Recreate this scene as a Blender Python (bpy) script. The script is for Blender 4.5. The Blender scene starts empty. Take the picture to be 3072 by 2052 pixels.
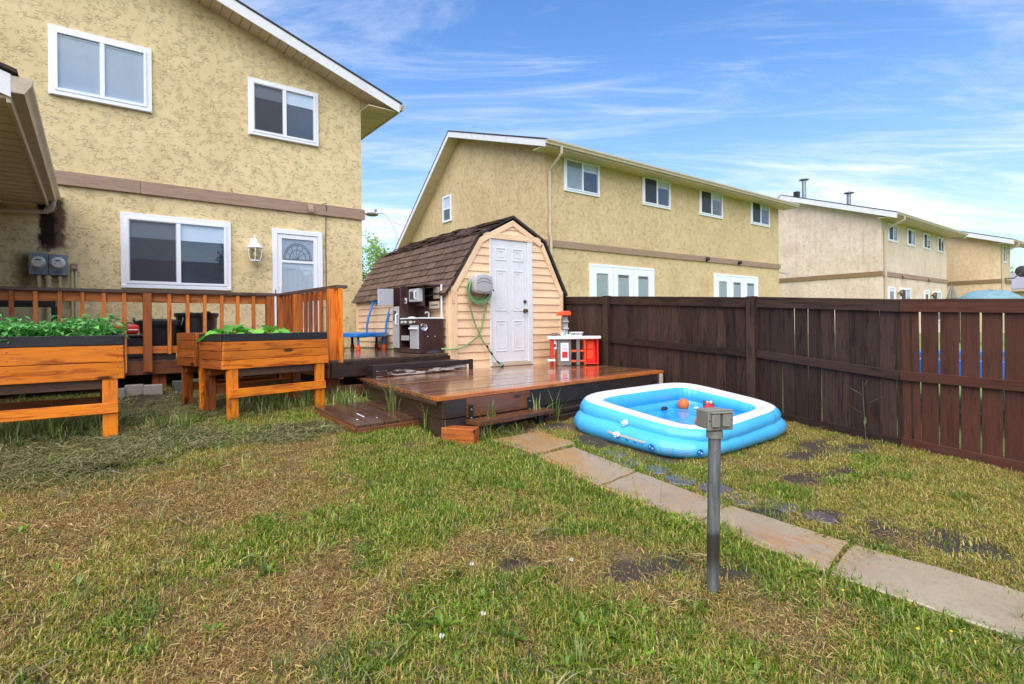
import bpy, bmesh, math, random
import numpy as np
from mathutils import Matrix, Vector

random.seed(7)
rng = np.random.default_rng(7)
S = bpy.context.scene
C = S.collection
R = math.radians

# ------------------------------------------------------------------ camera, sky, sun, exposure
CAM_H = 1.3
cam_d = bpy.data.cameras.new('camera')
cam = bpy.data.objects.new('camera', cam_d)
C.objects.link(cam)
cam_d.sensor_width = 36.0
cam_d.lens = 36.0 * 1650.0 / 3072.0
cam_d.shift_y = -49.0 / 3072.0
cam_d.clip_start = 0.05
cam_d.clip_end = 2000.0
cam.matrix_basis = (Matrix.Translation((0, 0, CAM_H)) @ Matrix.Rotation(R(-37.3), 4, 'Z')
                    @ Matrix.Rotation(R(90), 4, 'X') @ Matrix.Rotation(-0.0101, 4, 'Z'))
S.camera = cam

SUN_EL, SUN_AZ = R(50), R(228)          # azimuth measured clockwise from +Y: behind the camera's left shoulder
world = bpy.data.worlds.new('World')
S.world = world
world.use_nodes = True
wt = world.node_tree
for n_ in list(wt.nodes):
    wt.nodes.remove(n_)
def wn(t, **k):
    n = wt.nodes.new(t)
    for a, b in k.items():
        setattr(n, a, b)
    return n
sky = wn('ShaderNodeTexSky', sky_type='NISHITA', sun_disc=False, sun_elevation=SUN_EL, sun_rotation=SUN_AZ,
         altitude=400, air_density=1.0, dust_density=0.6, ozone_density=2.0)
bg = wn('ShaderNodeBackground')
bg.inputs['Strength'].default_value = 0.085
wout = wn('ShaderNodeOutputWorld')
tc = wn('ShaderNodeTexCoord')
sep = wn('ShaderNodeSeparateXYZ')
wt.links.new(tc.outputs['Generated'], sep.inputs[0])
def wmath(op, a, b=None, c=None, clamp=False):
    n = wn('ShaderNodeMath', operation=op, use_clamp=clamp)
    for i, v in enumerate((a, b, c)):
        if v is None:
            continue
        if isinstance(v, (int, float)):
            n.inputs[i].default_value = v
        else:
            wt.links.new(v, n.inputs[i])
    return n.outputs[0]
zc = wmath('MAXIMUM', sep.outputs[2], 0.02)
den = wmath('ADD', zc, 0.12)
cx = wmath('DIVIDE', sep.outputs[0], den)
cy = wmath('DIVIDE', sep.outputs[1], den)
comb = wn('ShaderNodeCombineXYZ')
wt.links.new(cx, comb.inputs[0]); wt.links.new(cy, comb.inputs[1])
def cloud_layer(rot, scl, off, lo, hi, detail=7.0, rough=0.62, dist=0.5, nscale=1.0):
    mp = wn('ShaderNodeMapping', vector_type='TEXTURE')
    mp.inputs['Rotation'].default_value = (0, 0, rot)
    mp.inputs['Scale'].default_value = tuple(1.0 / q for q in scl)
    mp.inputs['Location'].default_value = off
    wt.links.new(comb.outputs[0], mp.inputs['Vector'])
    nz = wn('ShaderNodeTexNoise')
    nz.inputs['Scale'].default_value = nscale
    nz.inputs['Detail'].default_value = detail
    nz.inputs['Roughness'].default_value = rough
    nz.inputs['Distortion'].default_value = dist
    wt.links.new(mp.outputs[0], nz.inputs['Vector'])
    mr = wn('ShaderNodeMapRange')
    mr.interpolation_type = 'SMOOTHSTEP'
    mr.inputs['From Min'].default_value = lo
    mr.inputs['From Max'].default_value = hi
    wt.links.new(nz.outputs['Fac'], mr.inputs['Value'])
    return mr.outputs[0]
cl1 = cloud_layer(R(-30), (0.42, 1.3, 1), (3.1, 1.7, 0), 0.44, 0.68, nscale=1.0)
cl2 = cloud_layer(R(-42), (0.8, 3.4, 1), (7.7, 0.3, 0), 0.46, 0.64, detail=9.0, rough=0.68, dist=0.9, nscale=0.9)
cl3 = cloud_layer(R(20), (0.5, 0.7, 1), (1.3, 4.2, 0), 0.42, 0.75, detail=4.0, nscale=0.8)
fil = wmath('MULTIPLY', cl2, wmath('ADD', wmath('MULTIPLY', cl3, 0.8), 0.25))
cov = wmath('ADD', wmath('MULTIPLY', cl1, 0.8), wmath('MULTIPLY', fil, 0.75), clamp=True)
haze_v = wmath('MULTIPLY', wmath('POWER', wmath('SUBTRACT', 1.0, zc), 5.0), 0.9)     # pale air towards the horizon
cov2 = wmath('MULTIPLY', cov, 0.9)
tint = wn('ShaderNodeHueSaturation')
tint.inputs['Saturation'].default_value = 1.25
tint.inputs['Hue'].default_value = 0.505
tint.inputs['Value'].default_value = 1.0
wt.links.new(sky.outputs[0], tint.inputs['Color'])
mixc = wn('ShaderNodeMix', data_type='RGBA')
mixc.inputs[7].default_value = (4.7, 4.8, 5.1, 1)             # sunlit cloud, in the sky's own radiance units
mixh = wn('ShaderNodeMix', data_type='RGBA')
mixh.inputs[7].default_value = (2.5, 2.95, 3.7, 1)
wt.links.new(haze_v, mixh.inputs[0])
wt.links.new(tint.outputs[0], mixh.inputs[6])
wt.links.new(cov2, mixc.inputs[0])
wt.links.new(mixh.outputs[2], mixc.inputs[6])
wt.links.new(mixc.outputs[2], bg.inputs['Color'])
wt.links.new(bg.outputs[0], wout.inputs[0])

sun_d = bpy.data.lights.new('sun', 'SUN')
sun_d.energy = 1.5
sun_d.angle = R(80)
sun_d.color = (1.0, 0.93, 0.82)
sun = bpy.data.objects.new('sun', sun_d)
C.objects.link(sun)
_sd = Vector((math.sin(SUN_AZ) * math.cos(SUN_EL), math.cos(SUN_AZ) * math.cos(SUN_EL), math.sin(SUN_EL)))
sun.rotation_euler = _sd.to_track_quat('Z', 'Y').to_euler()
sun.location = _sd * 60

S.view_settings.view_transform = 'Standard'
S.view_settings.look = 'None'
S.view_settings.exposure = 1.62
S.view_settings.gamma = 1.0
S.view_settings.use_curve_mapping = False
S.render.engine = 'CYCLES'
S.cycles.max_bounces = 6
S.cycles.diffuse_bounces = 3
S.cycles.glossy_bounces = 3
S.cycles.transmission_bounces = 4
S.cycles.transparent_max_bounces = 10
S.cycles.caustics_reflective = False
S.cycles.caustics_refractive = False
S.cycles.use_denoising = True

# ------------------------------------------------------------------ object helpers
WM = {}
def put(o, parent, M):
    C.objects.link(o)
    if parent is not None:
        o.parent = parent
        o.matrix_basis = WM[parent.name].inverted() @ M
    else:
        o.matrix_basis = M
    WM[o.name] = M
    return o
def tag(o, label=None, cat=None, group=None, kind=None):
    if label: o['label'] = label
    if cat: o['category'] = cat
    if group: o['group'] = group
    if kind: o['kind'] = kind
    return o
def thing(name, label, cat, loc=(0, 0, 0), group=None, kind=None):
    o = bpy.data.objects.new(name, None)
    o.empty_display_size = 0.2
    put(o, None, Matrix.Translation(loc))
    return tag(o, label, cat, group, kind)
def sub(name, parent, loc=None):
    o = bpy.data.objects.new(name, None)
    o.empty_display_size = 0.1
    put(o, parent, Matrix.Translation(loc) if loc is not None else WM[parent.name].copy())
    return o

class Fr:                                   # a wall's own axes: u along it, n outwards, z up
    def __init__(s, o, u, n):
        s.o = Vector((o[0], o[1], 0)); s.u = Vector((u[0], u[1], 0)); s.n = Vector((n[0], n[1], 0))
    def p(s, u, z, n=0.0):
        v = s.o + s.u * u + s.n * n
        return Vector((v.x, v.y, z))

class MB:
    def __init__(s):
        s.v = []; s.f = []; s.m = []; s.mi = 0
    def add(s, vs, fs):
        b = len(s.v)
        s.v += [tuple(x) for x in vs]
        for f in fs:
            s.f.append(tuple(i + b for i in f)); s.m.append(s.mi)
        return s
    def box(s, lo, hi):
        x0, y0, z0 = lo; x1, y1, z1 = hi
        return s.add([(x0,y0,z0),(x1,y0,z0),(x1,y1,z0),(x0,y1,z0),(x0,y0,z1),(x1,y0,z1),(x1,y1,z1),(x0,y1,z1)],
                     [(0,3,2,1),(4,5,6,7),(0,1,5,4),(1,2,6,5),(2,3,7,6),(3,0,4,7)])
    def wbox(s, fr, u0, u1, z0, z1, n0, n1):
        P = fr.p
        return s.add([P(u0,z0,n0),P(u1,z0,n0),P(u1,z0,n1),P(u0,z0,n1),P(u0,z1,n0),P(u1,z1,n0),P(u1,z1,n1),P(u0,z1,n1)],
                     [(0,3,2,1),(4,5,6,7),(0,1,5,4),(1,2,6,5),(2,3,7,6),(3,0,4,7)])
    def frame(s, fr, u0, u1, z0, z1, w, n0, n1, wb=None):
        wb = w if wb is None else wb
        s.wbox(fr, u0, u0 + w, z0, z1, n0, n1); s.wbox(fr, u1 - w, u1, z0, z1, n0, n1)
        s.wbox(fr, u0 + w, u1 - w, z1 - w, z1, n0, n1); s.wbox(fr, u0 + w, u1 - w, z0, z0 + wb, n0, n1)
        return s
    def prism(s, pts, ext):
        n = len(pts); e = Vector(ext)
        a = [Vector(p) for p in pts]
        return s.add(a + [p + e for p in a], [tuple(range(n))[::-1], tuple(range(n, 2*n))] +
                     [(i, (i+1) % n, (i+1) % n + n, i + n) for i in range(n)])
    def beam(s, p0, p1, w, t, up=(0, 0, 1)):
        p0 = Vector(p0); p1 = Vector(p1)
        X = (p1 - p0).normalized(); U = Vector(up); Y = U.cross(X).normalized(); Z = X.cross(Y)
        vs = []
        for q in (p0, p1):
            for a, b in ((-1,-1),(1,-1),(1,1),(-1,1)):
                vs.append(q + Y * (a * w / 2) + Z * (b * t / 2))
        return s.add(vs, [(3,2,1,0),(4,5,6,7),(0,1,5,4),(1,2,6,5),(2,3,7,6),(3,0,4,7)])
    def tube(s, pts, r, n=8, closed=False, caps=True, sq=1.0):
        pts = [Vector(p) for p in pts]; m = len(pts)
        rs = r if isinstance(r, (list, tuple)) else [r] * m
        vs = []; prev = None
        for i, p in enumerate(pts):
            if closed: t = pts[(i+1) % m] - pts[i-1]
            else: t = pts[min(i+1, m-1)] - pts[max(i-1, 0)]
            t.normalize()
            if prev is None:
                a = Vector((0,0,1)) if abs(t.z) < 0.9 else Vector((1,0,0))
                N = t.cross(a).normalized()
            else:
                N = (prev - t * prev.dot(t)).normalized()
            prev = N; B = t.cross(N)
            for k in range(n):
                an = 2 * math.pi * k / n
                vs.append(p + N * (rs[i] * math.cos(an)) + B * (rs[i] * sq * math.sin(an)))
        fs = []
        for i in range(m if closed else m - 1):
            j = (i + 1) % m
            for k in range(n):
                l = (k + 1) % n
                fs.append((i*n+k, i*n+l, j*n+l, j*n+k))
        if caps and not closed:
            fs.append(tuple(range(n))[::-1]); fs.append(tuple((m-1)*n + k for k in range(n)))
        return s.add(vs, fs)
    def lathe(s, prof, c, n=16, M=None, cap=True):
        c = Vector(c); vs = []
        for r, z in prof:
            for k in range(n):
                a = 2 * math.pi * k / n
                q = Vector((r * math.cos(a), r * math.sin(a), z))
                if M is not None: q = M @ q
                vs.append(c + q)
        fs = []
        for i in range(len(prof) - 1):
            for k in range(n):
                l = (k + 1) % n
                fs.append((i*n+k, i*n+l, (i+1)*n+l, (i+1)*n+k))
        if cap:
            fs.append(tuple(range(n))[::-1]); fs.append(tuple((len(prof)-1)*n + k for k in range(n)))
        return s.add(vs, fs)
    def ball(s, c, r, n=14, m=8, sc=(1, 1, 1)):
        pr = [(max(1e-4, math.sin(math.pi * i / m)), -math.cos(math.pi * i / m)) for i in range(m + 1)]
        return s.lathe([(a * r, b * r) for a, b in pr], c, n, Matrix.Diagonal((*sc, 1)).to_3x3(), cap=False)
    def build(s, name, mat, parent=None, bevel=0.0, smooth=False, M=None, seg=1, label=None, origin=None):
        me = bpy.data.meshes.new(name)
        vs = np.array(s.v, dtype=float)
        if origin is None:
            c = (vs.min(0) + vs.max(0)) / 2
        else:
            c = np.array(origin, float)
        me.from_pydata((vs - c).tolist(), [], s.f)
        mats = mat if isinstance(mat, (list, tuple)) else [mat]
        for q in mats: me.materials.append(q)
        if len(mats) > 1: me.polygons.foreach_set('material_index', s.m)
        bm = bmesh.new(); bm.from_mesh(me)
        bmesh.ops.recalc_face_normals(bm, faces=bm.faces)
        if bevel > 0:
            ed = [e for e in bm.edges if len(e.link_faces) == 2 and e.calc_face_angle(0) > R(25)]
            bmesh.ops.bevel(bm, geom=ed, offset=bevel, segments=seg, affect='EDGES', profile=0.5, clamp_overlap=True)
        if smooth:
            for f in bm.faces: f.smooth = True
            for e in bm.edges:
                if len(e.link_faces) == 2 and e.calc_face_angle(0) > R(40): e.smooth = False
        bm.to_mesh(me); bm.free()
        o = bpy.data.objects.new(name, me)
        W = Matrix.Translation(c) if M is None else M @ Matrix.Translation(c)
        put(o, parent, W)
        if label: o['label'] = label
        return o

_pc = {}
def plank(name, parent, p0, p1, w, t, mat, up=(0, 0, 1), bev=0.003, jit=0.0):
    """one board: its length runs along its own X, its thickness along its own Z; alike boards share mesh data"""
    p0 = Vector(p0); p1 = Vector(p1)
    X = (p1 - p0); L = X.length; X.normalize()
    U = Vector(up); Y = U.cross(X).normalized(); Z = X.cross(Y)
    if jit:
        a = random.uniform(-jit, jit)
        Y, Z = Y * math.cos(a) + Z * math.sin(a), Z * math.cos(a) - Y * math.sin(a)
    key = (round(L, 3), round(w, 3), round(t, 4), mat.name, bev)
    me = _pc.get(key)
    if me is None:
        mb = MB().box((-L/2, -w/2, -t/2), (L/2, w/2, t/2))
        me = bpy.data.meshes.new(name)
        me.from_pydata(mb.v, [], mb.f)
        me.materials.append(mat)
        if bev > 0:
            bm = bmesh.new(); bm.from_mesh(me)
            bmesh.ops.bevel(bm, geom=bm.edges[:], offset=min(bev, t * 0.3), segments=1, affect='EDGES')
            bm.to_mesh(me); bm.free()
        _pc[key] = me
    o = bpy.data.objects.new(name, me)
    c = (p0 + p1) / 2
    M = Matrix(((X.x, Y.x, Z.x, c.x), (X.y, Y.y, Z.y, c.y), (X.z, Y.z, Z.z, c.z), (0, 0, 0, 1)))
    return put(o, parent, M)
def slabpoly(name, parent, pts, ext, mat, bevel=0.0, dirx=None, label=None):
    """an extruded outline with its own X axis along dirx (so that wood grain follows the board)"""
    c = sum((Vector(p) for p in pts), Vector()) / len(pts)
    X = Vector(dirx or (1, 0, 0)).normalized()
    Z = Vector((0, 0, 1)) if abs(X.z) < 0.9 else Vector((0, 1, 0))
    Y = Z.cross(X).normalized(); Z = X.cross(Y)
    Mr = Matrix(((X.x, Y.x, Z.x), (X.y, Y.y, Z.y), (X.z, Y.z, Z.z)))
    inv = Mr.inverted()
    q = [inv @ (Vector(p) - c) for p in pts]
    mb = MB().prism(q, inv @ Vector(ext))
    return mb.build(name, mat, parent, bevel=bevel, M=Matrix.Translation(c) @ Mr.to_4x4(), origin=(0, 0, 0), label=label)

def copy_tree(o, M, parent=None):
    """a thing with its parts and sub-parts, sharing mesh data, moved by M"""
    c = o.copy()
    put(c, parent, M @ WM[o.name])
    for ch in list(o.children):
        copy_tree(ch, M, c)
    return c

# ------------------------------------------------------------------ materials
def lin(c):
    return tuple(((x / 255.0) / 12.92 if x / 255.0 <= 0.04045 else ((x / 255.0 + 0.055) / 1.055) ** 2.4) for x in c)
class NT:
    def __init__(s, name):
        s.mat = bpy.data.materials.new(name); s.mat.use_nodes = True
        s.t = s.mat.node_tree
        s.b = s.t.nodes['Principled BSDF']
        s.out = s.t.nodes['Material Output']
    def n(s, t, **k):
        q = s.t.nodes.new(t)
        for a, b in k.items(): setattr(q, a, b)
        return q
    def l(s, a, b): s.t.links.new(a, b)
    def math(s, op, a, b=None, clamp=False):
        q = s.n('ShaderNodeMath', operation=op, use_clamp=clamp)
        for i, v in enumerate((a, b)):
            if v is None: continue
            if isinstance(v, (int, float)): q.inputs[i].default_value = v
            else: s.l(v, q.inputs[i])
        return q.outputs[0]
    def noise(s, vec, scale, detail=3, rough=0.5, dist=0.0):
        q = s.n('ShaderNodeTexNoise')
        q.inputs['Scale'].default_value = scale; q.inputs['Detail'].default_value = detail
        q.inputs['Roughness'].default_value = rough; q.inputs['Distortion'].default_value = dist
        s.l(vec, q.inputs['Vector'])
        return q.outputs['Fac']
    def mapped(s, vec, scale=(1, 1, 1), loc=(0, 0, 0), rot=(0, 0, 0)):
        q = s.n('ShaderNodeMapping')
        q.inputs['Scale'].default_value = scale; q.inputs['Location'].default_value = loc; q.inputs['Rotation'].default_value = rot
        s.l(vec, q.inputs['Vector'])
        return q.outputs[0]
    def obj(s, rand=True):
        """object coordinates, shifted per object so that no two boards carry the same grain"""
        tc = s.n('ShaderNodeTexCoord')
        if not rand: return tc.outputs['Object']
        oi = s.n('ShaderNodeObjectInfo')
        ad = s.n('ShaderNodeVectorMath', operation='ADD')
        cm = s.n('ShaderNodeCombineXYZ')
        for i, k in enumerate((37.0, 91.0, 53.0)): s.l(s.math('MULTIPLY', oi.outputs['Random'], k), cm.inputs[i])
        s.l(tc.outputs['Object'], ad.inputs[0]); s.l(cm.outputs[0], ad.inputs[1])
        return ad.outputs[0]
    def pos(s): return s.n('ShaderNodeNewGeometry').outputs['Position']
    def ramp(s, fac, stops, interp='LINEAR'):
        q = s.n('ShaderNodeValToRGB'); q.color_ramp.interpolation = interp
        el = q.color_ramp.elements
        while len(el) < len(stops): el.new(0.5)
        for e, (p, c) in zip(el, stops):
            e.position = p; e.color = (*c[:3], 1) if len(c) >= 3 else (c[0],) * 3 + (1,)
        s.l(fac, q.inputs[0])
        return q.outputs[0]
    def mr(s, v, a, b, c=0.0, d=1.0, smooth=True):
        q = s.n('ShaderNodeMapRange'); q.interpolation_type = 'SMOOTHSTEP' if smooth else 'LINEAR'
        q.inputs['From Min'].default_value = a; q.inputs['From Max'].default_value = b
        q.inputs['To Min'].default_value = c; q.inputs['To Max'].default_value = d
        s.l(v, q.inputs['Value'])
        return q.outputs[0]
    def mix(s, fac, a, b, mode='MIX'):
        q = s.n('ShaderNodeMix', data_type='RGBA', blend_type=mode)
        for i, v in ((0, fac), (6, a), (7, b)):
            if isinstance(v, (int, float)): q.inputs[i].default_value = v
            elif isinstance(v, tuple): q.inputs[i].default_value = (*v[:3], 1)
            else: s.l(v, q.inputs[i])
        return q.outputs[2]
    def bump(s, h, strength=0.4, dist=0.01, nrm=None):
        q = s.n('ShaderNodeBump')
        q.inputs['Strength'].default_value = strength; q.inputs['Distance'].default_value = dist
        s.l(h, q.inputs['Height'])
        if nrm is not None: s.l(nrm, q.inputs['Normal'])
        s.l(q.outputs[0], s.b.inputs['Normal'])
        return q.outputs[0]
    def set(s, **k):
        for a, v in k.items():
            i = s.b.inputs[a.replace('_', ' ')]
            if hasattr(v, 'is_output') or isinstance(v, bpy.types.NodeSocket): s.l(v, i)
            elif isinstance(v, tuple): i.default_value = (*v[:3], 1)
            else: i.default_value = v
        return s
def hsv(nt, col, value):
    q = nt.n('ShaderNodeHueSaturation')
    nt.l(col, q.inputs['Color'])
    if isinstance(value, (int, float)): q.inputs['Value'].default_value = value
    else: nt.l(value, q.inputs['Value'])
    return q.outputs[0]

def plain(name, rgb, rough=0.5, var=0.12, scale=6.0, bump=0.0, bscale=80.0, metal=0.0, coat=0.0, spec=0.5, dirt=None, dirtamt=0.35, trans=0.0, objvar=0.0):
    nt = NT(name); c = lin(rgb)
    v = nt.obj()
    f = nt.noise(v, scale, 5, 0.6)
    col = nt.ramp(f, [(0.25, tuple(x * (1 - var) for x in c)), (0.75, tuple(min(1, x * (1 + var)) for x in c))])
    if dirt is not None:
        d = nt.mr(nt.noise(v, scale * 0.6, 6, 0.7, 0.6), 0.5, 0.75)
        col = nt.mix(nt.math('MULTIPLY', d, dirtamt), col, lin(dirt))
    if objvar:
        col = hsv(nt, col, nt.mr(nt.n('ShaderNodeObjectInfo').outputs['Random'], 0, 1, 1 - objvar, 1 + objvar, smooth=False))
    nt.set(Base_Color=col, Roughness=nt.mr(nt.noise(v, scale * 2.3, 4), 0.3, 0.7, max(0.02, rough - 0.08), min(1, rough + 0.08)),
           Metallic=metal, Coat_Weight=coat, Specular_IOR_Level=spec)
    if trans: nt.set(Transmission_Weight=trans)
    if bump: nt.bump(nt.noise(v, bscale, 4, 0.6), bump, 0.004)
    return nt.mat

def wood(name, a, b, dark, rough=0.45, coat=0.0, grain=9.0, blotch=0.35, knots=True, valvar=0.22, bump=0.25, satin=0.5):
    """stained boards: grain along the board's own X, knots, dark blotches, one board lighter or darker than the next"""
    nt = NT(name)
    v = nt.obj()
    g = nt.noise(nt.mapped(v, (1.6, grain * 2.4, grain * 2.4)), 1.6, 3, 0.6, 1.3)
    fine = nt.noise(nt.mapped(v, (5, 160, 160)), 1.0, 2, 0.6, 0.0)
    bl = nt.noise(nt.mapped(v, (1.6, 5, 5)), 1.0, 3, 0.6, 0.5)
    col = nt.ramp(g, [(0.33, lin(b)), (0.49, lin(a)), (0.64, tuple(min(1, x * 1.1) for x in lin(a)))])
    col = nt.mix(nt.mr(fine, 0.5, 0.72, 0, 0.30), col, lin(b))
    col = nt.mix(nt.mr(bl, 0.52, 0.78, 0, blotch), col, lin(dark))
    if knots:
        vo = nt.n('ShaderNodeTexVoronoi'); vo.inputs['Scale'].default_value = 1.0
        nt.l(nt.mapped(v, (2.6, 8, 8)), vo.inputs['Vector'])
        col = nt.mix(nt.mr(vo.outputs['Distance'], 0.09, 0.20, 0.9, 0.0), col, lin(dark))
    oi = nt.n('ShaderNodeObjectInfo')
    col = hsv(nt, col, nt.mr(oi.outputs['Random'], 0, 1, 1 - valvar, 1 + valvar, smooth=False))
    nt.set(Base_Color=col, Roughness=nt.mr(bl, 0.3, 0.7, max(0.05, rough - 0.12), rough + 0.1), Coat_Weight=coat, Coat_Roughness=0.12, Specular_IOR_Level=satin)
    nt.bump(nt.math('ADD', g, nt.math('MULTIPLY', fine, 0.5)), bump, 0.003)
    return nt.mat

def stucco(name, rgb, rgb2, stain=(120, 100, 70), fine=1.0, streak=0.35, marks=None, depth=0.012):
    """hand-trowelled stucco: torn ridges of plaster, rain streaks, patches of grime"""
    nt = NT(name)
    p = nt.pos()
    st = nt.mapped(p, (1.0, 1.0, 2.1))
    n1 = nt.noise(st, 3.4 * fine, 4, 0.6, 0.7)
    saw = nt.math('FRACT', nt.math('MULTIPLY', n1, 7.0))
    saw2 = nt.math('FRACT', nt.math('MULTIPLY', nt.noise(nt.mapped(p, (1, 1, 1.9), (5, 3, 9)), 11 * fine, 2, 0.5, 0.8), 4.0))
    msk = nt.mr(nt.noise(p, 6.0 * fine, 1, 0.6), 0.42, 0.60)
    msk2 = nt.mr(nt.noise(nt.mapped(p, (1, 1, 1), (9, 9, 2)), 5.5 * fine, 1, 0.6), 0.46, 0.64)
    h = nt.math('ADD', nt.math('MULTIPLY', nt.math('POWER', saw, 9.0), msk), nt.math('MULTIPLY', nt.math('MULTIPLY', nt.math('POWER', saw2, 7.0), msk2), 0.6))
    h = nt.math('ADD', h, nt.math('MULTIPLY', nt.noise(p, 60, 1, 0.6), 0.15))
    big = nt.noise(p, 0.9, 4, 0.6, 0.4)
    col = nt.ramp(big, [(0.3, lin(rgb2)), (0.62, lin(rgb))])
    col = nt.mix(nt.mr(nt.noise(p, 2.6, 5, 0.65), 0.45, 0.8, 0, 0.16), col, tuple(x * 0.82 for x in lin(rgb2)))
    # old rain runs and wash-off
    run = nt.noise(nt.mapped(p, (5, 5, 0.35)), 1.0, 5, 0.65, 0.2)
    col = nt.mix(nt.mr(run, 0.52, 0.78, 0, streak), col, lin(stain))
    # shade lines under the torn plaster ridges, painted into the colour
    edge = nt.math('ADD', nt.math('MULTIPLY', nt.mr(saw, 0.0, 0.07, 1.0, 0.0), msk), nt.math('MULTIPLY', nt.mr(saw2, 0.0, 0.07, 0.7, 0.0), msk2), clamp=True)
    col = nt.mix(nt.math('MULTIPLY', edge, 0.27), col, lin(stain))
    if marks: col = marks(nt, p, col)
    nt.set(Base_Color=col, Roughness=0.85, Specular_IOR_Level=0.25)
    nt.bump(h, 0.9, depth)
    return nt.mat

def glass(name, tint=(0.93, 0.97, 1.0), ior=1.75, rough=0.0):
    nt = NT(name)
    t = nt.n('ShaderNodeBsdfTransparent'); t.inputs[0].default_value = (*tint, 1)
    g = nt.n('ShaderNodeBsdfGlossy'); g.inputs['Roughness'].default_value = rough
    lw = nt.n('ShaderNodeLayerWeight'); lw.inputs['Blend'].default_value = 0.5
    f0 = ((ior - 1) / (ior + 1)) ** 2
    fr = nt.math('ADD', nt.math('MULTIPLY', nt.math('POWER', lw.outputs['Facing'], 5.0), 1 - f0), f0)
    m = nt.n('ShaderNodeMixShader')
    nt.l(fr, m.inputs[0]); nt.l(t.outputs[0], m.inputs[1]); nt.l(g.outputs[0], m.inputs[2])
    nt.l(m.outputs[0], nt.out.inputs[0])
    return nt.mat

def foliage(name, a, b, dead=None, var=0.35, trans=0.35, attr=False):
    nt = NT(name)
    oi = nt.n('ShaderNodeObjectInfo')
    f = nt.math('ADD', nt.math('MULTIPLY', oi.outputs['Random'], 0.6), nt.math('MULTIPLY', nt.noise(nt.pos(), 1.7, 4, 0.6), 0.5))
    col = nt.mix(nt.mr(f, 0.15, 0.95, smooth=False), lin(a), lin(b))
    if attr:
        at = nt.n('ShaderNodeAttribute'); at.attribute_name = 'Col'
        col = nt.mix(1.0, col, at.outputs['Color'], 'MULTIPLY')
    df = nt.n('ShaderNodeBsdfDiffuse'); nt.l(col, df.inputs[0])
    tr = nt.n('ShaderNodeBsdfTranslucent'); nt.l(hsv(nt, col, 1.15), tr.inputs[0])
    gl = nt.n('ShaderNodeBsdfGlossy'); gl.inputs['Roughness'].default_value = 0.35; gl.inputs[0].default_value = (1, 1, 1, 1)
    m1 = nt.n('ShaderNodeMixShader'); m1.inputs[0].default_value = trans
    m2 = nt.n('ShaderNodeMixShader'); m2.inputs[0].default_value = 0.05
    nt.l(df.outputs[0], m1.inputs[1]); nt.l(tr.outputs[0], m1.inputs[2])
    nt.l(m1.outputs[0], m2.inputs[1]); nt.l(gl.outputs[0], m2.inputs[2])
    nt.l(m2.outputs[0], nt.out.inputs[0])
    return nt.mat

def house_marks(nt, p, col):
    """the black and rust-brown stain under the leaking downspout elbow, grime round the meters"""
    sp = nt.n('ShaderNodeSeparateXYZ'); nt.l(p, sp.inputs[0])
    wob = nt.math('MULTIPLY', nt.math('SUBTRACT', nt.noise(p, 9, 4, 0.7), 0.5), 0.16)
    x = nt.math('ADD', sp.outputs[0], wob)
    def band(c, hw, soft):
        return nt.mr(nt.math('ABSOLUTE', nt.math('SUBTRACT', x, c)), hw - soft, hw + soft, 1.0, 0.0)
    z = nt.math('ADD', sp.outputs[2], nt.math('MULTIPLY', wob, 1.2))
    vert = nt.math('MULTIPLY', nt.mr(z, 2.44, 2.58), nt.mr(z, 3.22, 3.30, 1.0, 0.0))
    rust = nt.math('MULTIPLY', band(-0.475, 0.155, 0.035), vert)
    blk = nt.math('MULTIPLY', band(-0.525, 0.095, 0.03), vert)
    col = nt.mix(nt.math('MULTIPLY', rust, 0.9), col, lin((92, 58, 38)))
    col = nt.mix(nt.math('MULTIPLY', blk, 0.92), col, lin((34, 27, 22)))
    gr = nt.math('MULTIPLY', band(-0.78, 0.10, 0.09), nt.math('MULTIPLY', nt.mr(z, 1.7, 2.0), nt.mr(z, 2.3, 2.5, 1.0, 0.0)))
    col = nt.mix(nt.math('MULTIPLY', gr, 0.75), col, lin((62, 50, 40)))
    return col

M = {}
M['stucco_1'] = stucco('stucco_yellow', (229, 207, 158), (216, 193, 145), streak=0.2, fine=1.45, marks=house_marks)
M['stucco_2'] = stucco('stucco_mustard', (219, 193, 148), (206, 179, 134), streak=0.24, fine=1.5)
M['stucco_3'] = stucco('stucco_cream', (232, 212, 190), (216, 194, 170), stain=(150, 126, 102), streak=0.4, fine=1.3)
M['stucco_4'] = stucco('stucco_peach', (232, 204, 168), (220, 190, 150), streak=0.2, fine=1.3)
M['band'] = wood('band_taupe', (158, 130, 110), (140, 112, 94), (110, 86, 70), rough=0.7, knots=False, valvar=0.06, blotch=0.2)
M['band_brown'] = wood('band_brown', (140, 112, 80), (124, 98, 68), (96, 76, 54), rough=0.7, knots=False, valvar=0.06, blotch=0.2)
M['white'] = plain('white_vinyl', (236, 238, 242), 0.35, 0.03)
M['white_dirty'] = plain('white_paint_worn', (222, 224, 226), 0.45, 0.05, dirt=(150, 150, 140), dirtamt=0.25)
M['fascia'] = plain('fascia_metal', (226, 226, 226), 0.4, 0.05, dirt=(150, 140, 125), dirtamt=0.3)
M['soffit'] = plain('soffit_beige', (206, 190, 160), 0.55, 0.06, dirt=(140, 124, 100), dirtamt=0.35)
M['gutter'] = plain('gutter_beige', (196, 180, 156), 0.4, 0.06, dirt=(120, 104, 84), dirtamt=0.3)
M['roof'] = plain('roof_shingle_dark', (58, 52, 48), 0.9, 0.3, scale=20, bump=0.6)
M['glass'] = glass('window_glass')
M['glass_clear'] = glass('lamp_glass', (0.93, 0.92, 0.82), 1.45)
M['screen'] = plain('insect_screen', (46, 47, 52), 0.8, 0.15, scale=3)
M['inside'] = plain('dark_room', (66, 66, 74), 0.9, 0.35, scale=1.5)
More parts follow.
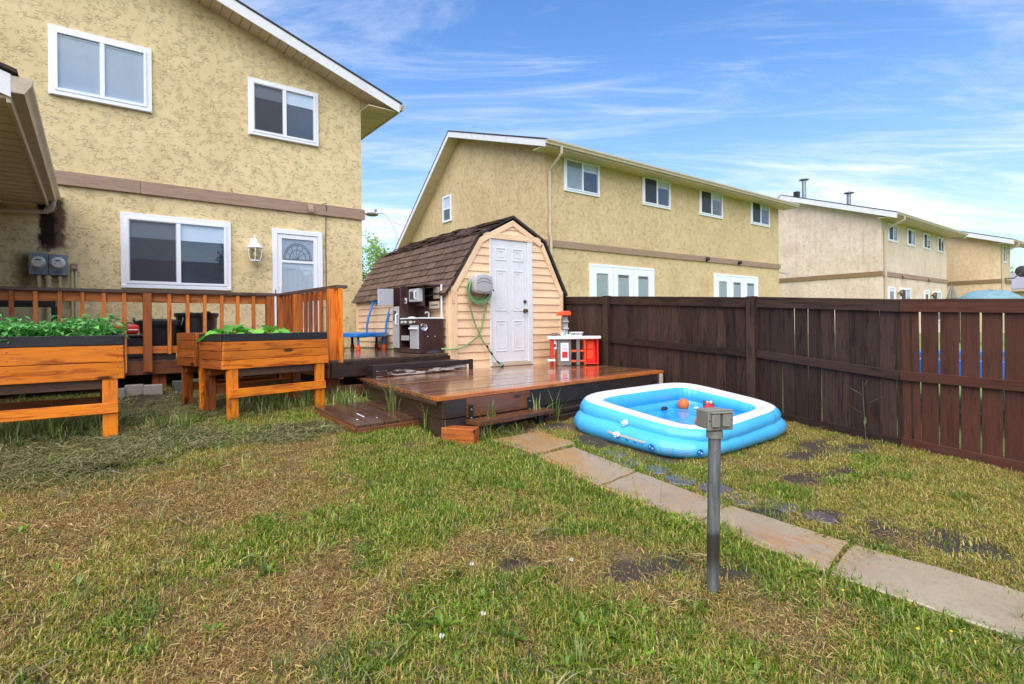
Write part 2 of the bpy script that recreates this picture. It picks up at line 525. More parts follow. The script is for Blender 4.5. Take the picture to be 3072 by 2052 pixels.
M['curtain'] = plain('net_curtain', (170, 172, 165), 0.9, 0.1)
M['blind'] = plain('blind_white', (240, 242, 245), 0.55, 0.04)
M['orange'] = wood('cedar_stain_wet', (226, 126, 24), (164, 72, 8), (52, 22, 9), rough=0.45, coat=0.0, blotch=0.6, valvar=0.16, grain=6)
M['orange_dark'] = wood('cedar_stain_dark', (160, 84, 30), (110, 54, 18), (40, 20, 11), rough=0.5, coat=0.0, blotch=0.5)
M['rail'] = wood('rail_stain', (210, 120, 44), (156, 78, 24), (62, 28, 12), rough=0.45, coat=0.0, blotch=0.45)
M['cap'] = wood('rail_cap_weathered', (92, 68, 56), (66, 46, 38), (38, 28, 24), rough=0.35, coat=0.2)
M['black_board'] = wood('charred_black_board', (42, 42, 44), (30, 29, 30), (18, 18, 19), rough=0.4, knots=False, coat=0.1)
M['deck'] = wood('deck_wet_cedar', (142, 94, 60), (100, 63, 40), (54, 34, 24), rough=0.16, coat=0.75, blotch=0.45, valvar=0.3, knots=False)
M['deck_up'] = wood('deck_wet_grey', (104, 84, 70), (74, 58, 48), (44, 34, 28), rough=0.16, coat=0.75, blotch=0.4, valvar=0.22, knots=False)
M['deck_edge'] = wood('deck_edge_orange', (186, 108, 48), (142, 76, 32), (72, 38, 20), rough=0.3, coat=0.25)
M['dark_wood'] = wood('wet_dark_timber', (62, 46, 38), (42, 31, 27), (24, 19, 18), rough=0.4, coat=0.2, valvar=0.25)
M['skirt'] = wood('skirt_black_timber', (50, 42, 40), (36, 31, 31), (22, 20, 21), rough=0.5, coat=0.1, valvar=0.25)
M['brown_wood'] = wood('wet_brown_timber', (112, 68, 40), (78, 46, 28), (42, 26, 18), rough=0.35, coat=0.15, valvar=0.2)
M['pallet'] = wood('wet_brown_decking', (92, 64, 48), (66, 45, 35), (40, 28, 23), rough=0.25, coat=0.5, valvar=0.2, knots=False)
M['fence'] = wood('fence_dark_stain', (64, 47, 39), (36, 26, 22), (17, 13, 12), rough=0.55, coat=0.0, valvar=0.34, blotch=0.7, knots=False, satin=0.25)
M['fence_red'] = wood('fence_red_stain', (84, 50, 39), (68, 38, 30), (48, 27, 21), rough=0.5, coat=0.03, valvar=0.1, blotch=0.3, knots=False, satin=0.25)
M['siding'] = wood('siding_peach_peeling', (238, 202, 162), (228, 189, 147), (150, 108, 72), rough=0.6, valvar=0.07, blotch=0.2, knots=False, grain=5)
def peel_siding():
    m = M['siding']; t = m.node_tree; b = t.nodes['Principled BSDF']
    src = b.inputs['Base Color'].links[0].from_socket
    nt = NT.__new__(NT); nt.mat = m; nt.t = t; nt.b = b; nt.out = t.nodes['Material Output']
    v = nt.obj()
    chips = nt.mr(nt.noise(nt.mapped(v, (5, 26, 26)), 1.0, 6, 0.7, 0.6), 0.655, 0.70)
    nt.l(nt.mix(nt.math('MULTIPLY', chips, 0.85), src, lin((84, 62, 48))), b.inputs['Base Color'])
peel_siding()
M['trim_peach'] = wood('trim_peach', (236, 201, 162), (224, 186, 145), (150, 112, 78), rough=0.55, valvar=0.05, blotch=0.25, knots=False)
M['shingle'] = plain('shed_shingle_brown', (98, 76, 66), 0.55, 0.22, scale=30, bump=0.8, bscale=220, dirt=(52, 42, 40), dirtamt=0.6, spec=0.5, objvar=0.3)
M['shingle_dark'] = plain('shingle_edge_dark', (50, 44, 46), 0.5, 0.25, scale=30, bump=0.8, bscale=200)
M['grey_plastic'] = plain('grey_plastic', (176, 174, 174), 0.45, 0.04)
M['grey_plastic_dk'] = plain('grey_plastic_dark', (122, 114, 112), 0.45, 0.05)
M['groove'] = plain('dark_groove', (70, 70, 74), 0.6, 0.1)
M['hose'] = plain('hose_green', (118, 158, 106), 0.35, 0.14, scale=4)
M['black_plastic'] = plain('black_plastic', (30, 30, 33), 0.38, 0.15)
M['brass'] = plain('old_brass', (120, 98, 72), 0.35, 0.2, metal=0.8)
M['metal'] = plain('chrome', (200, 200, 205), 0.2, 0.05, metal=1.0)
M['galv'] = plain('galvanised_pipe', (150, 154, 155), 0.42, 0.18, scale=14, metal=0.55, dirt=(96, 92, 88), dirtamt=0.5)
M['cast'] = plain('cast_grey_box', (140, 138, 128), 0.5, 0.1, scale=16, metal=0.25, dirt=(110, 92, 74), dirtamt=0.5, bump=0.2, bscale=150)
M['meter'] = plain('meter_cabinet_grey', (128, 138, 150), 0.4, 0.1, scale=7, metal=0.3, dirt=(70, 60, 54), dirtamt=0.6)
M['conduit'] = plain('conduit_cream', (206, 188, 146), 0.45, 0.06, dirt=(140, 120, 90), dirtamt=0.3)
M['meter_face'] = plain('meter_face', (214, 214, 206), 0.4, 0.04)
M['toy_brown'] = plain('toy_laminate_brown', (62, 36, 34), 0.35, 0.2, scale=5, coat=0.3)
M['toy_grey'] = plain('toy_grey_board', (178, 180, 186), 0.45, 0.05)
M['blue'] = plain('blue_vinyl', (28, 116, 198), 0.35, 0.12, coat=0.2)
M['blue_foam'] = plain('blue_foam', (40, 128, 206), 0.5, 0.12)
M['red'] = plain('red_plastic', (226, 44, 34), 0.38, 0.05)
M['orange_red'] = plain('orange_red_plastic', (246, 84, 32), 0.38, 0.05)
M['orange_ball'] = plain('orange_toy', (236, 104, 38), 0.4, 0.06)
M['pool_blue'] = plain('pool_vinyl_blue', (76, 180, 234), 0.3, 0.05, scale=3, spec=0.6, bump=0.15, bscale=7)
M['pool_white'] = plain('pool_vinyl_white', (232, 232, 244), 0.25, 0.03, scale=3, bump=0.12, bscale=9)
M['pool_navy'] = plain('pool_print_navy', (24, 92, 166), 0.4, 0.05)
M['pool_text'] = plain('pool_print_pale', (150, 208, 244), 0.4, 0.05)
M['concrete'] = None
M['block'] = plain('concrete_block', (146, 138, 128), 0.9, 0.2, scale=9, bump=0.6, dirt=(90, 84, 74), dirtamt=0.6)
M['mossy'] = plain('mossy_block', (82, 92, 78), 0.9, 0.2, scale=9, bump=0.6, dirt=(60, 66, 50), dirtamt=0.6)
M['paver'] = plain('wet_slate_paver', (92, 86, 90), 0.28, 0.2, scale=9, bump=0.4, bscale=60, coat=0.35, dirt=(56, 48, 42), dirtamt=0.6)
M['teal_fabric'] = plain('teal_canopy', (116, 152, 160), 0.8, 0.12, dirt=(84, 118, 130), dirtamt=0.5)
M['grey_fabric'] = plain('grey_canopy', (142, 138, 124), 0.85, 0.12)
M['lamp_pole'] = plain('lamp_pole_grey', (206, 214, 220), 0.5, 0.05)
M['bark'] = plain('bark', (74, 62, 52), 0.9, 0.3, bump=0.6, bscale=40)
M['veg'] = foliage('vegetable_leaf', (96, 164, 84), (128, 192, 110), trans=0.3, attr=True)
M['veg2'] = foliage('chard_leaf', (110, 186, 70), (150, 214, 96), trans=0.35, attr=True)
M['tree_leaf'] = foliage('young_leaf', (150, 184, 84), (190, 214, 120), trans=0.45)
M['spruce'] = foliage('spruce_needle', (40, 62, 44), (66, 88, 60), trans=0.15)
M['leaf_grey'] = foliage('grey_green_leaf', (92, 102, 78), (116, 124, 98), trans=0.25)
M['roof_grey'] = plain('grey_shingle_roof', (150, 146, 156), 0.9, 0.12, scale=24, bump=0.5)

# ------------------------------------------------------------------ the ground
_perm = rng.random((64, 64))
def vnoise(x, y, s, seed=0):
    """smooth value noise, periodic over 64 cells"""
    X = np.asarray(x) * s + seed * 17.3; Y = np.asarray(y) * s + seed * 9.1
    xi = np.floor(X).astype(int); yi = np.floor(Y).astype(int)
    fx = X - xi; fy = Y - yi
    fx = fx * fx * (3 - 2 * fx); fy = fy * fy * (3 - 2 * fy)
    g = lambda a, b: _perm[a % 64, b % 64]
    return (g(xi, yi) * (1 - fx) * (1 - fy) + g(xi + 1, yi) * fx * (1 - fy) + g(xi, yi + 1) * (1 - fx) * fy + g(xi + 1, yi + 1) * fx * fy)
def fbm(x, y, s, seed=0, o=4):
    r = 0; a = 0.5; t = 0
    for i in range(o):
        r = r + a * vnoise(x, y, s * 2 ** i, seed + i * 3); t += a; a *= 0.5
    return r / t
def gz_base(x, y):
    y = np.asarray(y, float)
    return np.where(y < -1, -0.08, np.where(y < 5.6, 0.08 * y, np.minimum(0.448 + 0.05 * (y - 5.6), 0.70)))
def gz(x, y):
    x = np.asarray(x, float); y = np.asarray(y, float)
    return gz_base(x, y) + (fbm(x, y, 1.3, 1, 3) - 0.5) * 0.05 + (fbm(x, y, 7, 5, 3) - 0.5) * 0.022
def gzf(x, y): return float(gz(x, y))

def blob(x, y, L):
    f = np.zeros_like(x)
    for (bx, by, rx, ry) in L:
        f = np.maximum(f, np.exp(-(((x - bx) / rx) ** 2 + ((y - by) / ry) ** 2)))
    return f
B_GREEN = [(1.93,3.73,.6,.35),(1.99,3.34,.5,.3),(1.45,3.83,.35,.25),(2.3,3.1,.4,.35),(1.44,3.23,.2,.15),(1.2,2.91,.18,.15),(2.45,2.68,.28,.3),(2.55,2.2,.18,.4),(2.60,1.75,.16,.4),(2.62,1.3,.15,.35),
           (2.72,.9,.2,.35),(2.2,4.4,.6,.2),(1.72,5.42,.4,.25),(1.2,5.13,.4,.2),(.65,5.83,.25,.15),(2.2,6.0,.5,.3),(3.45,2.5,.25,.25),(3.25,2.83,.2,.3),(3.66,1.88,.25,.16),(3.56,1.67,.2,.12),(4.63,1.72,.3,.12),(5.1,1.83,.2,.12),
           (1.11,1.89,.28,.22),(.95,1.70,.28,.22),(1.55,1.5,.22,.2),(1.65,1.35,.2,.15),(2.45,.75,.3,.25),(1.89,1.01,.25,.15),(.64,1.86,.2,.12),(.04,2.35,.2,.15),(3.3,3.15,.2,.3),(0.9,2.9,.5,.3),(1.5,2.6,.5,.25)]
B_DRY = [(.34,3.9,.6,.5),(.75,3.55,.5,.4),(-.05,3.9,.5,.5),(1.02,3.95,.35,.4),(1.40,4.5,.3,.25),(.73,2.5,.35,.2),(.55,2.3,.5,.3),(.4,2.05,.4,.2),(1.47,2.3,.35,.2),(2.16,1.2,.22,.15),(2.2,1.05,.3,.12),(1.75,2.1,.25,.15),(1.9,1.85,.3,.15)]
B_CLIP = [(-.35,5.33,.6,.5),(-.06,4.75,.5,.35),(.35,5.2,.5,.4),(.68,5.1,.4,.3),(.17,6.2,.5,.4),(1.0,6.1,.5,.3),(.6,6.9,.8,.5),(1.6,6.6,.5,.4),(1.3,4.95,.5,.25)]
B_SOIL = [(4.84,2.2,.32,.14),(4.2,1.95,.25,.1),(5.5,2.1,.3,.12),(4.6,1.86,.22,.08),(2.14,1.68,.16,.09),(1.61,2.07,.13,.07),(2.36,1.46,.10,.08),(0,4.47,.15,.1),(1.19,1.50,.10,.05),(3.45,3.45,.12,.2),(3.22,1.72,.2,.12),(3.75,1.0,.25,.14),(3.8,.82,.2,.12),(3.6,1.25,.2,.1),(.5,7.3,.5,.3),(.38,6.8,.3,.15),(2.0,1.75,.15,.08),(3.42,4.0,.3,.12),(5.2,2.35,.3,.1),(3.5,1.5,.15,.1)]
B_YEL = [(4.65,1.28,.7,.3),(4.3,1.02,.5,.25),(5.1,1.0,.5,.4),(4.28,1.36,.4,.2),(5.33,1.36,.5,.3),(4.3,.75,.6,.3),(3.9,1.45,.35,.15)]
B_TALL = [(1.95,6.05,.45,.22),(1.5,5.95,.2,.12),(2.2,5.85,.15,.25),(-.4,5.75,.5,.25),(.5,5.55,.15,.1),(2.62,3.98,.12,.06),(3.3,3.98,.4,.05),(1.3,6.2,.3,.15),(2.52,5.2,.05,.3)]
def lawn_fields(x, y):
    """how green, strawy, littered with clippings, yellow, bare or overgrown each spot of the lawn is"""
    nz1 = fbm(x, y, 2.2, 2, 4); nz2 = fbm(x, y, 5.0, 8, 4); nz3 = fbm(x, y, 3.1, 15, 4)
    bg_, bd_, by_ = blob(x, y, B_GREEN), blob(x, y, B_DRY), blob(x, y, B_YEL)
    xl_ = np.interp(y, [0.5, 1.2, 1.9, 2.6, 3.4, 3.9], [2.88, 2.77, 2.73, 2.69, 2.76, 2.71]); xr_ = np.interp(y, [0.56, 1.26, 1.92, 2.65, 3.3, 3.9], [3.37, 3.22, 3.13, 3.15, 3.20, 3.3])
    edge_ = np.where((y < 3.95), np.exp(-((x - xl_ + 0.05) / 0.10) ** 2) + 0.5 * np.exp(-((x - xr_ - 0.04) / 0.07) ** 2), 0)
    g = bg_ * 1.05 - bd_ * 0.40 + (nz1 - 0.5) * 1.4 + 0.12 + edge_ * 0.9
    dr = bd_ * 0.95 - bg_ * 0.20 + (nz2 - 0.5) * 1.3 + 0.42
    cl = blob(x, y, B_CLIP) * 1.6 + (nz3 - 0.5) * 0.6 - 0.05
    ye = by_ * 0.9 - bd_ * 0.2 + (nz3 - 0.5) * 1.2 + 0.54
    so = blob(x, y, B_SOIL) * 1.7 + (nz2 - 0.5) * 1.5 - 0.16
    ta = blob(x, y, B_TALL)
    return g, dr, cl, ye, so, ta

def ground_mat():
    nt = NT('lawn_soil')
    p = nt.pos()
    sp = nt.n('ShaderNodeSeparateXYZ'); nt.l(p, sp.inputs[0])
    a = nt.noise(p, 1.6, 6, 0.65, 0.4); b = nt.noise(p, 22, 5, 0.7); c = nt.noise(p, 90, 3, 0.7)
    col = nt.ramp(a, [(0.30, lin((44, 40, 38))), (0.5, lin((66, 57, 46))), (0.7, lin((92, 80, 54)))])
    col = nt.mix(nt.mr(b, 0.42, 0.66, 0, 0.75), col, lin((48, 42, 36)))
    col = nt.mix(nt.mr(c, 0.5, 0.75, 0, 0.4), col, lin((128, 112, 78)))
    # the neighbours' yards and the far ground are mown green lawn
    at = nt.n('ShaderNodeAttribute'); at.attribute_name = 'cover'
    sc_ = nt.n('ShaderNodeSeparateColor'); nt.l(at.outputs['Color'], sc_.inputs[0])
    thatch = nt.ramp(b, [(0.35, lin((104, 84, 56))), (0.62, lin((152, 126, 84)))])
    turf = nt.ramp(b, [(0.35, lin((62, 68, 34))), (0.65, lin((104, 108, 56)))])
    col = nt.mix(nt.math('MULTIPLY', sc_.outputs[0], 0.8), col, thatch)
    col = nt.mix(nt.math('MULTIPLY', sc_.outputs[1], 0.8), col, turf)
    col = nt.mix(nt.mr(nt.math('ADD', sc_.outputs[2], nt.math('MULTIPLY', nt.math('SUBTRACT', b, 0.5), 0.5)), 0.3, 0.85, 0.0, 0.85), col, nt.ramp(c, [(0.4, lin((46, 41, 38))), (0.7, lin((76, 67, 58)))]))
    far = nt.math('MAXIMUM', nt.mr(sp.outputs[0], 6.05, 6.2), nt.mr(sp.outputs[1], 11.0, 12.0))
    lawn = nt.ramp(b, [(0.35, lin((84, 112, 48))), (0.65, lin((146, 160, 86)))])
    col = nt.mix(far, col, lawn)
    nt.set(Base_Color=col, Roughness=nt.mr(a, 0.35, 0.6, 0.45, 0.9), Specular_IOR_Level=0.4)
    nt.bump(nt.math('ADD', b, nt.math('MULTIPLY', c, 0.6)), 0.9, 0.02)
    return nt.mat
def build_ground():
    xs = np.concatenate([[-400, -150, -60, -25, -12, -7], np.arange(-4.5, 6.4, 0.06), [7, 8.5, 11, 15, 22, 35, 60, 120, 400]])
    ys = np.concatenate([[-400, -150, -60, -25, -12, -6, -3], np.arange(-1.0, 8.0, 0.06), [8.5, 9, 10, 11, 13, 16, 22, 35, 70, 150, 400]])
    X, Y = np.meshgrid(xs, ys, indexing='ij')
    Z = gz(X, Y)
    fr = (X > 6.3) | (X < -4.4) | (Y < -0.9) | (Y > 7.9)
    Z = np.where(fr, gz_base(X, Y), Z)
    nx, ny = X.shape
    vs = np.stack([X, Y, Z], -1).reshape(-1, 3)
    i = np.arange(nx - 1)[:, None] * ny + np.arange(ny - 1)[None, :]
    f = np.stack([i, i + ny, i + ny + 1, i + 1], -1).reshape(-1, 4)
    me = bpy.data.meshes.new('ground')
    me.from_pydata(vs.tolist(), [], f.tolist())
    me.polygons.foreach_set('use_smooth', [True] * len(me.polygons))
    g, dr, cl, ye, so, ta = [q.ravel() for q in lawn_fields(X.ravel(), Y.ravel())]
    cv_ = np.stack([np.clip(dr * 1.1 - g * 0.4, 0, 1), np.clip(g * 0.9 + ye * 0.35 - dr * 0.4, 0, 1), np.clip(so, 0, 1), np.ones_like(g)], 1)
    at = me.color_attributes.new('cover', 'FLOAT_COLOR', 'POINT'); at.data.foreach_set('color', cv_.astype(np.float32).ravel())
    me.materials.append(ground_mat())
    o = bpy.data.objects.new('ground', me)
    put(o, None, Matrix.Identity(4))
    tag(o, 'bare soil and thatch of the sloping back yard', 'ground', kind='structure')
build_ground()

# ------------------------------------------------------------------ slab path and dark hexagonal pavers
def concrete_mat():
    nt = NT('wet_concrete_slab')
    p = nt.pos(); v = nt.obj()
    a = nt.noise(p, 3.2, 5, 0.6); b = nt.noise(p, 40, 5, 0.7); c = nt.noise(p, 170, 2, 0.6)
    sp = nt.n('ShaderNodeSeparateXYZ'); nt.l(p, sp.inputs[0])
    base = nt.mix(nt.mr(sp.outputs[1], 1.0, 3.0), lin((172, 158, 130)), lin((172, 140, 94)))
    col = nt.mix(nt.mr(a, 0.35, 0.7), base, tuple(x * 0.8 for x in lin((176, 156, 128))))
    rust = nt.math('MULTIPLY', nt.mr(nt.noise(p, 2.1, 4, 0.6, 0.5), 0.40, 0.60), nt.mr(sp.outputs[1], 1.0, 1.35))
    streak = nt.mr(nt.noise(nt.mapped(p, (26, 7, 1), (0, 0, 0), (0, 0, 0.6)), 1.0, 4, 0.6), 0.38, 0.62)
    col = nt.mix(nt.math('MULTIPLY', nt.math('MULTIPLY', rust, streak), 0.75), col, lin((176, 126, 66)))
    col = nt.mix(nt.mr(b, 0.5, 0.75, 0, 0.45), col, lin((112, 98, 82)))
    col = nt.mix(nt.mr(nt.noise(p, 5.5, 6, 0.7, 0.5), 0.52, 0.70, 0, 0.4), col, lin((104, 88, 68)))
    nt.set(Base_Color=col, Roughness=nt.mr(a, 0.3, 0.7, 0.14, 0.42), Coat_Weight=0.3, Coat_Roughness=0.15, Specular_IOR_Level=0.5)
    nt.bump(nt.math('ADD', nt.math('MULTIPLY', b, 0.6), c), 0.35, 0.003)
    return nt.mat
M['concrete'] = concrete_mat()
path = thing('path', 'wet beige concrete slab path crossing the lawn to the deck', 'path', (2.95, 2.0, 0.15), kind='structure')
SLABS = [[(2.714,3.877),(3.276,3.895),(3.289,3.436),(2.792,3.386)],
         [(2.745,3.300),(3.165,3.335),(3.150,2.660),(2.690,2.590)],
         [(2.684,2.575),(3.150,2.645),(3.130,1.930),(2.728,1.882)],
         [(2.734,1.866),(3.132,1.915),(3.222,1.262),(2.772,1.196)],
         [(2.778,1.176),(3.230,1.242),(3.372,0.560),(2.880,0.490)],
         [(2.885,0.475),(3.376,0.545),(3.50,-0.14),(2.99,-0.2)]]
for k, q in enumerate(SLABS):
    base = [Vector((x, y, 0.08 * y - 0.042)) for x, y in q]
    mb = MB(); n = 6                                   # a gently uneven top, chipped edges
    pts = []
    for i in range(4):
        a, b = base[i], base[(i + 1) % 4]
        for t in range(n):
            w = a.lerp(b, t / n)
            j = 0.010 if t else 0.008
            pts.append(w + Vector((random.uniform(-j, j), random.uniform(-j, j), 0)))
    mb.prism(pts, (0, 0, 0.058 + 0.006 * (k % 2)))
    mb.build('slab', M['concrete'], path, bevel=0.006)
pav = thing('paver_strip', 'dark wet hexagonal pavers sunk beside the slab path', 'pavers', (3.3, 2.2, 0.17), kind='structure')
for x, y, r, rot in [(3.26,2.86,.12,.2),(3.33,2.62,.115,.5),(3.30,2.38,.12,.1),(3.36,2.14,.12,.35),(3.34,1.92,.12,.2),(3.45,1.74,.11,.6),(3.47,1.52,.10,.1),(3.36,3.06,.11,.4)]:
    z = 0.08 * y
    mb = MB()
    mb.prism([(x + r * math.cos(rot + k * R(60)) * random.uniform(.94, 1.06), y + r * math.sin(rot + k * R(60)) * random.uniform(.94, 1.06), z - 0.04 + 0.08 * r * math.sin(rot + k * R(60))) for k in range(6)], (0, 0, 0.052))
    mb.build('paver', M['paver'], pav, bevel=0.006)

# ------------------------------------------------------------------ windows, doors for the houses
def slider(parent, fr, u0, u1, z0, z1, left='screen', right='room', trim=0.07, w=0.055, name='window', detail=True):
    """white sliding window: outer trim, two sashes, the left one behind an insect screen"""
    mb = MB()
    mb.frame(fr, u0, u1, z0, z1, trim, 0.0, 0.045)
    mb.frame(fr, u0 + trim - 0.004, u1 - trim + 0.004, z0 + trim - 0.004, z1 - trim + 0.004, w * 0.7, 0.0, 0.062)
    win = mb.build(name, M['white'], parent, bevel=0.004)
    a0, a1, b0, b1 = u0 + trim + w * 0.6, u1 - trim - w * 0.6, z0 + trim + w * 0.6, z1 - trim - w * 0.6
    um = (a0 + a1) / 2
    MB().wbox(fr, um - w * 0.55, um + w * 0.55, b0, b1, 0.0, 0.058).build('mullion', M['white'], win, bevel=0.003)
    for k, (p, q, kind) in enumerate(((a0, um - w * 0.5, left), (um + w * 0.5, a1, right))):
        back = M['inside']
        MB().wbox(fr, p, q, b0, b1, 0.002, 0.006).build('room', back, win)
        if kind == 'blind':
            sl = MB(); z = b0 + 0.008
            while z < b1 - 0.03:
                sl.add([fr.p(p, z, 0.014), fr.p(q, z, 0.014), fr.p(q, z + 0.024, 0.024), fr.p(p, z + 0.024, 0.024)], [(0, 1, 2, 3)])
                z += 0.0275
            sl.wbox(fr, p, q, b1 - 0.03, b1, 0.010, 0.028)
            sl.build('blind', M['blind'], win)
        elif kind == 'curtain':
            sl = MB(); n = 40
            for i in range(n):
                ua = p + (q - p) * i / n; ub = p + (q - p) * (i + 1) / n
                na = 0.012 + 0.005 * math.sin(i * 1.9); nb = 0.012 + 0.005 * math.sin((i + 1) * 1.9)
                sl.add([fr.p(ua, b0, na), fr.p(ub, b0, nb), fr.p(ub, b1, nb), fr.p(ua, b1, na)], [(0, 1, 2, 3)])
            sl.build('curtain', M['curtain'], win)
        elif kind in ('half', 'halfscreen'):
            MB().wbox(fr, p, q, b1 - (b1 - b0) * 0.28, b1, 0.010, 0.014).build('roller_blind', M['blind'], win)
        g = MB().wbox(fr, p, q, b0, b1, 0.034, 0.038)
        g.build('pane', M['glass'], win)
        if kind in ('screen', 'halfscreen'):
            s_ = MB(); d = 0.012
            s_.frame(fr, p, q, b0, b1, 0.014, 0.044, 0.050)
            s_.build('screen_frame', M['grey_plastic'], win)
            MB().add([fr.p(p, b0, 0.047), fr.p(q, b0, 0.047), fr.p(q, b1, 0.047), fr.p(p, b1, 0.047)], [(0, 1, 2, 3)]).build('screen', M['mesh_screen'], win)
    if detail:
        MB().wbox(fr, u0 + 0.02, u1 - 0.02, z0 + 0.004, z0 + trim * 0.7, 0.047, 0.066).build('sill', M['white'], win, bevel=0.003)
    return win
def screen_mat():
    nt = NT('insect_mesh')
    t = nt.n('ShaderNodeBsdfTransparent')
    d = nt.n('ShaderNodeBsdfDiffuse'); d.inputs[0].default_value = (0.09, 0.09, 0.10, 1)
    m = nt.n('ShaderNodeMixShader'); m.inputs[0].default_value = 0.55
    nt.l(t.outputs[0], m.inputs[1]); nt.l(d.outputs[0], m.inputs[2]); nt.l(m.outputs[0], nt.out.inputs[0])
    return nt.mat
M['mesh_screen'] = screen_mat()

def gutter_run(mb, a, b, out, w=0.11, h=0.11):
    """K-style gutter from a to b (top back edge), out = horizontal outward unit vector"""
    a = Vector(a); b = Vector(b); o = Vector(out)
    prof = [(0, 0), (0, -h), (w * 0.62, -h), (w * 0.72, -h * 0.62), (w, -h * 0.35), (w, 0), (w * 0.9, 0), (w * 0.9, -h * 0.3), (w * 0.6, -h * 0.9), (0.006, -h * 0.9), (0.006, 0)]
    mb.prism([a + o * p + Vector((0, 0, q)) for p, q in prof], b - a)

def soffit_panels(mb, a, b, out, depth, z, step=0.30):
    """ribbed soffit under an eave running a->b (wall line), reaching depth outwards"""
    a = Vector(a); b = Vector(b); o = Vector(out); L = (b - a).length; d = (b - a) / L
    n = max(1, int(L / step))
    for i in range(n):
        p = a + d * (L * i / n + 0.006); q = a + d * (L * (i + 1) / n - 0.006)
        mb.prism([Vector((p.x, p.y, z)), Vector((q.x, q.y, z)), Vector((q.x, q.y, z)) + o * depth, Vector((p.x, p.y, z)) + o * depth], (0, 0, 0.02))

# ------------------------------------------------------------------ the near house (gable end towards the yard) with its attached wing
h1 = thing('stucco_house', 'near yellow stucco house with two upper windows above the wooden deck', 'house', (0, 14, 0.6))
F1 = Fr((0, 10.6), (1, 0), (0, -1))
SLP = 0.341
RX, RZ = -2.0, 5.86 + SLP * 6.31
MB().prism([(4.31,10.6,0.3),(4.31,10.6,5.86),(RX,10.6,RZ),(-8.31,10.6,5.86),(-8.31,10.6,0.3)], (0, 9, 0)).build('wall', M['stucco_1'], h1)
rf = MB()
for sgn in (1, -1):
    ex = RX + sgn * 7.0; ez = RZ - SLP * 7.0
    rf.prism([(RX,10.14,RZ+0.16),(ex,10.14,ez+0.16),(ex,10.14,ez+0.19),(RX,10.14,RZ+0.19)], (0, 9.6, 0))
roof1 = rf.build('roof', M['roof'], h1)
fb = MB()
for sgn in (1, -1):
    ex = RX + sgn * 6.95; ez = RZ - SLP * 6.95
    fb.prism([(RX,10.155,RZ+0.155),(ex,10.155,ez+0.155),(ex,10.155,ez-0.03),(RX,10.155,RZ-0.03)], (0, 0.025, 0))
fb.build('rake_fascia', M['fascia'], h1)
sf = MB()
n = 46
for sgn in (1, -1):
    for i in range(n):
        a = i / n * 6.95 + 0.004; b = (i + 1) / n * 6.95 - 0.004
        xa, xb = RX + sgn * a, RX + sgn * b; za, zb = RZ - SLP * a, RZ - SLP * b
        sf.prism([(xa,10.18,za-0.005),(xb,10.18,zb-0.005),(xb,10.6,zb-0.005),(xa,10.6,za-0.005)], (0, 0, 0.02))
sf.build('rake_soffit', M['soffit'], h1)
ex, ez = 4.94, 5.86 - 0.341 * 0.63 + 0.005
es = MB()
for i in range(30):                                       # the ribbed soffit returning under the side eave
    y0 = 10.2 + i * 0.3
    es.prism([(4.31,y0+0.005,ez-0.02),(ex,y0+0.005,ez-0.02),(ex,y0+0.295,ez-0.02),(4.31,y0+0.295,ez-0.02)], (0, 0, 0.018))
es.build('eave_soffit', M['soffit'], h1)
MB().prism([(4.312,10.57,5.86),(4.93,10.57,5.65),(4.312,10.57,5.63)], (0, 0.02, 0)).build('eave_return', M['soffit'], h1)
eg = MB(); gutter_run(eg, (4.955, 10.12, ez + 0.13), (4.955, 19.6, ez + 0.13), (1, 0, 0), 0.10, 0.12)
eg.box((4.93, 10.16, ez - 0.03), (4.953, 19.6, ez + 0.13))
eg.build('gutter', M['gutter'], h1)
plank('band', h1, (-8.3, 10.575, 3.57), (0.62, 10.575, 3.57), 0.05, 0.205, M['band'])
plank('band', h1, (0.625, 10.575, 3.568), (4.36, 10.575, 3.55), 0.05, 0.205, M['band'])
slider(h1, F1, -0.495, 0.788, 4.79, 5.825, 'blind', 'blind', trim=0.075)
slider(h1, F1, 2.22, 3.452, 4.745, 5.766, 'halfscreen', 'half', trim=0.06)
slider(h1, F1, 0.353, 1.920, 1.955, 3.150, 'halfscreen', 'half', trim=0.075)
MB().prism([F1.p(3.23,3.63,0.051), F1.p(3.33,3.63,0.051), F1.p(3.33,3.52,0.12), F1.p(3.23,3.52,0.12), F1.p(3.23,3.52,0.051), F1.p(3.33,3.52,0.051)][:4], (0, 0, -0.05)).build('vent_hood', M['band'], h1)
cab = MB(); cab.tube([F1.p(3.50,3.66,0.0), F1.p(3.57,3.68,0.06), F1.p(3.585,3.60,0.06), F1.p(3.58,3.44,0.03), F1.p(3.575,2.9,0.015), F1.p(3.58,1.2,0.015)], 0.007, 6)
cab.build('cable', M['groove'], h1)
MB().tube([F1.p(1.95,3.75,0.02), F1.p(1.93,3.72,0.03), F1.p(1.96,3.67,0.03)], 0.005, 5).build('cable', M['groove'], h1)
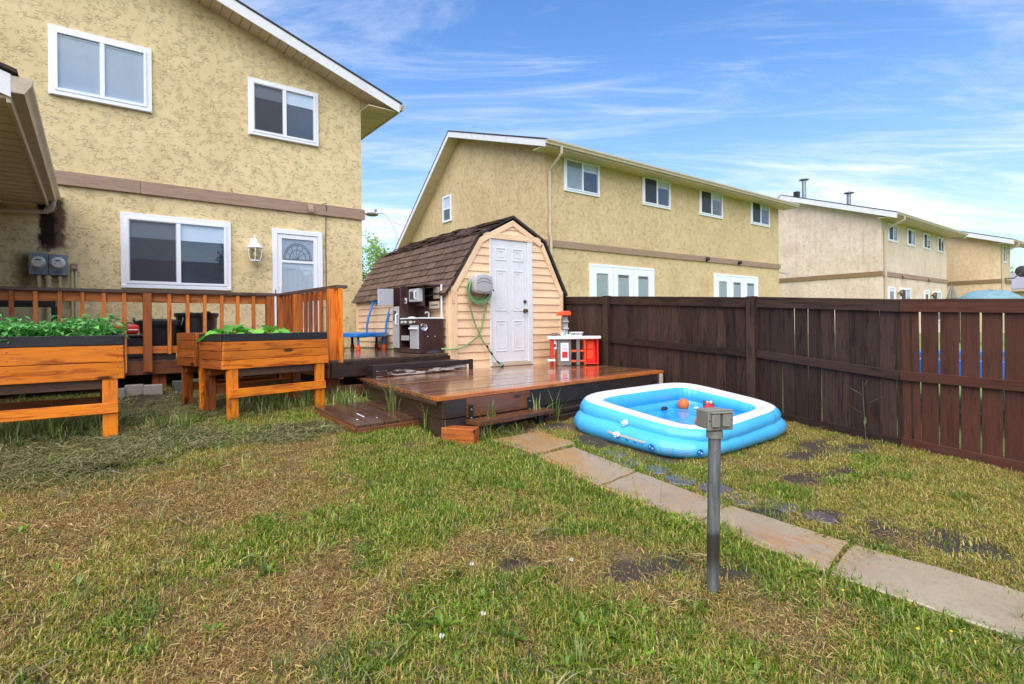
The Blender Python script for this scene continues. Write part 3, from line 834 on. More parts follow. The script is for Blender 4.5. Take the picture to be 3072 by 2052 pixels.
# storm door
dm = MB(); dm.frame(F1, 2.60, 3.50, 0.93, 3.112, 0.085, 0.0, 0.06, 0.06)
door1 = dm.build('door', M['white'], h1, bevel=0.004)
d2 = MB(); d2.frame(F1, 2.69, 3.41, 0.99, 3.02, 0.075, 0.0, 0.045, 0.28)
d2.wbox(F1, 2.765, 3.335, 2.50, 2.545, 0.0, 0.045); d2.build('door_leaf', M['white'], door1, bevel=0.003)
MB().wbox(F1, 2.765, 3.335, 1.25, 2.51, 0.012, 0.016).build('inner_door', M['white_dirty'], door1)
pn = MB()
for u in (2.83, 3.10):
    for z0, z1 in ((1.32, 1.72), (1.80, 2.40)):
        pn.frame(F1, u, u + 0.2, z0, z1, 0.02, 0.016, 0.022)
pn.build('inner_door_panel', M['white_dirty'], door1)
MB().wbox(F1, 2.765, 3.335, 2.54, 2.95, 0.010, 0.014).build('fanlight_glass', M['toy_grey'], door1)
fan = MB()                                                # the half-round leaded fanlight
c0 = (3.05, 2.575)
for rr in (0.25, 0.225, 0.15):
    fan.tube([F1.p(c0[0] + rr * math.cos(t * math.pi / 16), c0[1] + rr * 1.18 * math.sin(t * math.pi / 16), 0.017) for t in range(17)], 0.006, 5)
for k in range(5):
    a = math.pi * (k + 1) / 6
    fan.tube([F1.p(c0[0], c0[1], 0.017), F1.p(c0[0] + 0.11 * math.cos(a + .25), c0[1] + 0.13 * math.sin(a + .25), 0.017), F1.p(c0[0] + 0.225 * math.cos(a), c0[1] + 0.265 * math.sin(a), 0.017)], 0.005, 5)
fan.wbox(F1, 2.79, 3.31, 2.56, 2.58, 0.012, 0.02)
fan.build('leading', M['groove'], door1)
for z0, z1 in ((1.27, 2.50), (2.545, 2.945)):
    MB().wbox(F1, 2.765, 3.335, z0, z1, 0.030, 0.033).build('pane', M['glass'], door1)
hd = MB(); hd.tube([F1.p(2.725,1.92,0.045), F1.p(2.725,1.92,0.085), F1.p(2.725,2.06,0.085), F1.p(2.725,2.06,0.045)], 0.012, 8)
hd.build('door_handle', M['white'], door1, smooth=True)
MB().wbox(F1, 2.635, 2.65, 1.93, 2.0, 0.06, 0.066).build('doorbell', M['groove'], door1)

# the attached wing's eave, gutter and leaking downspout at the left edge
wing = sub('wing', h1, (-1.2, 8.2, 0.5))
GX, GZ = -0.40, 3.29
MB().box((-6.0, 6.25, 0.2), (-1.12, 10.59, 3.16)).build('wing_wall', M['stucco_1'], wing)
wr = MB(); wr.prism([(GX-0.06,5.80,GZ+0.04),(-4.0,5.80,GZ+0.04+3.54*0.34),(-4.0,5.80,GZ+0.07+3.54*0.34),(GX-0.06,5.80,GZ+0.07)], (0, 4.79, 0))
wr.build('wing_roof', M['roof'], wing)
wf = MB(); wf.prism([(GX-0.10,5.82,GZ+0.03),(-4.0,5.82,GZ+0.03+3.54*0.34),(-4.0,5.82,GZ-0.15+3.54*0.34),(GX-0.10,5.82,GZ-0.15)], (0, 0.03, 0))
wf.build('wing_rake_board', M['fascia'], wing)
ws = MB()
for i in range(38):
    y0 = 5.86 + i * 0.1235
    ws.box((-1.12, y0 + 0.004, GZ - 0.155 + (i % 2) * 0.006), (GX - 0.13, y0 + 0.1195, GZ - 0.13))
ws.build('wing_soffit', M['soffit'], wing)
MB().box((GX - 0.13, 5.85, GZ - 0.19), (GX - 0.10, 10.58, GZ + 0.02)).build('wing_fascia', M['gutter'], wing, bevel=0.004)
wg = MB(); gutter_run(wg, (GX - 0.098, 5.83, GZ + 0.02), (GX - 0.098, 10.56, GZ + 0.02), (1, 0, 0), 0.125, 0.13)
wg.prism([(GX-0.098,5.825,GZ+0.02),(GX-0.098,5.825,GZ-0.11),(GX-0.02,5.825,GZ-0.11),(GX+0.027,5.825,GZ-0.03),(GX+0.027,5.825,GZ+0.02)], (0, -0.004, 0))
wg.build('wing_gutter', M['gutter'], wing)
ds = MB()
ds.tube([(-0.45,10.45,3.20),(-0.45,10.45,3.13),(-0.47,10.45,3.07),(-0.53,10.46,3.03),(-0.62,10.47,3.015),(-1.6,10.50,2.97)], 0.042, 8, sq=0.8)
ds.build('downspout', M['gutter'], wing, smooth=True)
rb = MB()
for k in range(7):
    a = R(95) * k / 6
    x, z = -0.535 + 0.085 * math.cos(a), 3.115 - 0.085 * math.sin(a)
    rb.tube([(x - 0.046 * math.cos(a), 10.405, z + 0.046 * math.sin(a)), (x + 0.046 * math.cos(a), 10.405, z - 0.046 * math.sin(a))], 0.005, 5)
rb.build('elbow_rib', M['gutter'], wing)

# meters, junction box and lantern on the near wall
mt = thing('electric_meter_box', 'grey twin electric meter cabinet with numbers on the yellow wall', 'meter box', (-0.51, 10.6, 0.9))
MB().wbox(F1, -0.73, -0.512, 2.108, 2.42, 0.0, 0.13).build('cabinet', M['meter'], mt, bevel=0.006)
MB().wbox(F1, -0.508, -0.29, 2.108, 2.415, 0.0, 0.13).build('cabinet', M['meter'], mt, bevel=0.006)
for u in (-0.622, -0.402):
    Mr = Matrix.Rotation(R(90), 3, 'X')
    m_ = MB().lathe([(0.088, 0), (0.088, 0.02), (0.078, 0.03), (0.076, 0.075), (0.066, 0.088), (0.001, 0.09)], F1.p(u, 2.285, 0.13), 24, Mr)
    me_ = m_.build('meter', M['meter_face'], mt, smooth=True)
    MB().wbox(F1, u - 0.032, u + 0.032, 2.305, 2.322, 0.2205, 0.2225).build('dial', M['groove'], me_)
    MB().wbox(F1, u - 0.035, u - 0.02, 2.268, 2.276, 0.2205, 0.2225).build('dial', M['groove'], me_)
    MB().wbox(F1, u + 0.02, u + 0.035, 2.268, 2.276, 0.2205, 0.2225).build('dial', M['groove'], me_)
def text_mesh(name, s_, size, fr, u, z, n, mat, parent):
    cu = bpy.data.curves.new(name, 'FONT'); cu.body = s_; cu.size = size; cu.align_x = 'CENTER'; cu.extrude = 0.0005
    o = bpy.data.objects.new(name, cu); C.objects.link(o)
    bpy.context.view_layer.update()
    me = bpy.data.meshes.new_from_object(o.evaluated_get(bpy.context.evaluated_depsgraph_get()))
    bpy.data.objects.remove(o)
    me.materials.clear(); me.materials.append(mat)
    q = bpy.data.objects.new(name, me)
    Mx = Matrix(((fr.u.x, 0, fr.n.x, 0), (fr.u.y, 0, fr.n.y, 0), (0, 1, 0, 0), (0, 0, 0, 1)))
    return put(q, parent, Matrix.Translation(fr.p(u, z, n)) @ Mx)
text_mesh('number_text', '12515', 0.055, F1, -0.64, 2.135, 0.132, M['groove'], mt)
text_mesh('number_text', '12045', 0.055, F1, -0.42, 2.13, 0.132, M['groove'], mt)
for u, r_ in ((-0.62, 0.024), (-0.515, 0.034), (-0.385, 0.022)):
    c_ = MB().lathe([(r_*1.25, 1.14), (r_*1.25, 1.09), (r_, 1.085), (r_, 0.0)], F1.p(u, 0.965, 0.065), 14)
    c_.build('conduit', M['conduit'], mt, smooth=True)
jb = thing('junction_box', 'small taupe junction box with twin conduits right of the meters', 'junction box', (-0.215, 10.6, 0.9))
MB().wbox(F1, -0.262, -0.178, 2.20, 2.30, 0.0, 0.07).build('box', M['band'], jb, bevel=0.006)
MB().wbox(F1, -0.245, -0.195, 2.225, 2.25, 0.0705, 0.08).build('latch', M['gutter'], jb, bevel=0.003)
for u in (-0.243, -0.197):
    MB().lathe([(0.019, 1.23), (0.019, 0)], F1.p(u, 0.965, 0.03), 12).build('conduit', M['conduit'], jb, smooth=True)

la = thing('wall_lantern', 'white coach lantern with clear panes between window and door', 'lantern', (2.28, 10.5, 2.5))
MB().wbox(F1, 2.225, 2.315, 2.74, 2.90, 0.0, 0.03).build('back_plate', M['white'], la, bevel=0.012, seg=2)
arm = MB(); arm.tube([F1.p(2.27, 2.84, 0.02), F1.p(2.27, 2.87, 0.07), F1.p(2.28, 2.90, 0.12), F1.p(2.285, 2.88, 0.145)], 0.014, 8)
arm.build('arm', M['white'], la, smooth=True)
lc = F1.p(2.285, 0, 0.145)
MB().lathe([(0.135, 2.715), (0.13, 2.735), (0.085, 2.785), (0.05, 2.83), (0.045, 2.86), (0.018, 2.88), (0.012, 2.93), (0.004, 2.96)], lc, 20).build('hood', M['white'], la, smooth=True)
MB().lathe([(0.112, 2.713), (0.118, 2.66), (0.105, 2.56), (0.085, 2.495)], lc, 20, cap=False).build('glass', M['glass_clear'], la, smooth=True)
MB().lathe([(0.088, 2.50), (0.09, 2.485), (0.03, 2.475), (0.02, 2.455), (0.001, 2.45)], lc, 20).build('base', M['white'], la, smooth=True)
for k in range(6):
    a = R(60 * k + 20); d = Vector((math.cos(a), math.sin(a), 0))
    MB().tube([lc + d * r_ + Vector((0, 0, z_)) for r_, z_ in ((0.115, 2.715), (0.122, 2.66), (0.108, 2.56), (0.088, 2.495))], 0.008, 6).build('rib', M['white'], la)
MB().ball(lc + Vector((0, 0, 2.61)), 0.035, sc=(1, 1, 1.3)).build('bulb', M['meter_face'], la, smooth=True)

# ------------------------------------------------------------------ the duplex beyond the fence and the two houses behind it
def duplex(name, label, X0, X1, Y0, zs, ridge, back, wallm, over_r, over_e, bandm, base=0.35, fz=0.18):
    """zs = soffit height at the rear wall, ridge = (y, z), back = (y, z) where the far roof slope ends"""
    h = thing(name, label, 'house', ((X0 + X1) / 2, Y0 + 3, base))
    yr, zr = ridge; yb, zb = back
    sl = (zr - zs) / (yr - Y0)
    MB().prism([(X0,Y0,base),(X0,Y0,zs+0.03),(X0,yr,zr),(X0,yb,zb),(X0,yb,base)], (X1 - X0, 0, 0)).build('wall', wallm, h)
    sb = (zr - zb) / (yb - yr)
    ye, ze = Y0 - over_e, zs - sl * over_e
    yk, zk = yb + 0.3, zb - sb * 0.3
    xa, xb = X0 - over_r, X1 + over_r
    t0, t1 = 0.16, 0.20
    r_ = MB(); r_.prism([(xa,ye,ze+t0),(xa,yr,zr+t0),(xa,yk,zk+t0),(xa,yk,zk+t1),(xa,yr,zr+t1),(xa,ye,ze+t1)], (xb - xa, 0, 0))
    roof = r_.build('roof', M['roof'], h)
    for x in (xa + 0.01, xb - 0.035):
        MB().prism([(x,ye,ze+t0-0.004),(x,yr-0.002,zr+t0-0.004),(x,yr-0.002,zr+t0-fz),(x,ye,ze+t0-fz)], (0.025, 0, 0)).build('rake_fascia', M['fascia'], h)
        MB().prism([(x,yr+0.002,zr+t0-0.004),(x,yk,zk+t0-0.004),(x,yk,zk+t0-fz),(x,yr+0.002,zr+t0-fz)], (0.025, 0, 0)).build('rake_fascia', M['fascia'], h)
    s_ = MB()
    for (ya, za, y_b, z_b) in ((ye, ze, yr, zr), (yr, zr, yk, zk)):
        L = math.hypot(y_b - ya, z_b - za); n = int(L / 0.3)
        for i in range(n):
            a = (i + 0.02) / n; b = (i + 0.98) / n
            s_.prism([(xa+0.036,ya+(y_b-ya)*a,za+(z_b-za)*a),(xa+0.036,ya+(y_b-ya)*b,za+(z_b-za)*b),(X0,ya+(y_b-ya)*b,za+(z_b-za)*b),(X0,ya+(y_b-ya)*a,za+(z_b-za)*a)], (0, 0, 0.02))
    s_.build('rake_soffit', M['soffit'], h)
    e_ = MB(); soffit_panels(e_, (X0 - over_r + 0.04, Y0, 0), (X1 + over_r - 0.04, Y0, 0), (0, -1, 0), over_e - 0.03, zs - sl * over_e + 0.02, 0.24)
    e_.build('eave_soffit', M['soffit'], h)
    g_ = MB(); gutter_run(g_, (xa, ye - 0.002, ze + t0 + 0.005), (xb, ye - 0.002, ze + t0 + 0.005), (0, -1, 0), 0.11, 0.12)
    g_.box((xa + 0.04, ye, ze + 0.0), (xb - 0.04, ye + 0.025, ze + t0 - 0.004))
    g_.build('gutter', M['gutter'], h)
    return h, ye, ze
h2, ye2, ze2 = duplex('duplex_house', 'mustard stucco duplex with four upper windows behind the dark fence', 9.86, 22.6, 11.4, 6.17, (15.75, 7.60), (20.6, 3.55), M['stucco_2'], 0.45, 0.55, 'band')
F2 = Fr((0, 11.4), (1, 0), (0, -1)); G2 = Fr((9.86, 0), (0, 1), (-1, 0))
plank('band', h2, (9.82, 11.375, 3.555), (16.4, 11.375, 3.585), 0.05, 0.19, M['band'])
plank('band', h2, (16.405, 11.375, 3.59), (22.66, 11.375, 3.625), 0.05, 0.19, M['band'])
plank('band', h2, (9.835, 11.35, 3.555), (9.835, 20.5, 3.57), 0.05, 0.19, M['band'])
for a, b in ((10.55, 11.98), (13.935, 15.363), (17.013, 18.454), (20.406, 21.833)):
    slider(h2, F2, a, b, 5.08 + (a - 10.5) * 0.009, 6.05 + (a - 10.5) * 0.007, 'curtain' if a < 11 else 'screen', 'half', trim=0.06, detail=False)
sm = MB(); sm.frame(G2, 16.28, 16.86, 4.93, 5.85, 0.07, 0.0, 0.05); sm.wbox(G2, 16.35, 16.79, 5.36, 5.42, 0.0, 0.045)
w5 = sm.build('window', M['white'], h2, bevel=0.004)
MB().wbox(G2, 16.34, 16.80, 5.0, 5.78, 0.004, 0.008).build('room', M['inside'], w5)
MB().wbox(G2, 16.34, 16.80, 5.42, 5.78, 0.012, 0.016).build('roller_blind', M['blind'], w5)
MB().wbox(G2, 16.34, 16.80, 5.0, 5.78, 0.03, 0.034).build('pane', M['glass'], w5)
def french(parent, fr, u0, u1, zt, zb):
    mb = MB(); mb.frame(fr, u0, u1, zb, zt, 0.07, 0.0, 0.05)
    fd = mb.build('french_door', M['white'], parent, bevel=0.004)
    w = (u1 - u0 - 0.14) / 3
    for k in range(3):
        a = u0 + 0.07 + k * w
        m2 = MB(); m2.frame(fr, a + 0.012, a + w - 0.012, zb, zt - 0.075, 0.20, 0.0, 0.045, 0.3); m2.build('door_leaf', M['white'], fd, bevel=0.004)
        MB().wbox(fr, a + 0.20, a + w - 0.20, zb + 0.2, zt - 0.26, 0.004, 0.008).build('room', M['inside'] if k else M['curtain'], fd)
        cu = MB()
        for i in range(14):
            q0 = a + 0.2 + (w - 0.4) * i / 14; q1 = a + 0.2 + (w - 0.4) * (i + 1) / 14
            cu.add([fr.p(q0, zb + 0.2, 0.012 + 0.004 * math.sin(i * 2)), fr.p(q1, zb + 0.2, 0.012 + 0.004 * math.sin(i * 2 + 2)), fr.p(q1, zt - 0.36, 0.012 + 0.004 * math.sin(i * 2 + 2)), fr.p(q0, zt - 0.36, 0.012 + 0.004 * math.sin(i * 2))], [(0, 1, 2, 3)])
        cu.build('curtain', M['curtain'], fd)
        MB().wbox(fr, a + 0.20, a + w - 0.20, zb + 0.28, zt - 0.26, 0.026, 0.03).build('pane', M['glass'], fd)
    return fd
french(h2, F2, 11.52, 14.46, 3.095, 0.75)
french(h2, F2, 17.87, 20.87, 3.12, 0.75)
def spout(parent, pts, r=0.045):
    MB().tube(pts, r, 8, sq=0.8).build('downspout', M['gutter'], parent, smooth=True)
spout(h2, [(9.93, ye2-0.06, ze2+0.05), (9.93, ye2-0.06, ze2-0.12), (9.96, ye2+0.12, ze2-0.24), (9.97, 11.20, ze2-0.36), (9.98, 11.33, ze2-0.46), (9.98, 11.34, ze2-0.65), (9.98, 11.34, 3.75)])
spout(h2, [(9.98, 11.30, 3.74), (9.98, 11.29, 0.7)])
for u in (17.35, 19.45):
    fl = MB(); fl.tube([F2.p(u, 3.52, 0.05), F2.p(u, 3.56, 0.10)], 0.03, 10); fl.ball(F2.p(u, 3.60, 0.12), 0.075)
    fl.build('floodlight', M['black_plastic'], h2, smooth=True)
MB().wbox(F2, 15.95, 16.75, 1.35, 1.75, 0.0, 0.25).build('utility_box', M['grey_plastic'], h2, bevel=0.01)
MB().tube([F2.p(22.62, 3.40, 0.02), F2.p(22.70, 3.38, 0.12), F2.p(22.72, 3.33, 0.26)], 0.04, 8).build('camera_bracket', M['grey_plastic'], h2)

h3, ye3, ze3 = duplex('cream_duplex', 'cream stucco duplex with two roof vent pipes, second house along the fence', 29.7, 39.5, 10.1, 6.42, (14.6, 7.95), (18.6, 5.0), M['stucco_3'], 0.45, 0.80, 'band', base=0.4, fz=0.26)
F3 = Fr((0, 10.1), (1, 0), (0, -1)); G3 = Fr((29.7, 0), (0, 1), (-1, 0))
plank('band', h3, (29.66, 10.075, 3.60), (39.55, 10.075, 3.60), 0.05, 0.22, M['band'])
plank('band', h3, (29.675, 10.05, 3.60), (29.675, 18.5, 3.60), 0.05, 0.22, M['band_brown'])
for a, b in ((30.50, 31.75), (33.05, 34.25), (35.45, 36.60), (37.80, 38.92)):
    slider(h3, F3, a, b, 5.20, 6.08, 'screen', 'half', trim=0.06, detail=False)
for a, b, k in ((30.5, 31.35, 'door'), (32.0, 33.5, 'win'), (35.55, 36.35, 'door'), (36.9, 38.35, 'win')):
    if k == 'win': slider(h3, F3, a, b, 1.3, 3.0, 'screen', 'half', trim=0.06, detail=False)
    else:
        m_ = MB(); m_.frame(F3, a, b, 0.8, 3.0, 0.08, 0.0, 0.05); dd = m_.build('door', M['white'], h3)
        MB().wbox(F3, a + 0.08, b - 0.08, 0.8, 2.92, 0.0, 0.03).build('door_leaf', M['white_dirty'], dd)
        MB().wbox(F3, a + 0.22, b - 0.22, 1.6, 2.75, 0.032, 0.036).build('pane', M['glass'], dd)
        MB().wbox(F3, a + 0.2, b - 0.2, 1.58, 2.77, 0.0305, 0.0315).build('room', M['inside'], dd)
for u in (31.75, 36.65):
    w_ = MB(); w_.tube([F3.p(u, 2.72, 0.0), F3.p(u, 2.72, 0.15)], 0.03, 8); w_.lathe([(0.11, 2.72), (0.07, 2.80), (0.02, 2.86)], F3.p(u, 0, 0.16), 12); w_.lathe([(0.05, 2.55), (0.07, 2.71)], F3.p(u, 0, 0.16), 12)
    w_.build('wall_lamp', M['brass'], h3, smooth=True)
for u in (32.2, 36.1):
    MB().prism([F3.p(u, 3.68, 0.051), F3.p(u + 0.28, 3.68, 0.051), F3.p(u + 0.28, 3.55, 0.15), F3.p(u, 3.55, 0.15)], (0, 0, -0.06)).build('vent_hood', M['band'], h3)
spout(h3, [(30.0, ye3-0.06, ze3+0.05), (30.0, ye3-0.06, ze3-0.1), (30.0, ye3+0.5, ze3-0.35), (30.0, 10.02, ze3-0.5), (30.0, 10.03, 0.6)], 0.06)
for (y, zt, x) in ((14.3, 9.25, 31.2), (12.9, 8.55, 33.4)):
    v_ = MB(); v_.lathe([(0.11, 6.8), (0.11, zt - 0.12)], (x, y, 0), 14)
    v_.lathe([(0.12, zt - 0.14), (0.26, zt - 0.10), (0.26, zt - 0.07), (0.05, zt)], (x, y, 0), 14)
    v_.build('vent_pipe', M['galv'], h3, smooth=True)
MB().box((30.5, 14.3, 7.4), (30.75, 14.55, 8.45)).build('roof_vent', M['black_plastic'], h3)

h4, ye4, ze4 = duplex('peach_house', 'peach stucco house with satellite dish, farthest of the row at right', 41.9, 44.3, 8.2, 5.95, (12.4, 7.35), (16.5, 5.2), M['stucco_4'], 0.5, 0.7, 'band', base=0.4, fz=0.26)
F4 = Fr((0, 8.2), (1, 0), (0, -1))
plank('band', h4, (41.86, 8.175, 3.62), (44.33, 8.175, 3.62), 0.05, 0.22, M['band_brown'])
plank('band', h4, (41.875, 8.15, 3.62), (41.875, 16.4, 3.62), 0.05, 0.22, M['band_brown'])
slider(h4, F4, 42.4, 43.3, 4.7, 5.75, 'screen', 'half', detail=False)
spout(h4, [(42.1, ye4-0.06, ze4+0.05), (42.1, ye4-0.06, ze4-0.1), (42.1, 8.12, ze4-0.5), (42.1, 8.13, 0.6)], 0.06)
dsh = MB(); Md = Matrix.Rotation(R(70), 3, 'Y')
dsh.lathe([(0.02, 0.0), (0.2, 0.03), (0.34, 0.10), (0.35, 0.10), (0.2, 0.0), (0.02, -0.04)], F4.p(43.35, 4.15, 0.70), 18, Md)
dsh.tube([F4.p(42.4, 3.75, 0.02), F4.p(42.9, 3.78, 0.4), F4.p(43.3, 4.1, 0.68)], 0.035, 8)
dsh.build('satellite_dish', M['groove'], h4, smooth=True)

ga = thing('garage', 'beige garage with grey shingle roof at the far right edge', 'garage', (57, 9, 0.5))
MB().box((52, 4.0, 0.4), (62, 11.0, 3.45)).build('wall', M['stucco_4'], ga)
g_ = MB(); g_.prism([(51.6,3.6,3.45),(51.6,11.4,3.45),(54.5,10.2,4.75),(54.5,4.5,4.75)], (0, 0, 0.12)); g_.prism([(54.5,4.5,4.75),(54.5,10.2,4.75),(62,10.2,4.75),(62,4.5,4.75)], (0, 0, 0.12))
g_.build('roof', M['roof_grey'], ga)
MB().box((51.5, 3.5, 3.35), (51.62, 11.5, 3.47)).build('gutter', M['gutter'], ga)

# ------------------------------------------------------------------ upper deck with its railing
UZ = 0.93
ud = thing('upper_deck', 'raised wet grey upper deck with orange wooden railing against the house', 'deck', (1.5, 8.5, 0.55))
def yfront(x): return 6.20 + 0.235 * (x - 2.15) if x > 2.13 else 7.86
x = -2.4
while x < 3.93:
    x1 = min(x + 0.139, 3.93)
    ya, yb = yfront((x + x1) / 2 - 0.07 if x > 2.13 else x), yfront(x1)
    if x < 2.13 < x1: x1 = 2.128
    ya, yb = yfront(x + 0.001), yfront(x1 - 0.001)
    pts = [(x + 0.003, ya, UZ - 0.03), (x1 - 0.003, yb, UZ - 0.03), (x1 - 0.003, 10.58, UZ - 0.03), (x + 0.003, 10.58, UZ - 0.03)]
    slabpoly('plank', ud, pts, (0, 0, 0.03), M['deck_up'], bevel=0.003, dirx=(0, 1, 0))
    x = x1 + 0.003 if x1 != 2.128 else 2.131
plank('fascia', ud, (2.13, 6.17, UZ - 0.118), (3.93, 6.595, UZ - 0.118), 0.03, 0.172, M['dark_wood'])
plank('fascia', ud, (2.112, 6.19, UZ - 0.118), (2.112, 7.84, UZ - 0.118), 0.03, 0.172, M['brown_wood'])
plank('fascia', ud, (-2.4, 7.835, UZ - 0.09), (2.095, 7.835, UZ - 0.09), 0.03, 0.155, M['brown_wood'])
plank('beam', ud, (1.95, 6.36, 0.56), (2.66, 6.26, 0.56), 0.04, 0.13, M['brown_wood'])
plank('joist', ud, (2.14, 6.6, 0.62), (3.9, 6.75, 0.62), 0.06, 0.20, M['skirt'])
for px, py in ((-1.2, 7.95), (0.60, 7.95), (1.45, 7.95), (2.06, 7.95), (2.2, 6.4), (3.6, 6.7)):
    for dx in (0, 0.075):
        plank('support_post', ud, (px + dx, py, 0.40), (px + dx, py, UZ - 0.035), 0.07, 0.04, M['orange_dark'], up=(0, 1, 0))
railing = sub('railing', ud, (1.0, 7.8, UZ))
RT = 1.745
for a, b in (((-2.4, 7.80), (0.56, 7.80)), ((0.563, 7.80), (2.10, 7.80))):
    plank('rail_cap', railing, (a[0], a[1], RT), (b[0], b[1], RT), 0.145, 0.036, M['cap'])
plank('rail_cap', railing, (2.055, 7.722, RT + 0.002), (2.285, 6.22, RT + 0.025), 0.145, 0.036, M['cap'])
plank('top_rail', railing, (-2.4, 7.805, RT - 0.073), (1.85, 7.805, RT - 0.073), 0.036, 0.105, M['rail'])
plank('bottom_rail', railing, (-2.4, 7.805, 1.055), (1.85, 7.805, 1.055), 0.036, 0.085, M['rail'])
plank('top_rail', railing, (2.045, 7.70, RT - 0.073), (2.225, 6.36, RT - 0.055), 0.036, 0.105, M['orange_dark'])
plank('bottom_rail', railing, (2.045, 7.70, 1.055), (2.225, 6.36, 1.06), 0.036, 0.085, M['orange_dark'])
for bx in (-1.86, -1.66, -1.46, -1.26, -1.06, -0.87, -0.68, -0.489, -0.285, -0.094, 0.099, 0.289, 0.733, 0.923, 1.11, 1.299, 1.483, 1.669):
    zb = 0.80 if bx in (0.289, 0.923) else 1.0
    j = random.uniform(-0.006, 0.006)
    plank('baluster', railing, (bx + j, 7.765, zb), (bx, 7.765, RT - 0.02), 0.04, 0.04, M['rail'], up=(0, 1, 0))
for bx in (-1.0, 0.51):
    plank('post', railing, (bx, 7.755, 0.80), (bx, 7.755, RT - 0.02), 0.088, 0.05, M['orange_dark'], up=(0, 1, 0))
for bx, m_ in ((1.875, 'orange_dark'), (2.02, 'rail')):
    plank('post', railing, (bx, 7.78, 0.80), (bx, 7.78, RT - 0.02), 0.10, 0.085, M[m_], up=(0, 1, 0))
def railx(y): return 2.045 + (7.70 - y) * 0.1345
for y in (7.62, 7.51, 7.40, 7.30, 7.24, 7.13, 6.99, 6.86, 6.72, 6.58):
    w = 0.085 if y in (7.30, 7.24) else 0.04
    plank('post' if w > 0.05 else 'baluster', railing, (railx(y) - 0.035, y, 0.82), (railx(y) - 0.035, y, RT - 0.02), 0.04, w, M['rail' if w > 0.05 else 'orange_dark'], up=(0, 1, 0))
plank('post', railing, (2.205, 6.335, 0.74), (2.205, 6.335, RT - 0.0), 0.09, 0.09, M['rail'], up=(0, 1, 0))
plank('post', railing, (2.262, 6.245, 0.71), (2.262, 6.245, RT + 0.004), 0.05, 0.085, M['orange'], up=(0, 1, 0))

for n_, (x, y, sx, sy, sz, m_) in enumerate([(0.20,7.55,.16,.10,.10,'block'),(0.37,7.62,.18,.10,.12,'block'),(0.55,7.58,.19,.10,.10,'block'),(0.85,7.62,.2,.16,.13,'mossy'),(1.02,7.70,.16,.14,.14,'mossy')]):
    z = gzf(x, y)
    o = MB().box((x - sx/2, y - sy/2, z - 0.02), (x + sx/2, y + sy/2, z + sz)).build('concrete_block', M[m_], None, bevel=0.008)
    o.rotation_euler.z = random.uniform(-.15, .15)
    tag(o, ['leftmost grey concrete block under the deck railing', 'second grey concrete block under the deck railing', 'third grey concrete block under the deck railing', 'greenish mossy block under the deck railing', 'rear mossy block deep under the deck railing'][n_], 'block', 'loose blocks under the upper deck')

# ------------------------------------------------------------------ lower deck, its skirt, step and box
LZ = 0.70
ld = thing('lower_deck', 'low wet cedar deck in front of the shed door', 'deck', (4.0, 5.3, 0.3))
NP = 18
def lp(t, x):                                               # board lines fan slightly: the front edge is askew to the shed
    yl = 4.075 + (6.58 - 4.075) * t; yr = 4.50 + (6.58 - 4.50) * t
    return yl + (yr - yl) * (x - 2.3) / 3.6
for k in range(NP):
    t0, t1 = k / NP, (k + 1) / NP
    xl = 2.305 + 0.16 * (k + 0.5) / 12 + random.uniform(-0.015, 0.01)
    xr = 5.905 + 0.16 * k / NP
    cut = random.choice([None, None, 3.6, 4.2, 4.9]) if k not in (0,) else 4.62
    segs = [(xl, xr)] if cut is None else [(xl, cut - 0.002), (cut + 0.002, xr)]
    for a, b in segs:
        g = 0.0028
        m_ = M['deck_edge'] if k == 0 else M['deck']
        dz = random.uniform(-0.0015, 0.0015)
        slabpoly('plank', ld, [(a, lp(t0, a) + g, LZ - 0.036 + dz), (b, lp(t0, b) + g, LZ - 0.036 + dz), (b, lp(t1, b) - g, LZ - 0.036 + dz), (a, lp(t1, a) - g, LZ - 0.036 + dz)], (0, 0, 0.036), m_, bevel=0.003, dirx=(1, 0.06, 0))
# skirt boards
plank('skirt_board', ld, (2.36, 4.105, 0.585), (2.62, 4.135, 0.585), 0.04, 0.155, M['dark_wood'])
plank('skirt_board', ld, (2.62, 4.128, 0.575), (3.42, 4.225, 0.575), 0.036, 0.17, M['brown_wood'])
plank('skirt_board', ld, (3.42, 4.235, 0.575), (5.80, 4.520, 0.575), 0.04, 0.175, M['skirt'])
plank('skirt_board', ld, (2.36, 4.115, 0.42), (3.45, 4.245, 0.42), 0.04, 0.16, M['skirt'])
plank('skirt_board', ld, (3.45, 4.250, 0.41), (5.80, 4.532, 0.41), 0.04, 0.15, M['skirt'])
plank('sleeper', ld, (3.50, 4.13, 0.345), (4.6, 4.27, 0.345), 0.11, 0.10, M['dark_wood'])
plank('sleeper', ld, (3.62, 4.19, 0.42), (4.7, 4.31, 0.44), 0.08, 0.04, M['dark_wood'])
plank('post', ld, (5.83, 4.50, 0.3), (5.83, 4.50, LZ - 0.04), 0.05, 0.05, M['gutter'], up=(0, 1, 0))
for k in range(2):
    plank('side_board', ld, (2.385, 4.11, 0.58 - 0.165 * k), (2.53, 6.2, 0.58 - 0.15 * k), 0.04, 0.16, M['dark_wood'])
plank('side_board', ld, (2.30, 4.09, 0.645), (2.478, 6.0, 0.645), 0.02, 0.03, M['dark_wood'])
for x, y in ((2.66, 4.107), (3.40, 4.195)):
    br = MB(); br.box((x - 0.022, y - 0.006, 0.45), (x + 0.022, y - 0.001, 0.60)); br.box((x - 0.022, y - 0.10, 0.452), (x + 0.022, y - 0.001, 0.458))
    b_ = br.build('bracket', M['black_plastic'], ld)
    for z in (0.485, 0.56):
        MB().lathe([(0.010, 0), (0.010, 0.006), (0.004, 0.008)], (x, y - 0.006, z), 8, Matrix.Rotation(R(90), 3, 'X')).build('bolt', M['metal'], b_)
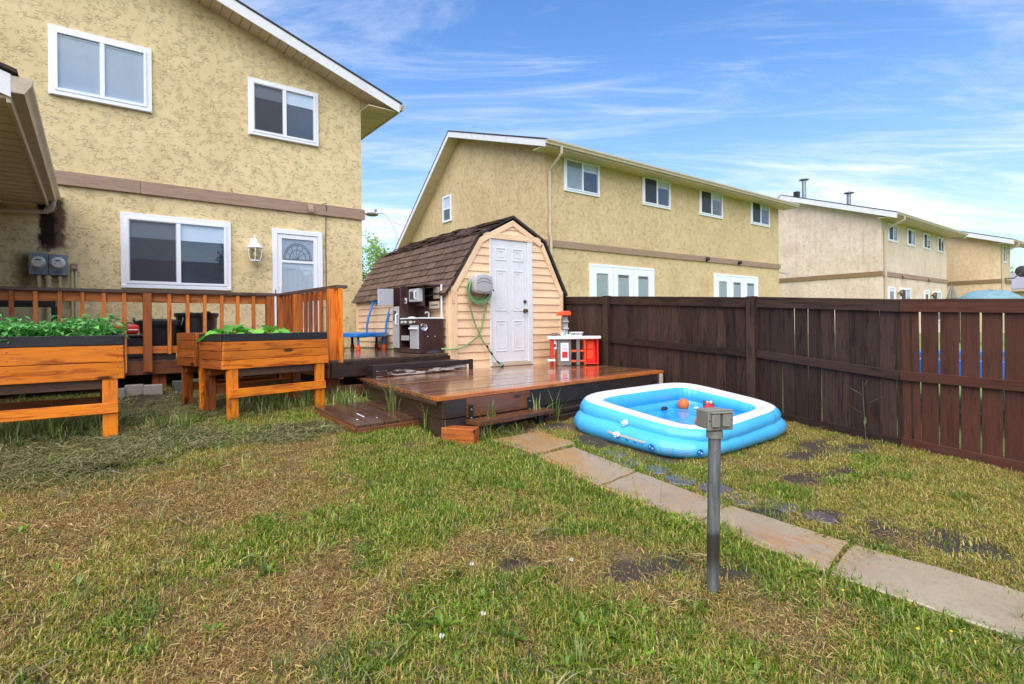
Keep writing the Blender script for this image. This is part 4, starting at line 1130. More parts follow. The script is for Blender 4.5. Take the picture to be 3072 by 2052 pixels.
st = thing('deck_step', 'long wet brown step board bracketed to the deck front', 'step', (3.0, 4.0, 0.3))
plank('tread', st, (2.60, 3.985, 0.462), (3.56, 4.115, 0.462), 0.19, 0.04, M['brown_wood'])
for x in (2.66, 3.45):
    plank('support', st, (x, 4.02 + (x - 2.66) * .12, 0.26), (x, 4.02 + (x - 2.66) * .12, 0.44), 0.05, 0.09, M['skirt'], up=(0, 1, 0))
bl = plank('timber_block', None, (2.40, 4.13, 0.37), (2.57, 3.88, 0.37), 0.13, 0.14, M['orange_dark'], bev=0.006)
tag(bl, 'short orange timber block beside the deck step', 'timber')

sb = thing('step_box', 'dark wooden box step with peeling white stripe between the decks', 'step', (3.3, 6.3, LZ))
ZT = 0.845
A_, B_ = Vector((2.635, 6.10, 0)), Vector((4.10, 6.34, 0))
for k in range(2):
    o_ = Vector((-0.04, 0.165, 0)) * k
    plank('tread', sb, (A_.x + o_.x, A_.y + 0.10 + o_.y, ZT - 0.012), (3.93 + o_.x * 0, A_.y + 0.10 + 0.212 + o_.y, ZT - 0.012), 0.155, 0.03, M['dark_wood'])
plank('riser', sb, (A_.x, A_.y + 0.012, ZT - 0.03), (B_.x, B_.y + 0.012, ZT - 0.03), 0.03, 0.06, M['skirt'])
def peel_mat():
    nt = NT('peeling_white_paint')
    v = nt.obj()
    f = nt.mr(nt.noise(nt.mapped(v, (3, 22, 22)), 1.0, 6, 0.7, 0.6), 0.48, 0.55)
    col = nt.mix(f, lin((66, 44, 34)), lin((196, 190, 182)))
    nt.set(Base_Color=col, Roughness=0.5); nt.bump(f, 0.4, 0.003)
    return nt.mat
M['peel'] = peel_mat()
plank('riser', sb, (A_.x + 0.005, A_.y + 0.02, ZT - 0.10), (B_.x - 0.05, B_.y + 0.018, ZT - 0.10), 0.028, 0.075, M['peel'])
plank('side_board', sb, (2.622, 6.10, ZT - 0.07), (2.56, 6.55, ZT - 0.07), 0.03, 0.145, M['skirt'])
plank('end_block', sb, (B_.x + 0.012, B_.y - 0.005, LZ + 0.004), (B_.x + 0.012, B_.y - 0.005, ZT + 0.004), 0.05, 0.04, M['skirt'], up=(0, 1, 0))

pf = thing('wooden_platform', 'low brown plank platform lying in the grass left of the step', 'platform', (2.15, 5.1, 0.38))
PA = [(1.77, 5.64), (1.78, 4.55), (2.46, 4.60), (2.55, 5.66)]
for k in range(5):
    t0, t1 = k / 5 + 0.006, (k + 1) / 5 - 0.006
    L_ = lambda a, b, t: (a[0] + (b[0] - a[0]) * t, a[1] + (b[1] - a[1]) * t)
    q = [L_(PA[1], PA[2], t0), L_(PA[1], PA[2], t1), L_(PA[0], PA[3], t1), L_(PA[0], PA[3], t0)]
    zf = lambda p: 0.425 + 0.04 * (p[1] - 4.55)
    slabpoly('plank', pf, [(p[0], p[1], zf(p)) for p in q], (0, 0, 0.035), M['pallet'], bevel=0.004, dirx=(0, 1, 0))
plank('edge_board', pf, (1.79, 4.545, 0.39), (2.45, 4.595, 0.39), 0.03, 0.085, M['brown_wood'])
plank('edge_board', pf, (1.775, 4.56, 0.39), (1.765, 5.63, 0.43), 0.03, 0.09, M['brown_wood'])
for k, (x, y, l, w_) in enumerate(((1.98, 4.95, 0.22, 0.02), (1.88, 4.78, 0.05, 0.02), (2.06, 4.76, 0.04, 0.012))):
    mk = MB(); z = 0.425 + 0.04 * (y - 4.55) + 0.0365
    mk.add([(x - w_/2, y - l/2, z - 0.04*l/2), (x + w_/2, y - l/2*.7, z - 0.04*l/2), (x + w_*.7, y + l/2, z + 0.04*l/2), (x - w_*.2, y + l/2*.8, z + 0.04*l/2)], [(0, 1, 2, 3)])
    mk.build('paint_scuff', M['white_dirty'], pf)

# ------------------------------------------------------------------ the gambrel shed
sh = thing('garden_shed', 'peach gambrel garden shed with white panel door and brown shingles', 'shed', (5.0, 8.2, 0.6))
SY, SB = 6.60, 9.95
prof = [(3.95, 1.80), (4.445, 2.58), (5.04, 2.885), (5.635, 2.58), (6.05, 1.80)]
MB().prism([(3.96,SY+0.02,0.60),(3.96,SY+0.02,1.79)] + [(a, SY + 0.02, b - 0.012) for a, b in prof[1:4]] + [(6.04,SY+0.02,1.79),(6.04,SY+0.02,0.60)], (0, SB - SY - 0.02, 0)).build('wall', M['trim_peach'], sh)
def shed_x(z, side):                                       # gable outline at height z
    if z <= 1.80: return 3.95 if side < 0 else 6.05
    if z <= 2.58:
        t = (z - 1.80) / 0.78
        return 3.95 + 0.495 * t if side < 0 else 6.05 - 0.415 * t
    t = min(1, (z - 2.58) / 0.305)
    return 4.445 + 0.595 * t if side < 0 else 5.635 - 0.595 * t
def lap(parent, p0, p1, q0, q1, out, name='siding_board'):
    """one lap board: lower edge p0->p1 proud, upper edge q0->q1 tucked in"""
    o = Vector(out); p0, p1, q0, q1 = map(Vector, (p0, p1, q0, q1))
    c = (p0 + p1 + q0 + q1) / 4
    X = (p1 - p0).normalized()
    Y = Vector((0, 0, 1)).cross(X); Mr = Matrix(((X.x, Y.x, 0), (X.y, Y.y, 0), (X.z, Y.z, 1))); inv = Mr.inverted()
    vs = [p0, p1, q1, q0, p0 + o * 0.024, p1 + o * 0.024, q1 + o * 0.007, q0 + o * 0.007]
    mb = MB().add([inv @ (v - c) for v in vs], [(3,2,1,0),(4,5,6,7),(0,1,5,4),(1,2,6,5),(2,3,7,6),(3,0,4,7)])
    return mb.build(name, M['siding'], parent, M=Matrix.Translation(c) @ Mr.to_4x4(), origin=(0, 0, 0))
EXP = 0.1165
z = 0.695; row = 0
while z < 2.58:
    z1 = min(z + EXP, 2.585)
    xl0, xl1 = shed_x(z, -1) + 0.10, shed_x(z1, -1) + 0.10
    xr0, xr1 = shed_x(z, 1) - 0.06, shed_x(z1, 1) - 0.06
    if xl0 < 4.60 and xl1 < 4.60: lap(sh, (xl0, SY, z), (4.615, SY, z), (xl1, SY, z1), (4.615, SY, z1), (0, -1, 0))
    if xr0 > 5.43 and xr1 > 5.43: lap(sh, (5.42, SY, z), (xr0, SY, z), (5.42, SY, z1), (xr1, SY, z1), (0, -1, 0))
    z = z1; row += 1
z = 2.665
while z < 2.80:
    z1 = min(z + 0.075, 2.82)
    lap(sh, (shed_x(z, -1) + 0.06, SY, z), (shed_x(z, 1) - 0.06, SY, z), (min(5.03, shed_x(z1, -1) + 0.06), SY, z1), (max(5.05, shed_x(z1, 1) - 0.06), SY, z1), (0, -1, 0))
    z = z1
z = 0.93
while z < 1.80:
    z1 = min(z + EXP, 1.83)
    lap(sh, (3.95, SB - 0.02, z), (3.95, SY + 0.05, z), (3.95, SB - 0.02, z1), (3.95, SY + 0.05, z1), (-1, 0, 0))
    z = z1
tm = M['trim_peach']
plank('corner_board', sh, (4.00, SY - 0.014, 0.66), (4.00, SY - 0.014, 1.86), 0.105, 0.034, tm, up=(0, 1, 0))
plank('corner_board', sh, (3.938, SY + 0.03, 0.70), (3.938, SY + 0.03, 1.80), 0.075, 0.034, tm, up=(1, 0, 0))
plank('corner_board', sh, (3.93, SB - 0.04, 0.93), (3.93, SB - 0.04, 1.80), 0.09, 0.03, tm, up=(1, 0, 0))
plank('corner_board', sh, (6.022, SY - 0.014, 0.66), (6.022, SY - 0.014, 1.84), 0.06, 0.034, tm, up=(0, 1, 0))
for (a, b) in zip(prof[:-1], prof[1:]):
    d = Vector((b[0] - a[0], 0, b[1] - a[1])).normalized(); nrm = Vector((d.z, 0, -d.x))
    off = nrm * 0.04
    plank('rake_trim', sh, (a[0] + off.x, SY - 0.018 - 0.002 * (a[0] > 4.2), a[1] + off.z), (b[0] + off.x, SY - 0.018 - 0.002 * (a[0] > 4.2), b[1] + off.z), 0.08, 0.036, tm, up=(0, 1, 0))
plank('header_trim', sh, (4.50, SY - 0.02, 2.625), (5.58, SY - 0.02, 2.625), 0.085, 0.034, tm, up=(0, 1, 0))
scr = MB(); cs = Vector((3.985, SY - 0.033, 1.63))
scr.tube([cs + Vector(p) for p in ((0.012,0,0.03),(-0.012,0,0.035),(-0.022,0,0.005),(-0.012,0,-0.025),(0.0,0,-0.02),(0.008,0,0.0),(0.012,0,-0.02),(0.02,0,-0.002),(0.026,0,-0.02))], 0.0022, 4)
scr.build('pencil_scribble', M['groove'], sh)

dj = MB(); SF = Fr((0, SY), (1, 0), (0, -1))
dj.wbox(SF, 4.612, 4.64, 0.705, 2.60, -0.02, 0.03); dj.wbox(SF, 5.322, 5.415, 0.705, 2.60, -0.02, 0.03); dj.wbox(SF, 4.64, 5.322, 2.585, 2.60, -0.02, 0.03)
sdoor = dj.build('door', M['white_dirty'], sh, bevel=0.004)
MB().wbox(SF, 4.643, 5.319, 0.76, 2.583, -0.02, 0.012).build('door_leaf', M['white_dirty'], sdoor, bevel=0.003)
for u0, u1 in ((4.715, 4.925), (5.035, 5.245)):
    for z0, z1 in ((2.27, 2.46), (1.52, 2.13), (0.92, 1.38)):
        pm = MB()
        pm.frame(SF, u0, u1, z0, z1, 0.018, 0.0122, 0.020)
        pm.frame(SF, u0 + 0.045, u1 - 0.045, z0 + 0.045, z1 - 0.045, 0.012, 0.0122, 0.017)
        pm.build('door_panel', M['white_dirty'], sdoor, bevel=0.004)
MB().wbox(SF, 4.64, 5.35, 0.703, 0.755, -0.02, 0.05).build('threshold', M['gutter'], sdoor, bevel=0.004)
for z_, r_, l_ in ((1.665, 0.026, 0.028), (1.525, 0.030, 0.055)):
    Mr = Matrix.Rotation(R(90), 3, 'X')
    MB().lathe([(r_*1.1, 0), (r_*1.1, 0.008), (r_*0.45, 0.012), (r_*0.45, l_*0.5), (r_, l_*0.65), (r_*0.95, l_), (0.001, l_*1.1)], SF.p(5.262, z_, 0.012), 14, Mr).build('door_knob', M['brass'], sdoor, smooth=True)

sroof = sub('roof', sh, (5.0, 8.2, 2.2))
outp = [(3.862, 1.755), (4.405, 2.615), (5.04, 2.945), (5.675, 2.615), (6.13, 1.775)]
deckp = MB()
inn = [(3.882, 1.743), (4.421, 2.600), (5.04, 2.921), (5.659, 2.600), (6.108, 1.763)]
for i in range(4):
    deckp.prism([(outp[i][0], SY - 0.045, outp[i][1]), (outp[i+1][0], SY - 0.045, outp[i+1][1]), (inn[i+1][0], SY - 0.045, inn[i+1][1]), (inn[i][0], SY - 0.045, inn[i][1])], (0, SB - SY + 0.10, 0))
deckp.build('roof_sheathing', M['shingle_dark'], sroof)
def shingle_slope(a, b, rows, lift, curl, ntab=13):
    a = Vector((a[0], 0, a[1])); b = Vector((b[0], 0, b[1]))
    d = (b - a); L = d.length; d.normalize(); nrm = Vector((-d.z, 0, d.x))
    y0, y1 = SY - 0.055, SB + 0.06
    w = (y1 - y0) / ntab
    for r_ in range(rows):
        e = L / rows
        offs = (r_ % 2) * w / 2 + random.uniform(-0.03, 0.03)
        y = y0 - (w - offs if offs > 0.02 else 0)
        while y < y1 - 0.02:
            ya, yb = max(y, y0), min(y + w - 0.018, y1)
            if yb - ya > 0.04:
                c0 = a + d * (r_ * e - 0.012) + nrm * (0.018 + lift)
                c1 = a + d * (r_ * e + e * 1.12) + nrm * (0.004 + lift)
                k = random.uniform(-curl, curl); k2 = random.uniform(0, curl)
                c0 = c0 + nrm * k2
                mid = Vector((0, (ya + yb) / 2, 0))
                X = Vector((0, 1, k)).normalized()
                up = nrm
                sd = (c1 - c0)
                p = (c0 + c1) / 2 + mid
                plank('shingle', sroof, p - X * (yb - ya) / 2, p + X * (yb - ya) / 2, round(sd.length, 3), 0.008, M['shingle'], up=(Vector((0, 1, 0)).cross(sd.normalized()) * -1), bev=0)
            y += w
shingle_slope(outp[0], outp[1], 8, 0.0, 0.006)
shingle_slope(outp[1], outp[2], 6, 0.0, 0.03, ntab=14)
for i in (2, 3):
    q = MB(); q.prism([(outp[i][0], SY - 0.05, outp[i][1]), (outp[i+1][0], SY - 0.05, outp[i+1][1]), (outp[i+1][0] + 0.012, SY - 0.05, outp[i+1][1] + 0.012), (outp[i][0] + 0.006, SY - 0.05, outp[i][1] + 0.014)], (0, SB - SY + 0.11, 0))
    q.build('shingle_sheet', M['shingle'], sroof)
MB().prism([(3.855, SY + 0.06, 1.73), (3.855, SY + 0.95, 1.735), (3.885, SY + 0.95, 1.775), (3.885, SY + 0.06, 1.775)], (-0.03, 0, 0.02)).build('torn_felt', M['shingle_dark'], sroof)

# hose reel on the shed front
hr = thing('hose_reel', 'grey wall hose reel with coiled green hose beside the shed door', 'hose reel', (4.45, 6.55, 1.7))
rc = Vector((4.375, SY - 0.026, 1.885))
ol = []
for t in range(25):
    a = 2 * math.pi * t / 24
    ca, sa = math.cos(a), math.sin(a)
    rr = 1.0 / (abs(ca) ** 5 + abs(sa) ** 5) ** (1 / 5.0)
    ol.append(rc + Vector((0.158 * rr * ca * (1.0 - 0.07 * max(0, sa)), 0, 0.132 * rr * sa + 0.018 * max(0, sa) * (1 - abs(ca)))))
cv = MB(); cv.prism(ol[:-1], (0, -0.20, 0))
cover = cv.build('cover', M['grey_plastic'], hr, bevel=0.022, seg=3, smooth=True)
gr = MB()
for k, (zz, w_, h_) in enumerate(((0.055, 0.11, 0.045), (0.022, 0.125, 0.03), (-0.075, 0.12, -0.022))):
    gr.tube([rc + Vector((w_ * (t / 10 - 1), -0.201, zz + h_ * (1 - (t / 10 - 1) ** 2) - 0.012)) for t in range(21)], 0.0035, 5)
gr.build('cover_groove', M['groove'], cover)
co = MB()
for k in range(6):
    rr = 0.150 + 0.014 * (k % 3); yy = -0.05 - 0.028 * (k // 2); dx = -0.02 + 0.012 * (k % 2)
    co.tube([rc + Vector((dx + rr * 1.08 * math.cos(a), yy, -0.045 - 0.012 * k + rr * 0.98 * math.sin(a))) for a in [2 * math.pi * t / 28 for t in range(28)]], 0.0105, 8, closed=True)
coil = co.build('hose_coil', M['hose'], hr, smooth=True)
def spl(pts, n=8):
    pts = [Vector(p) for p in pts]; out = []
    for i in range(len(pts) - 1):
        p0, p1, p2, p3 = pts[max(i-1, 0)], pts[i], pts[i+1], pts[min(i+2, len(pts)-1)]
        for k in range(n):
            t = k / n
            out.append(0.5 * ((2*p1) + (p2-p0)*t + (2*p0-5*p1+4*p2-p3)*t*t + (3*p1-p0-3*p2+p3)*t**3))
    return out + [pts[-1]]
YH = SY - 0.055
ho = MB(); ho.tube(spl([(4.20, YH-0.10, 1.93), (4.165, YH-0.10, 1.80), (4.20, YH-0.06, 1.60), (4.30, YH-0.02, 1.36), (4.385, YH-0.03, 1.18), (4.43, YH-0.03, 1.09), (4.50, YH-0.04, 1.00)]), 0.0115, 8)
ho.build('hose', M['hose'], hr, smooth=True)
ho = MB(); ho.tube(spl([(4.52, YH-0.08, 1.74), (4.50, YH-0.05, 1.62), (4.475, YH-0.012, 1.45), (4.43, YH-0.008, 1.28), (4.36, YH-0.01, 1.17), (4.25, YH-0.01, 1.08), (4.08, YH-0.02, 1.00), (3.93, YH-0.03, 0.985), (3.80, YH+0.05, 0.99)]), 0.0115, 8)
ho.build('hose', M['hose'], hr, smooth=True)
ck = MB(); ck.tube([rc + Vector(p) for p in ((0.15, -0.12, -0.01), (0.17, -0.12, -0.03), (0.205, -0.13, -0.075), (0.20, -0.15, -0.085))], 0.009, 8)
ck.build('crank', M['groove'], hr, smooth=True)
wd = MB(); wd.tube([(4.50, YH-0.04, 1.005), (4.56, YH-0.05, 0.91)], [0.012, 0.012], 8); wd.build('wand_grip', M['hose'], hr, smooth=True)
wd = MB(); wd.tube([(4.505, YH-0.065, 0.965), (4.555, YH-0.06, 0.905), (4.66, YH-0.07, 0.775)], 0.006, 8); wd.build('wand_tube', M['metal'], hr, smooth=True)
wd = MB(); wd.tube([(4.492, YH-0.04, 1.02), (4.515, YH-0.045, 0.985)], 0.015, 8); wd.tube([(4.55, YH-0.055, 0.925), (4.58, YH-0.06, 0.885)], 0.015, 8); wd.tube([(4.65, YH-0.07, 0.79), (4.70, YH-0.075, 0.755)], [0.010, 0.013], 8)
wd.build('wand_joint', M['black_plastic'], hr, smooth=True)
M['wand_green'] = plain('wand_head_green', (96, 128, 124), 0.4, 0.05)
wd = MB(); wd.tube([(4.70, YH-0.075, 0.765), (4.715, YH-0.09, 0.735), (4.72, YH-0.11, 0.712)], [0.016, 0.026, 0.03], 12); wd.build('wand_head', M['wand_green'], hr, smooth=True)

# ------------------------------------------------------------------ fences
def FXf(y): return 5.95 + max(0.0, float(y) - 3.3) * 0.062      # the fence swings out a little towards the shed
def ztop(y): return np.interp(y, [-2, 1.02, 1.87, 3.3, 5.4, 6.5, 7.5], [1.33, 1.459, 1.487, 1.574, 1.687, 1.737, 1.78])
def zmid(y): return np.interp(y, [-2, 1.03, 1.87, 3.2, 5.4, 7.5], [0.70, 0.814, 0.848, 0.996, 1.113, 1.20])
def fence(name, label, y0, y1, mat, pitch, gap, posts, seed, step=0.0):
    f = thing(name, label, 'fence', (5.95, (y0 + y1) / 2, 0.08 * (y0 + y1) / 2))
    random.seed(seed)
    y = y1
    while y > y0 + 0.02:
        w = pitch * random.uniform(0.96, 1.03)
        g = random.uniform(*gap)
        yc = y - w / 2
        zb = 0.08 * yc + 0.035; zt = float(ztop(yc)) - 0.012
        ln = random.uniform(-0.006, 0.006)
        plank('board', f, (FXf(yc) + 0.012, yc + ln, zb), (FXf(yc) + 0.012, yc - ln, zt), w - g, 0.018, mat, up=(-1, 0, 0), jit=0.03)
        y -= w
    rails = [(y0, y1)] if not posts else [(posts[i+1], posts[i]) for i in range(len(posts) - 1)]
    for a, b in rails:
        e = 0.047 if posts else 0.0
        plank('top_rail', f, (FXf(b) - 0.018, b - e, float(ztop(b)) - 0.047), (FXf(a) - 0.018, a + e, float(ztop(a)) - 0.047), 0.036, 0.095, mat)
        plank('cap_rail', f, (FXf(b) + 0.006, b - e, float(ztop(b)) + 0.012), (FXf(a) + 0.006, a + e, float(ztop(a)) + 0.012), 0.085, 0.022, mat)
        plank('middle_rail', f, (FXf(b) - 0.020, b - e, float(zmid(b)) - 0.043), (FXf(a) - 0.020, a + e, float(zmid(a)) - 0.043), 0.040, 0.086, mat)
        plank('kick_board', f, (FXf(b) - 0.016, b - e, 0.08 * b + 0.03), (FXf(a) - 0.016, a + e, 0.08 * a + 0.03), 0.028, 0.105, mat)
    return f
f1 = fence('dark_fence', 'weathered dark brown board fence running from the shed past the pool', 1.873, 7.4, M['fence'], 0.135, (0.001, 0.007), [7.4, 5.63, 3.295, 1.826], 21)
for y in (5.63, 3.295):
    plank('post', f1, (FXf(y) - 0.035, y, 0.08 * y - 0.02), (FXf(y) - 0.035, y, float(ztop(y)) + 0.03), 0.095, 0.09, M['fence'], up=(-1, 0, 0))
f2 = fence('red_brown_fence', 'freshly stained reddish brown fence section with open gaps at right edge', -1.9, 1.87, M['fence_red'], 0.1425, (0.012, 0.017), None, 22)
random.seed(99)

# ------------------------------------------------------------------ inflatable pool
pool = thing('inflatable_pool', 'blue inflatable paddling pool with white rim sagging at its front', 'pool', (4.45, 3.3, 0.26))
def bil(q, u, v):
    L, N, Rr, B = [np.array(p, float) for p in q]
    a = (1 + u) / 2; b = (1 + v) / 2
    return (L * (1 - a) * b + N * (1 - a) * (1 - b) + Rr * a * (1 - b) + B * a * b)
def supere(t, e):
    c, s = math.cos(t), math.sin(t)
    return (math.copysign(abs(c) ** (2 / e), c), math.copysign(abs(s) ** (2 / e), s))
BASEQ = [(3.62, 3.86, 0), (3.64, 2.66, 0), (5.46, 2.68, 0), (5.42, 3.90, 0)]
TOPQ = [(3.74, 3.78, 0.63), (4.00, 2.62, 0.44), (5.38, 2.80, 0.49), (5.38, 3.84, 0.64)]
NT_ = 96
cen = []
for i in range(NT_):
    t = 2 * math.pi * i / NT_
    u, v = supere(t, 5.2)
    b = bil(BASEQ, u, v); tp = bil(TOPQ, u, v)
    g = 0.08 * b[1]
    cen.append((b, tp, g))
def ring_pts(which):
    out = []
    for (b, tp, g) in cen:
        Ht = tp[2] - g
        if which == 0:
            w = 0.38; c = b[:2] * (1 - w) + tp[:2] * w; out.append((c[0], c[1], g + 0.28 * Ht, 0.37 * Ht))
        else:
            w = 0.66; c = b[:2] * (1 - w) + tp[:2] * w; out.append((c[0], c[1], g + 0.66 * Ht, 0.355 * Ht))
    return np.array(out)
def ring_mesh(P, rh, white):
    mb = MB(); n = 28; vs = []
    m = len(P)
    ctr = P[:, :2].mean(0)
    for i in range(m):
        tg = P[(i + 1) % m, :2] - P[i - 1, :2]; tg /= np.linalg.norm(tg)
        nr = np.array((tg[1], -tg[0]))
        if nr @ (P[i, :2] - ctr) < 0: nr = -nr
        wr = 1 + 0.03 * math.sin(i * 1.7) + 0.02 * math.sin(i * 0.61 + 1)
        for k in range(n):
            a = 2 * math.pi * k / n
            vs.append((P[i, 0] + nr[0] * rh * wr * math.cos(a), P[i, 1] + nr[1] * rh * wr * math.cos(a), P[i, 2] + P[i, 3] * math.sin(a)))
    fs0, fs1 = [], []
    for i in range(m):
        j = (i + 1) % m
        for k in range(n):
            l = (k + 1) % n
            a = 360 * (k + 0.5) / n
            (fs1 if (white and 48 < a < 140) else fs0).append((i*n+k, j*n+k, j*n+l, i*n+l))
    b0 = len(mb.v)
    mb.v += vs
    for f in fs0: mb.f.append(f); mb.m.append(0)
    for f in fs1: mb.f.append(f); mb.m.append(1)
    return mb
PL, PU = ring_pts(0), ring_pts(1)
ring_mesh(PL, 0.14, False).build('lower_ring', [M['pool_blue']], pool, smooth=True)
ring_mesh(PU, 0.125, True).build('upper_ring', [M['pool_blue'], M['pool_white']], pool, smooth=True)
def water_mat():
    nt = NT('pool_water')
    p = nt.pos()
    n1 = nt.noise(p, 9, 4, 0.6, 0.8); n2 = nt.noise(p, 38, 3, 0.6, 0.3)
    col = nt.mix(nt.mr(n1, 0.35, 0.7), lin((36, 150, 226)), lin((84, 184, 240)))
    nt.set(Base_Color=col, Roughness=0.06, Specular_IOR_Level=0.6, Coat_Weight=0.3, Coat_Roughness=0.03)
    vo = nt.n('ShaderNodeTexVoronoi'); vo.inputs['Scale'].default_value = 16
    nt.l(p, vo.inputs['Vector'])
    rip = nt.math('SINE', nt.math('MULTIPLY', vo.outputs['Distance'], 26.0))
    nt.bump(nt.math('ADD', nt.math('ADD', n1, nt.math('MULTIPLY', n2, 0.5)), nt.math('MULTIPLY', rip, 0.16)), 0.6, 0.014)
    return nt.mat
WZ = 0.385
wp = MB(); wp.add([(PL[i, 0] * .5 + PU[i, 0] * .5, PL[i, 1] * .5 + PU[i, 1] * .5, WZ) for i in range(NT_)], [tuple(range(NT_))])
wp.build('water', water_mat(), pool)
def pool_pt(i, ang, lower=True, eps=0.004):
    """a point on a ring's skin and its outward normal"""
    P = PL if lower else PU; rh = 0.14 if lower else 0.125
    m = len(P); i = i % m; i0 = int(math.floor(i)); f = i - i0
    q = P[i0] * (1 - f) + P[(i0 + 1) % m] * f
    tg = P[(i0 + 2) % m, :2] - P[i0 - 1, :2]; tg /= np.linalg.norm(tg)
    nr = np.array((tg[1], -tg[0])); ctr = P[:, :2].mean(0)
    if nr @ (q[:2] - ctr) < 0: nr = -nr
    a = R(ang)
    p = Vector((q[0] + nr[0] * (rh + eps) * math.cos(a) * 1.01, q[1] + nr[1] * (rh + eps) * math.cos(a) * 1.01, q[2] + (q[3] + eps) * math.sin(a)))
    n = Vector((nr[0] * math.cos(a) / rh, nr[1] * math.cos(a) / rh, math.sin(a) / q[3])).normalized()
    return p, n
def near_idx(x, y):
    return int(np.argmin((PL[:, 0] - x) ** 2 + (PL[:, 1] - y) ** 2))
iv = near_idx(3.50, 3.25)
for low, i_, a_ in ((True, iv, 10), (False, iv, 5)):
    p, n = pool_pt(i_, a_, low)
    v_ = MB(); q_ = n.to_track_quat('Z', 'Y').to_matrix()
    v_.lathe([(0.026, -0.004), (0.024, 0.008), (0.014, 0.012), (0.013, 0.03), (0.017, 0.034), (0.012, 0.045), (0.001, 0.046)], p, 12, q_)
    v_.tube([p + n * 0.02, p + n * 0.03 + Vector((0, 0, -0.028))], [0.006, 0.010], 6)
    v_.build('valve', M['white'], pool, smooth=True)
def skin_patch(name, i0, i1, a0, a1, mat, n=10, eps=0.003):
    mb = MB(); vs = []
    for k in range(n + 1):
        i = i0 + (i1 - i0) * k / n
        vs.append(pool_pt(i, a0, True, eps)[0]); vs.append(pool_pt(i, a1, True, eps)[0])
    mb.add(vs, [(2*k, 2*k+2, 2*k+3, 2*k+1) for k in range(n)])
    return mb.build(name, mat, pool)
ia, ib = near_idx(3.50, 3.12), near_idx(3.52, 2.98)
sgn = 1 if near_idx(3.5, 2.8) > ia or near_idx(3.5, 2.8) < 10 else -1
dI = 1.0 if (near_idx(3.48, 2.9) - near_idx(3.48, 3.3)) > 0 else -1.0
i0 = near_idx(3.48, 3.05)
skin_patch('warning_strip', i0 - 1.5 * dI, i0 + 1.0 * dI, 14, 6, M['gutter'])
for k in range(5):
    skin_patch('warning_mark', i0 - 1.0 * dI + 0.4 * k * dI, i0 - 0.85 * dI + 0.4 * k * dI, 0, -5, M['pool_navy'], 2)
icn = [near_idx(3.50, 2.92), near_idx(3.75, 2.60)]
for i_ in (i0 + 2.0 * dI, i0 + 12.0 * dI):
    p, n = pool_pt(i_, -6, True)
    q_ = n.to_track_quat('Z', 'Y').to_matrix()
    MB().lathe([(0.028, 0), (0.028, 0.0015), (0.001, 0.002)], p, 20, q_).build('printed_roundel', M['pool_navy'], pool)
    for dx, dy in ((-0.010, 0.008), (0.012, -0.006)):
        MB().lathe([(0.009, 0.002), (0.009, 0.003), (0.0005, 0.0034)], p + q_ @ Vector((dx, dy, 0.0006)), 10, q_).build('printed_face', M['pool_text'], pool)
for blk, (s0, s1) in enumerate(((3.0, 6.2), (6.8, 10.8))):
    for r_ in range(5):
        a_ = 10 - 8.5 * r_
        skin_patch('printed_line', i0 + s0 * dI, i0 + (s1 - (0.5 if r_ == 4 else random.uniform(0, .2))) * dI, a_, a_ - 3.2, M['pool_text'], 8)
def floater(name, label, cat, mb, mat):
    o = mb.build(name, mat, None, smooth=True); tag(o, label, cat); return o
floater('play_ball', 'orange ball floating at the back of the pool', 'ball', MB().ball((5.08, 3.62, WZ + 0.045), 0.062), M['orange_ball'])
toy = thing('floating_toy', 'red and orange bath toy floating beside the orange ball', 'toy', (5.24, 3.42, WZ))
MB().ball((5.24, 3.42, WZ + 0.03), 0.05, sc=(1.3, 1, 0.8)).build('body', M['red'], toy, smooth=True)
for k in range(7):
    a = k * 0.9
    MB().ball((5.24 + 0.06 * math.cos(a), 3.42 + 0.04 * math.sin(a), WZ + 0.055 + 0.012 * (k % 3)), 0.016).build('knob', M[['orange_red', 'meter_face', 'brass', 'pool_navy'][k % 4]], toy, smooth=True)
floater('dark_toy', 'small dark toy floating left of the orange ball', 'toy', MB().ball((4.86, 3.70, WZ + 0.012), 0.03, sc=(1.4, 1, 0.7)), M['black_plastic'])
floater('pale_toy', 'small pale toy between ball and red toy', 'toy', MB().ball((5.14, 3.50, WZ + 0.012), 0.024, sc=(1.5, 1, 0.6)), M['meter_face'])
rg = MB(); rg.tube([(4.50 + 0.12 * math.cos(a), 2.93 + 0.09 * math.sin(a), WZ + 0.02) for a in [2 * math.pi * k / 24 for k in range(24)]], 0.03, 10, closed=True)
floater('orange_ring', 'orange ring toy floating at the front rim of the pool', 'toy', rg, M['orange_ball'])

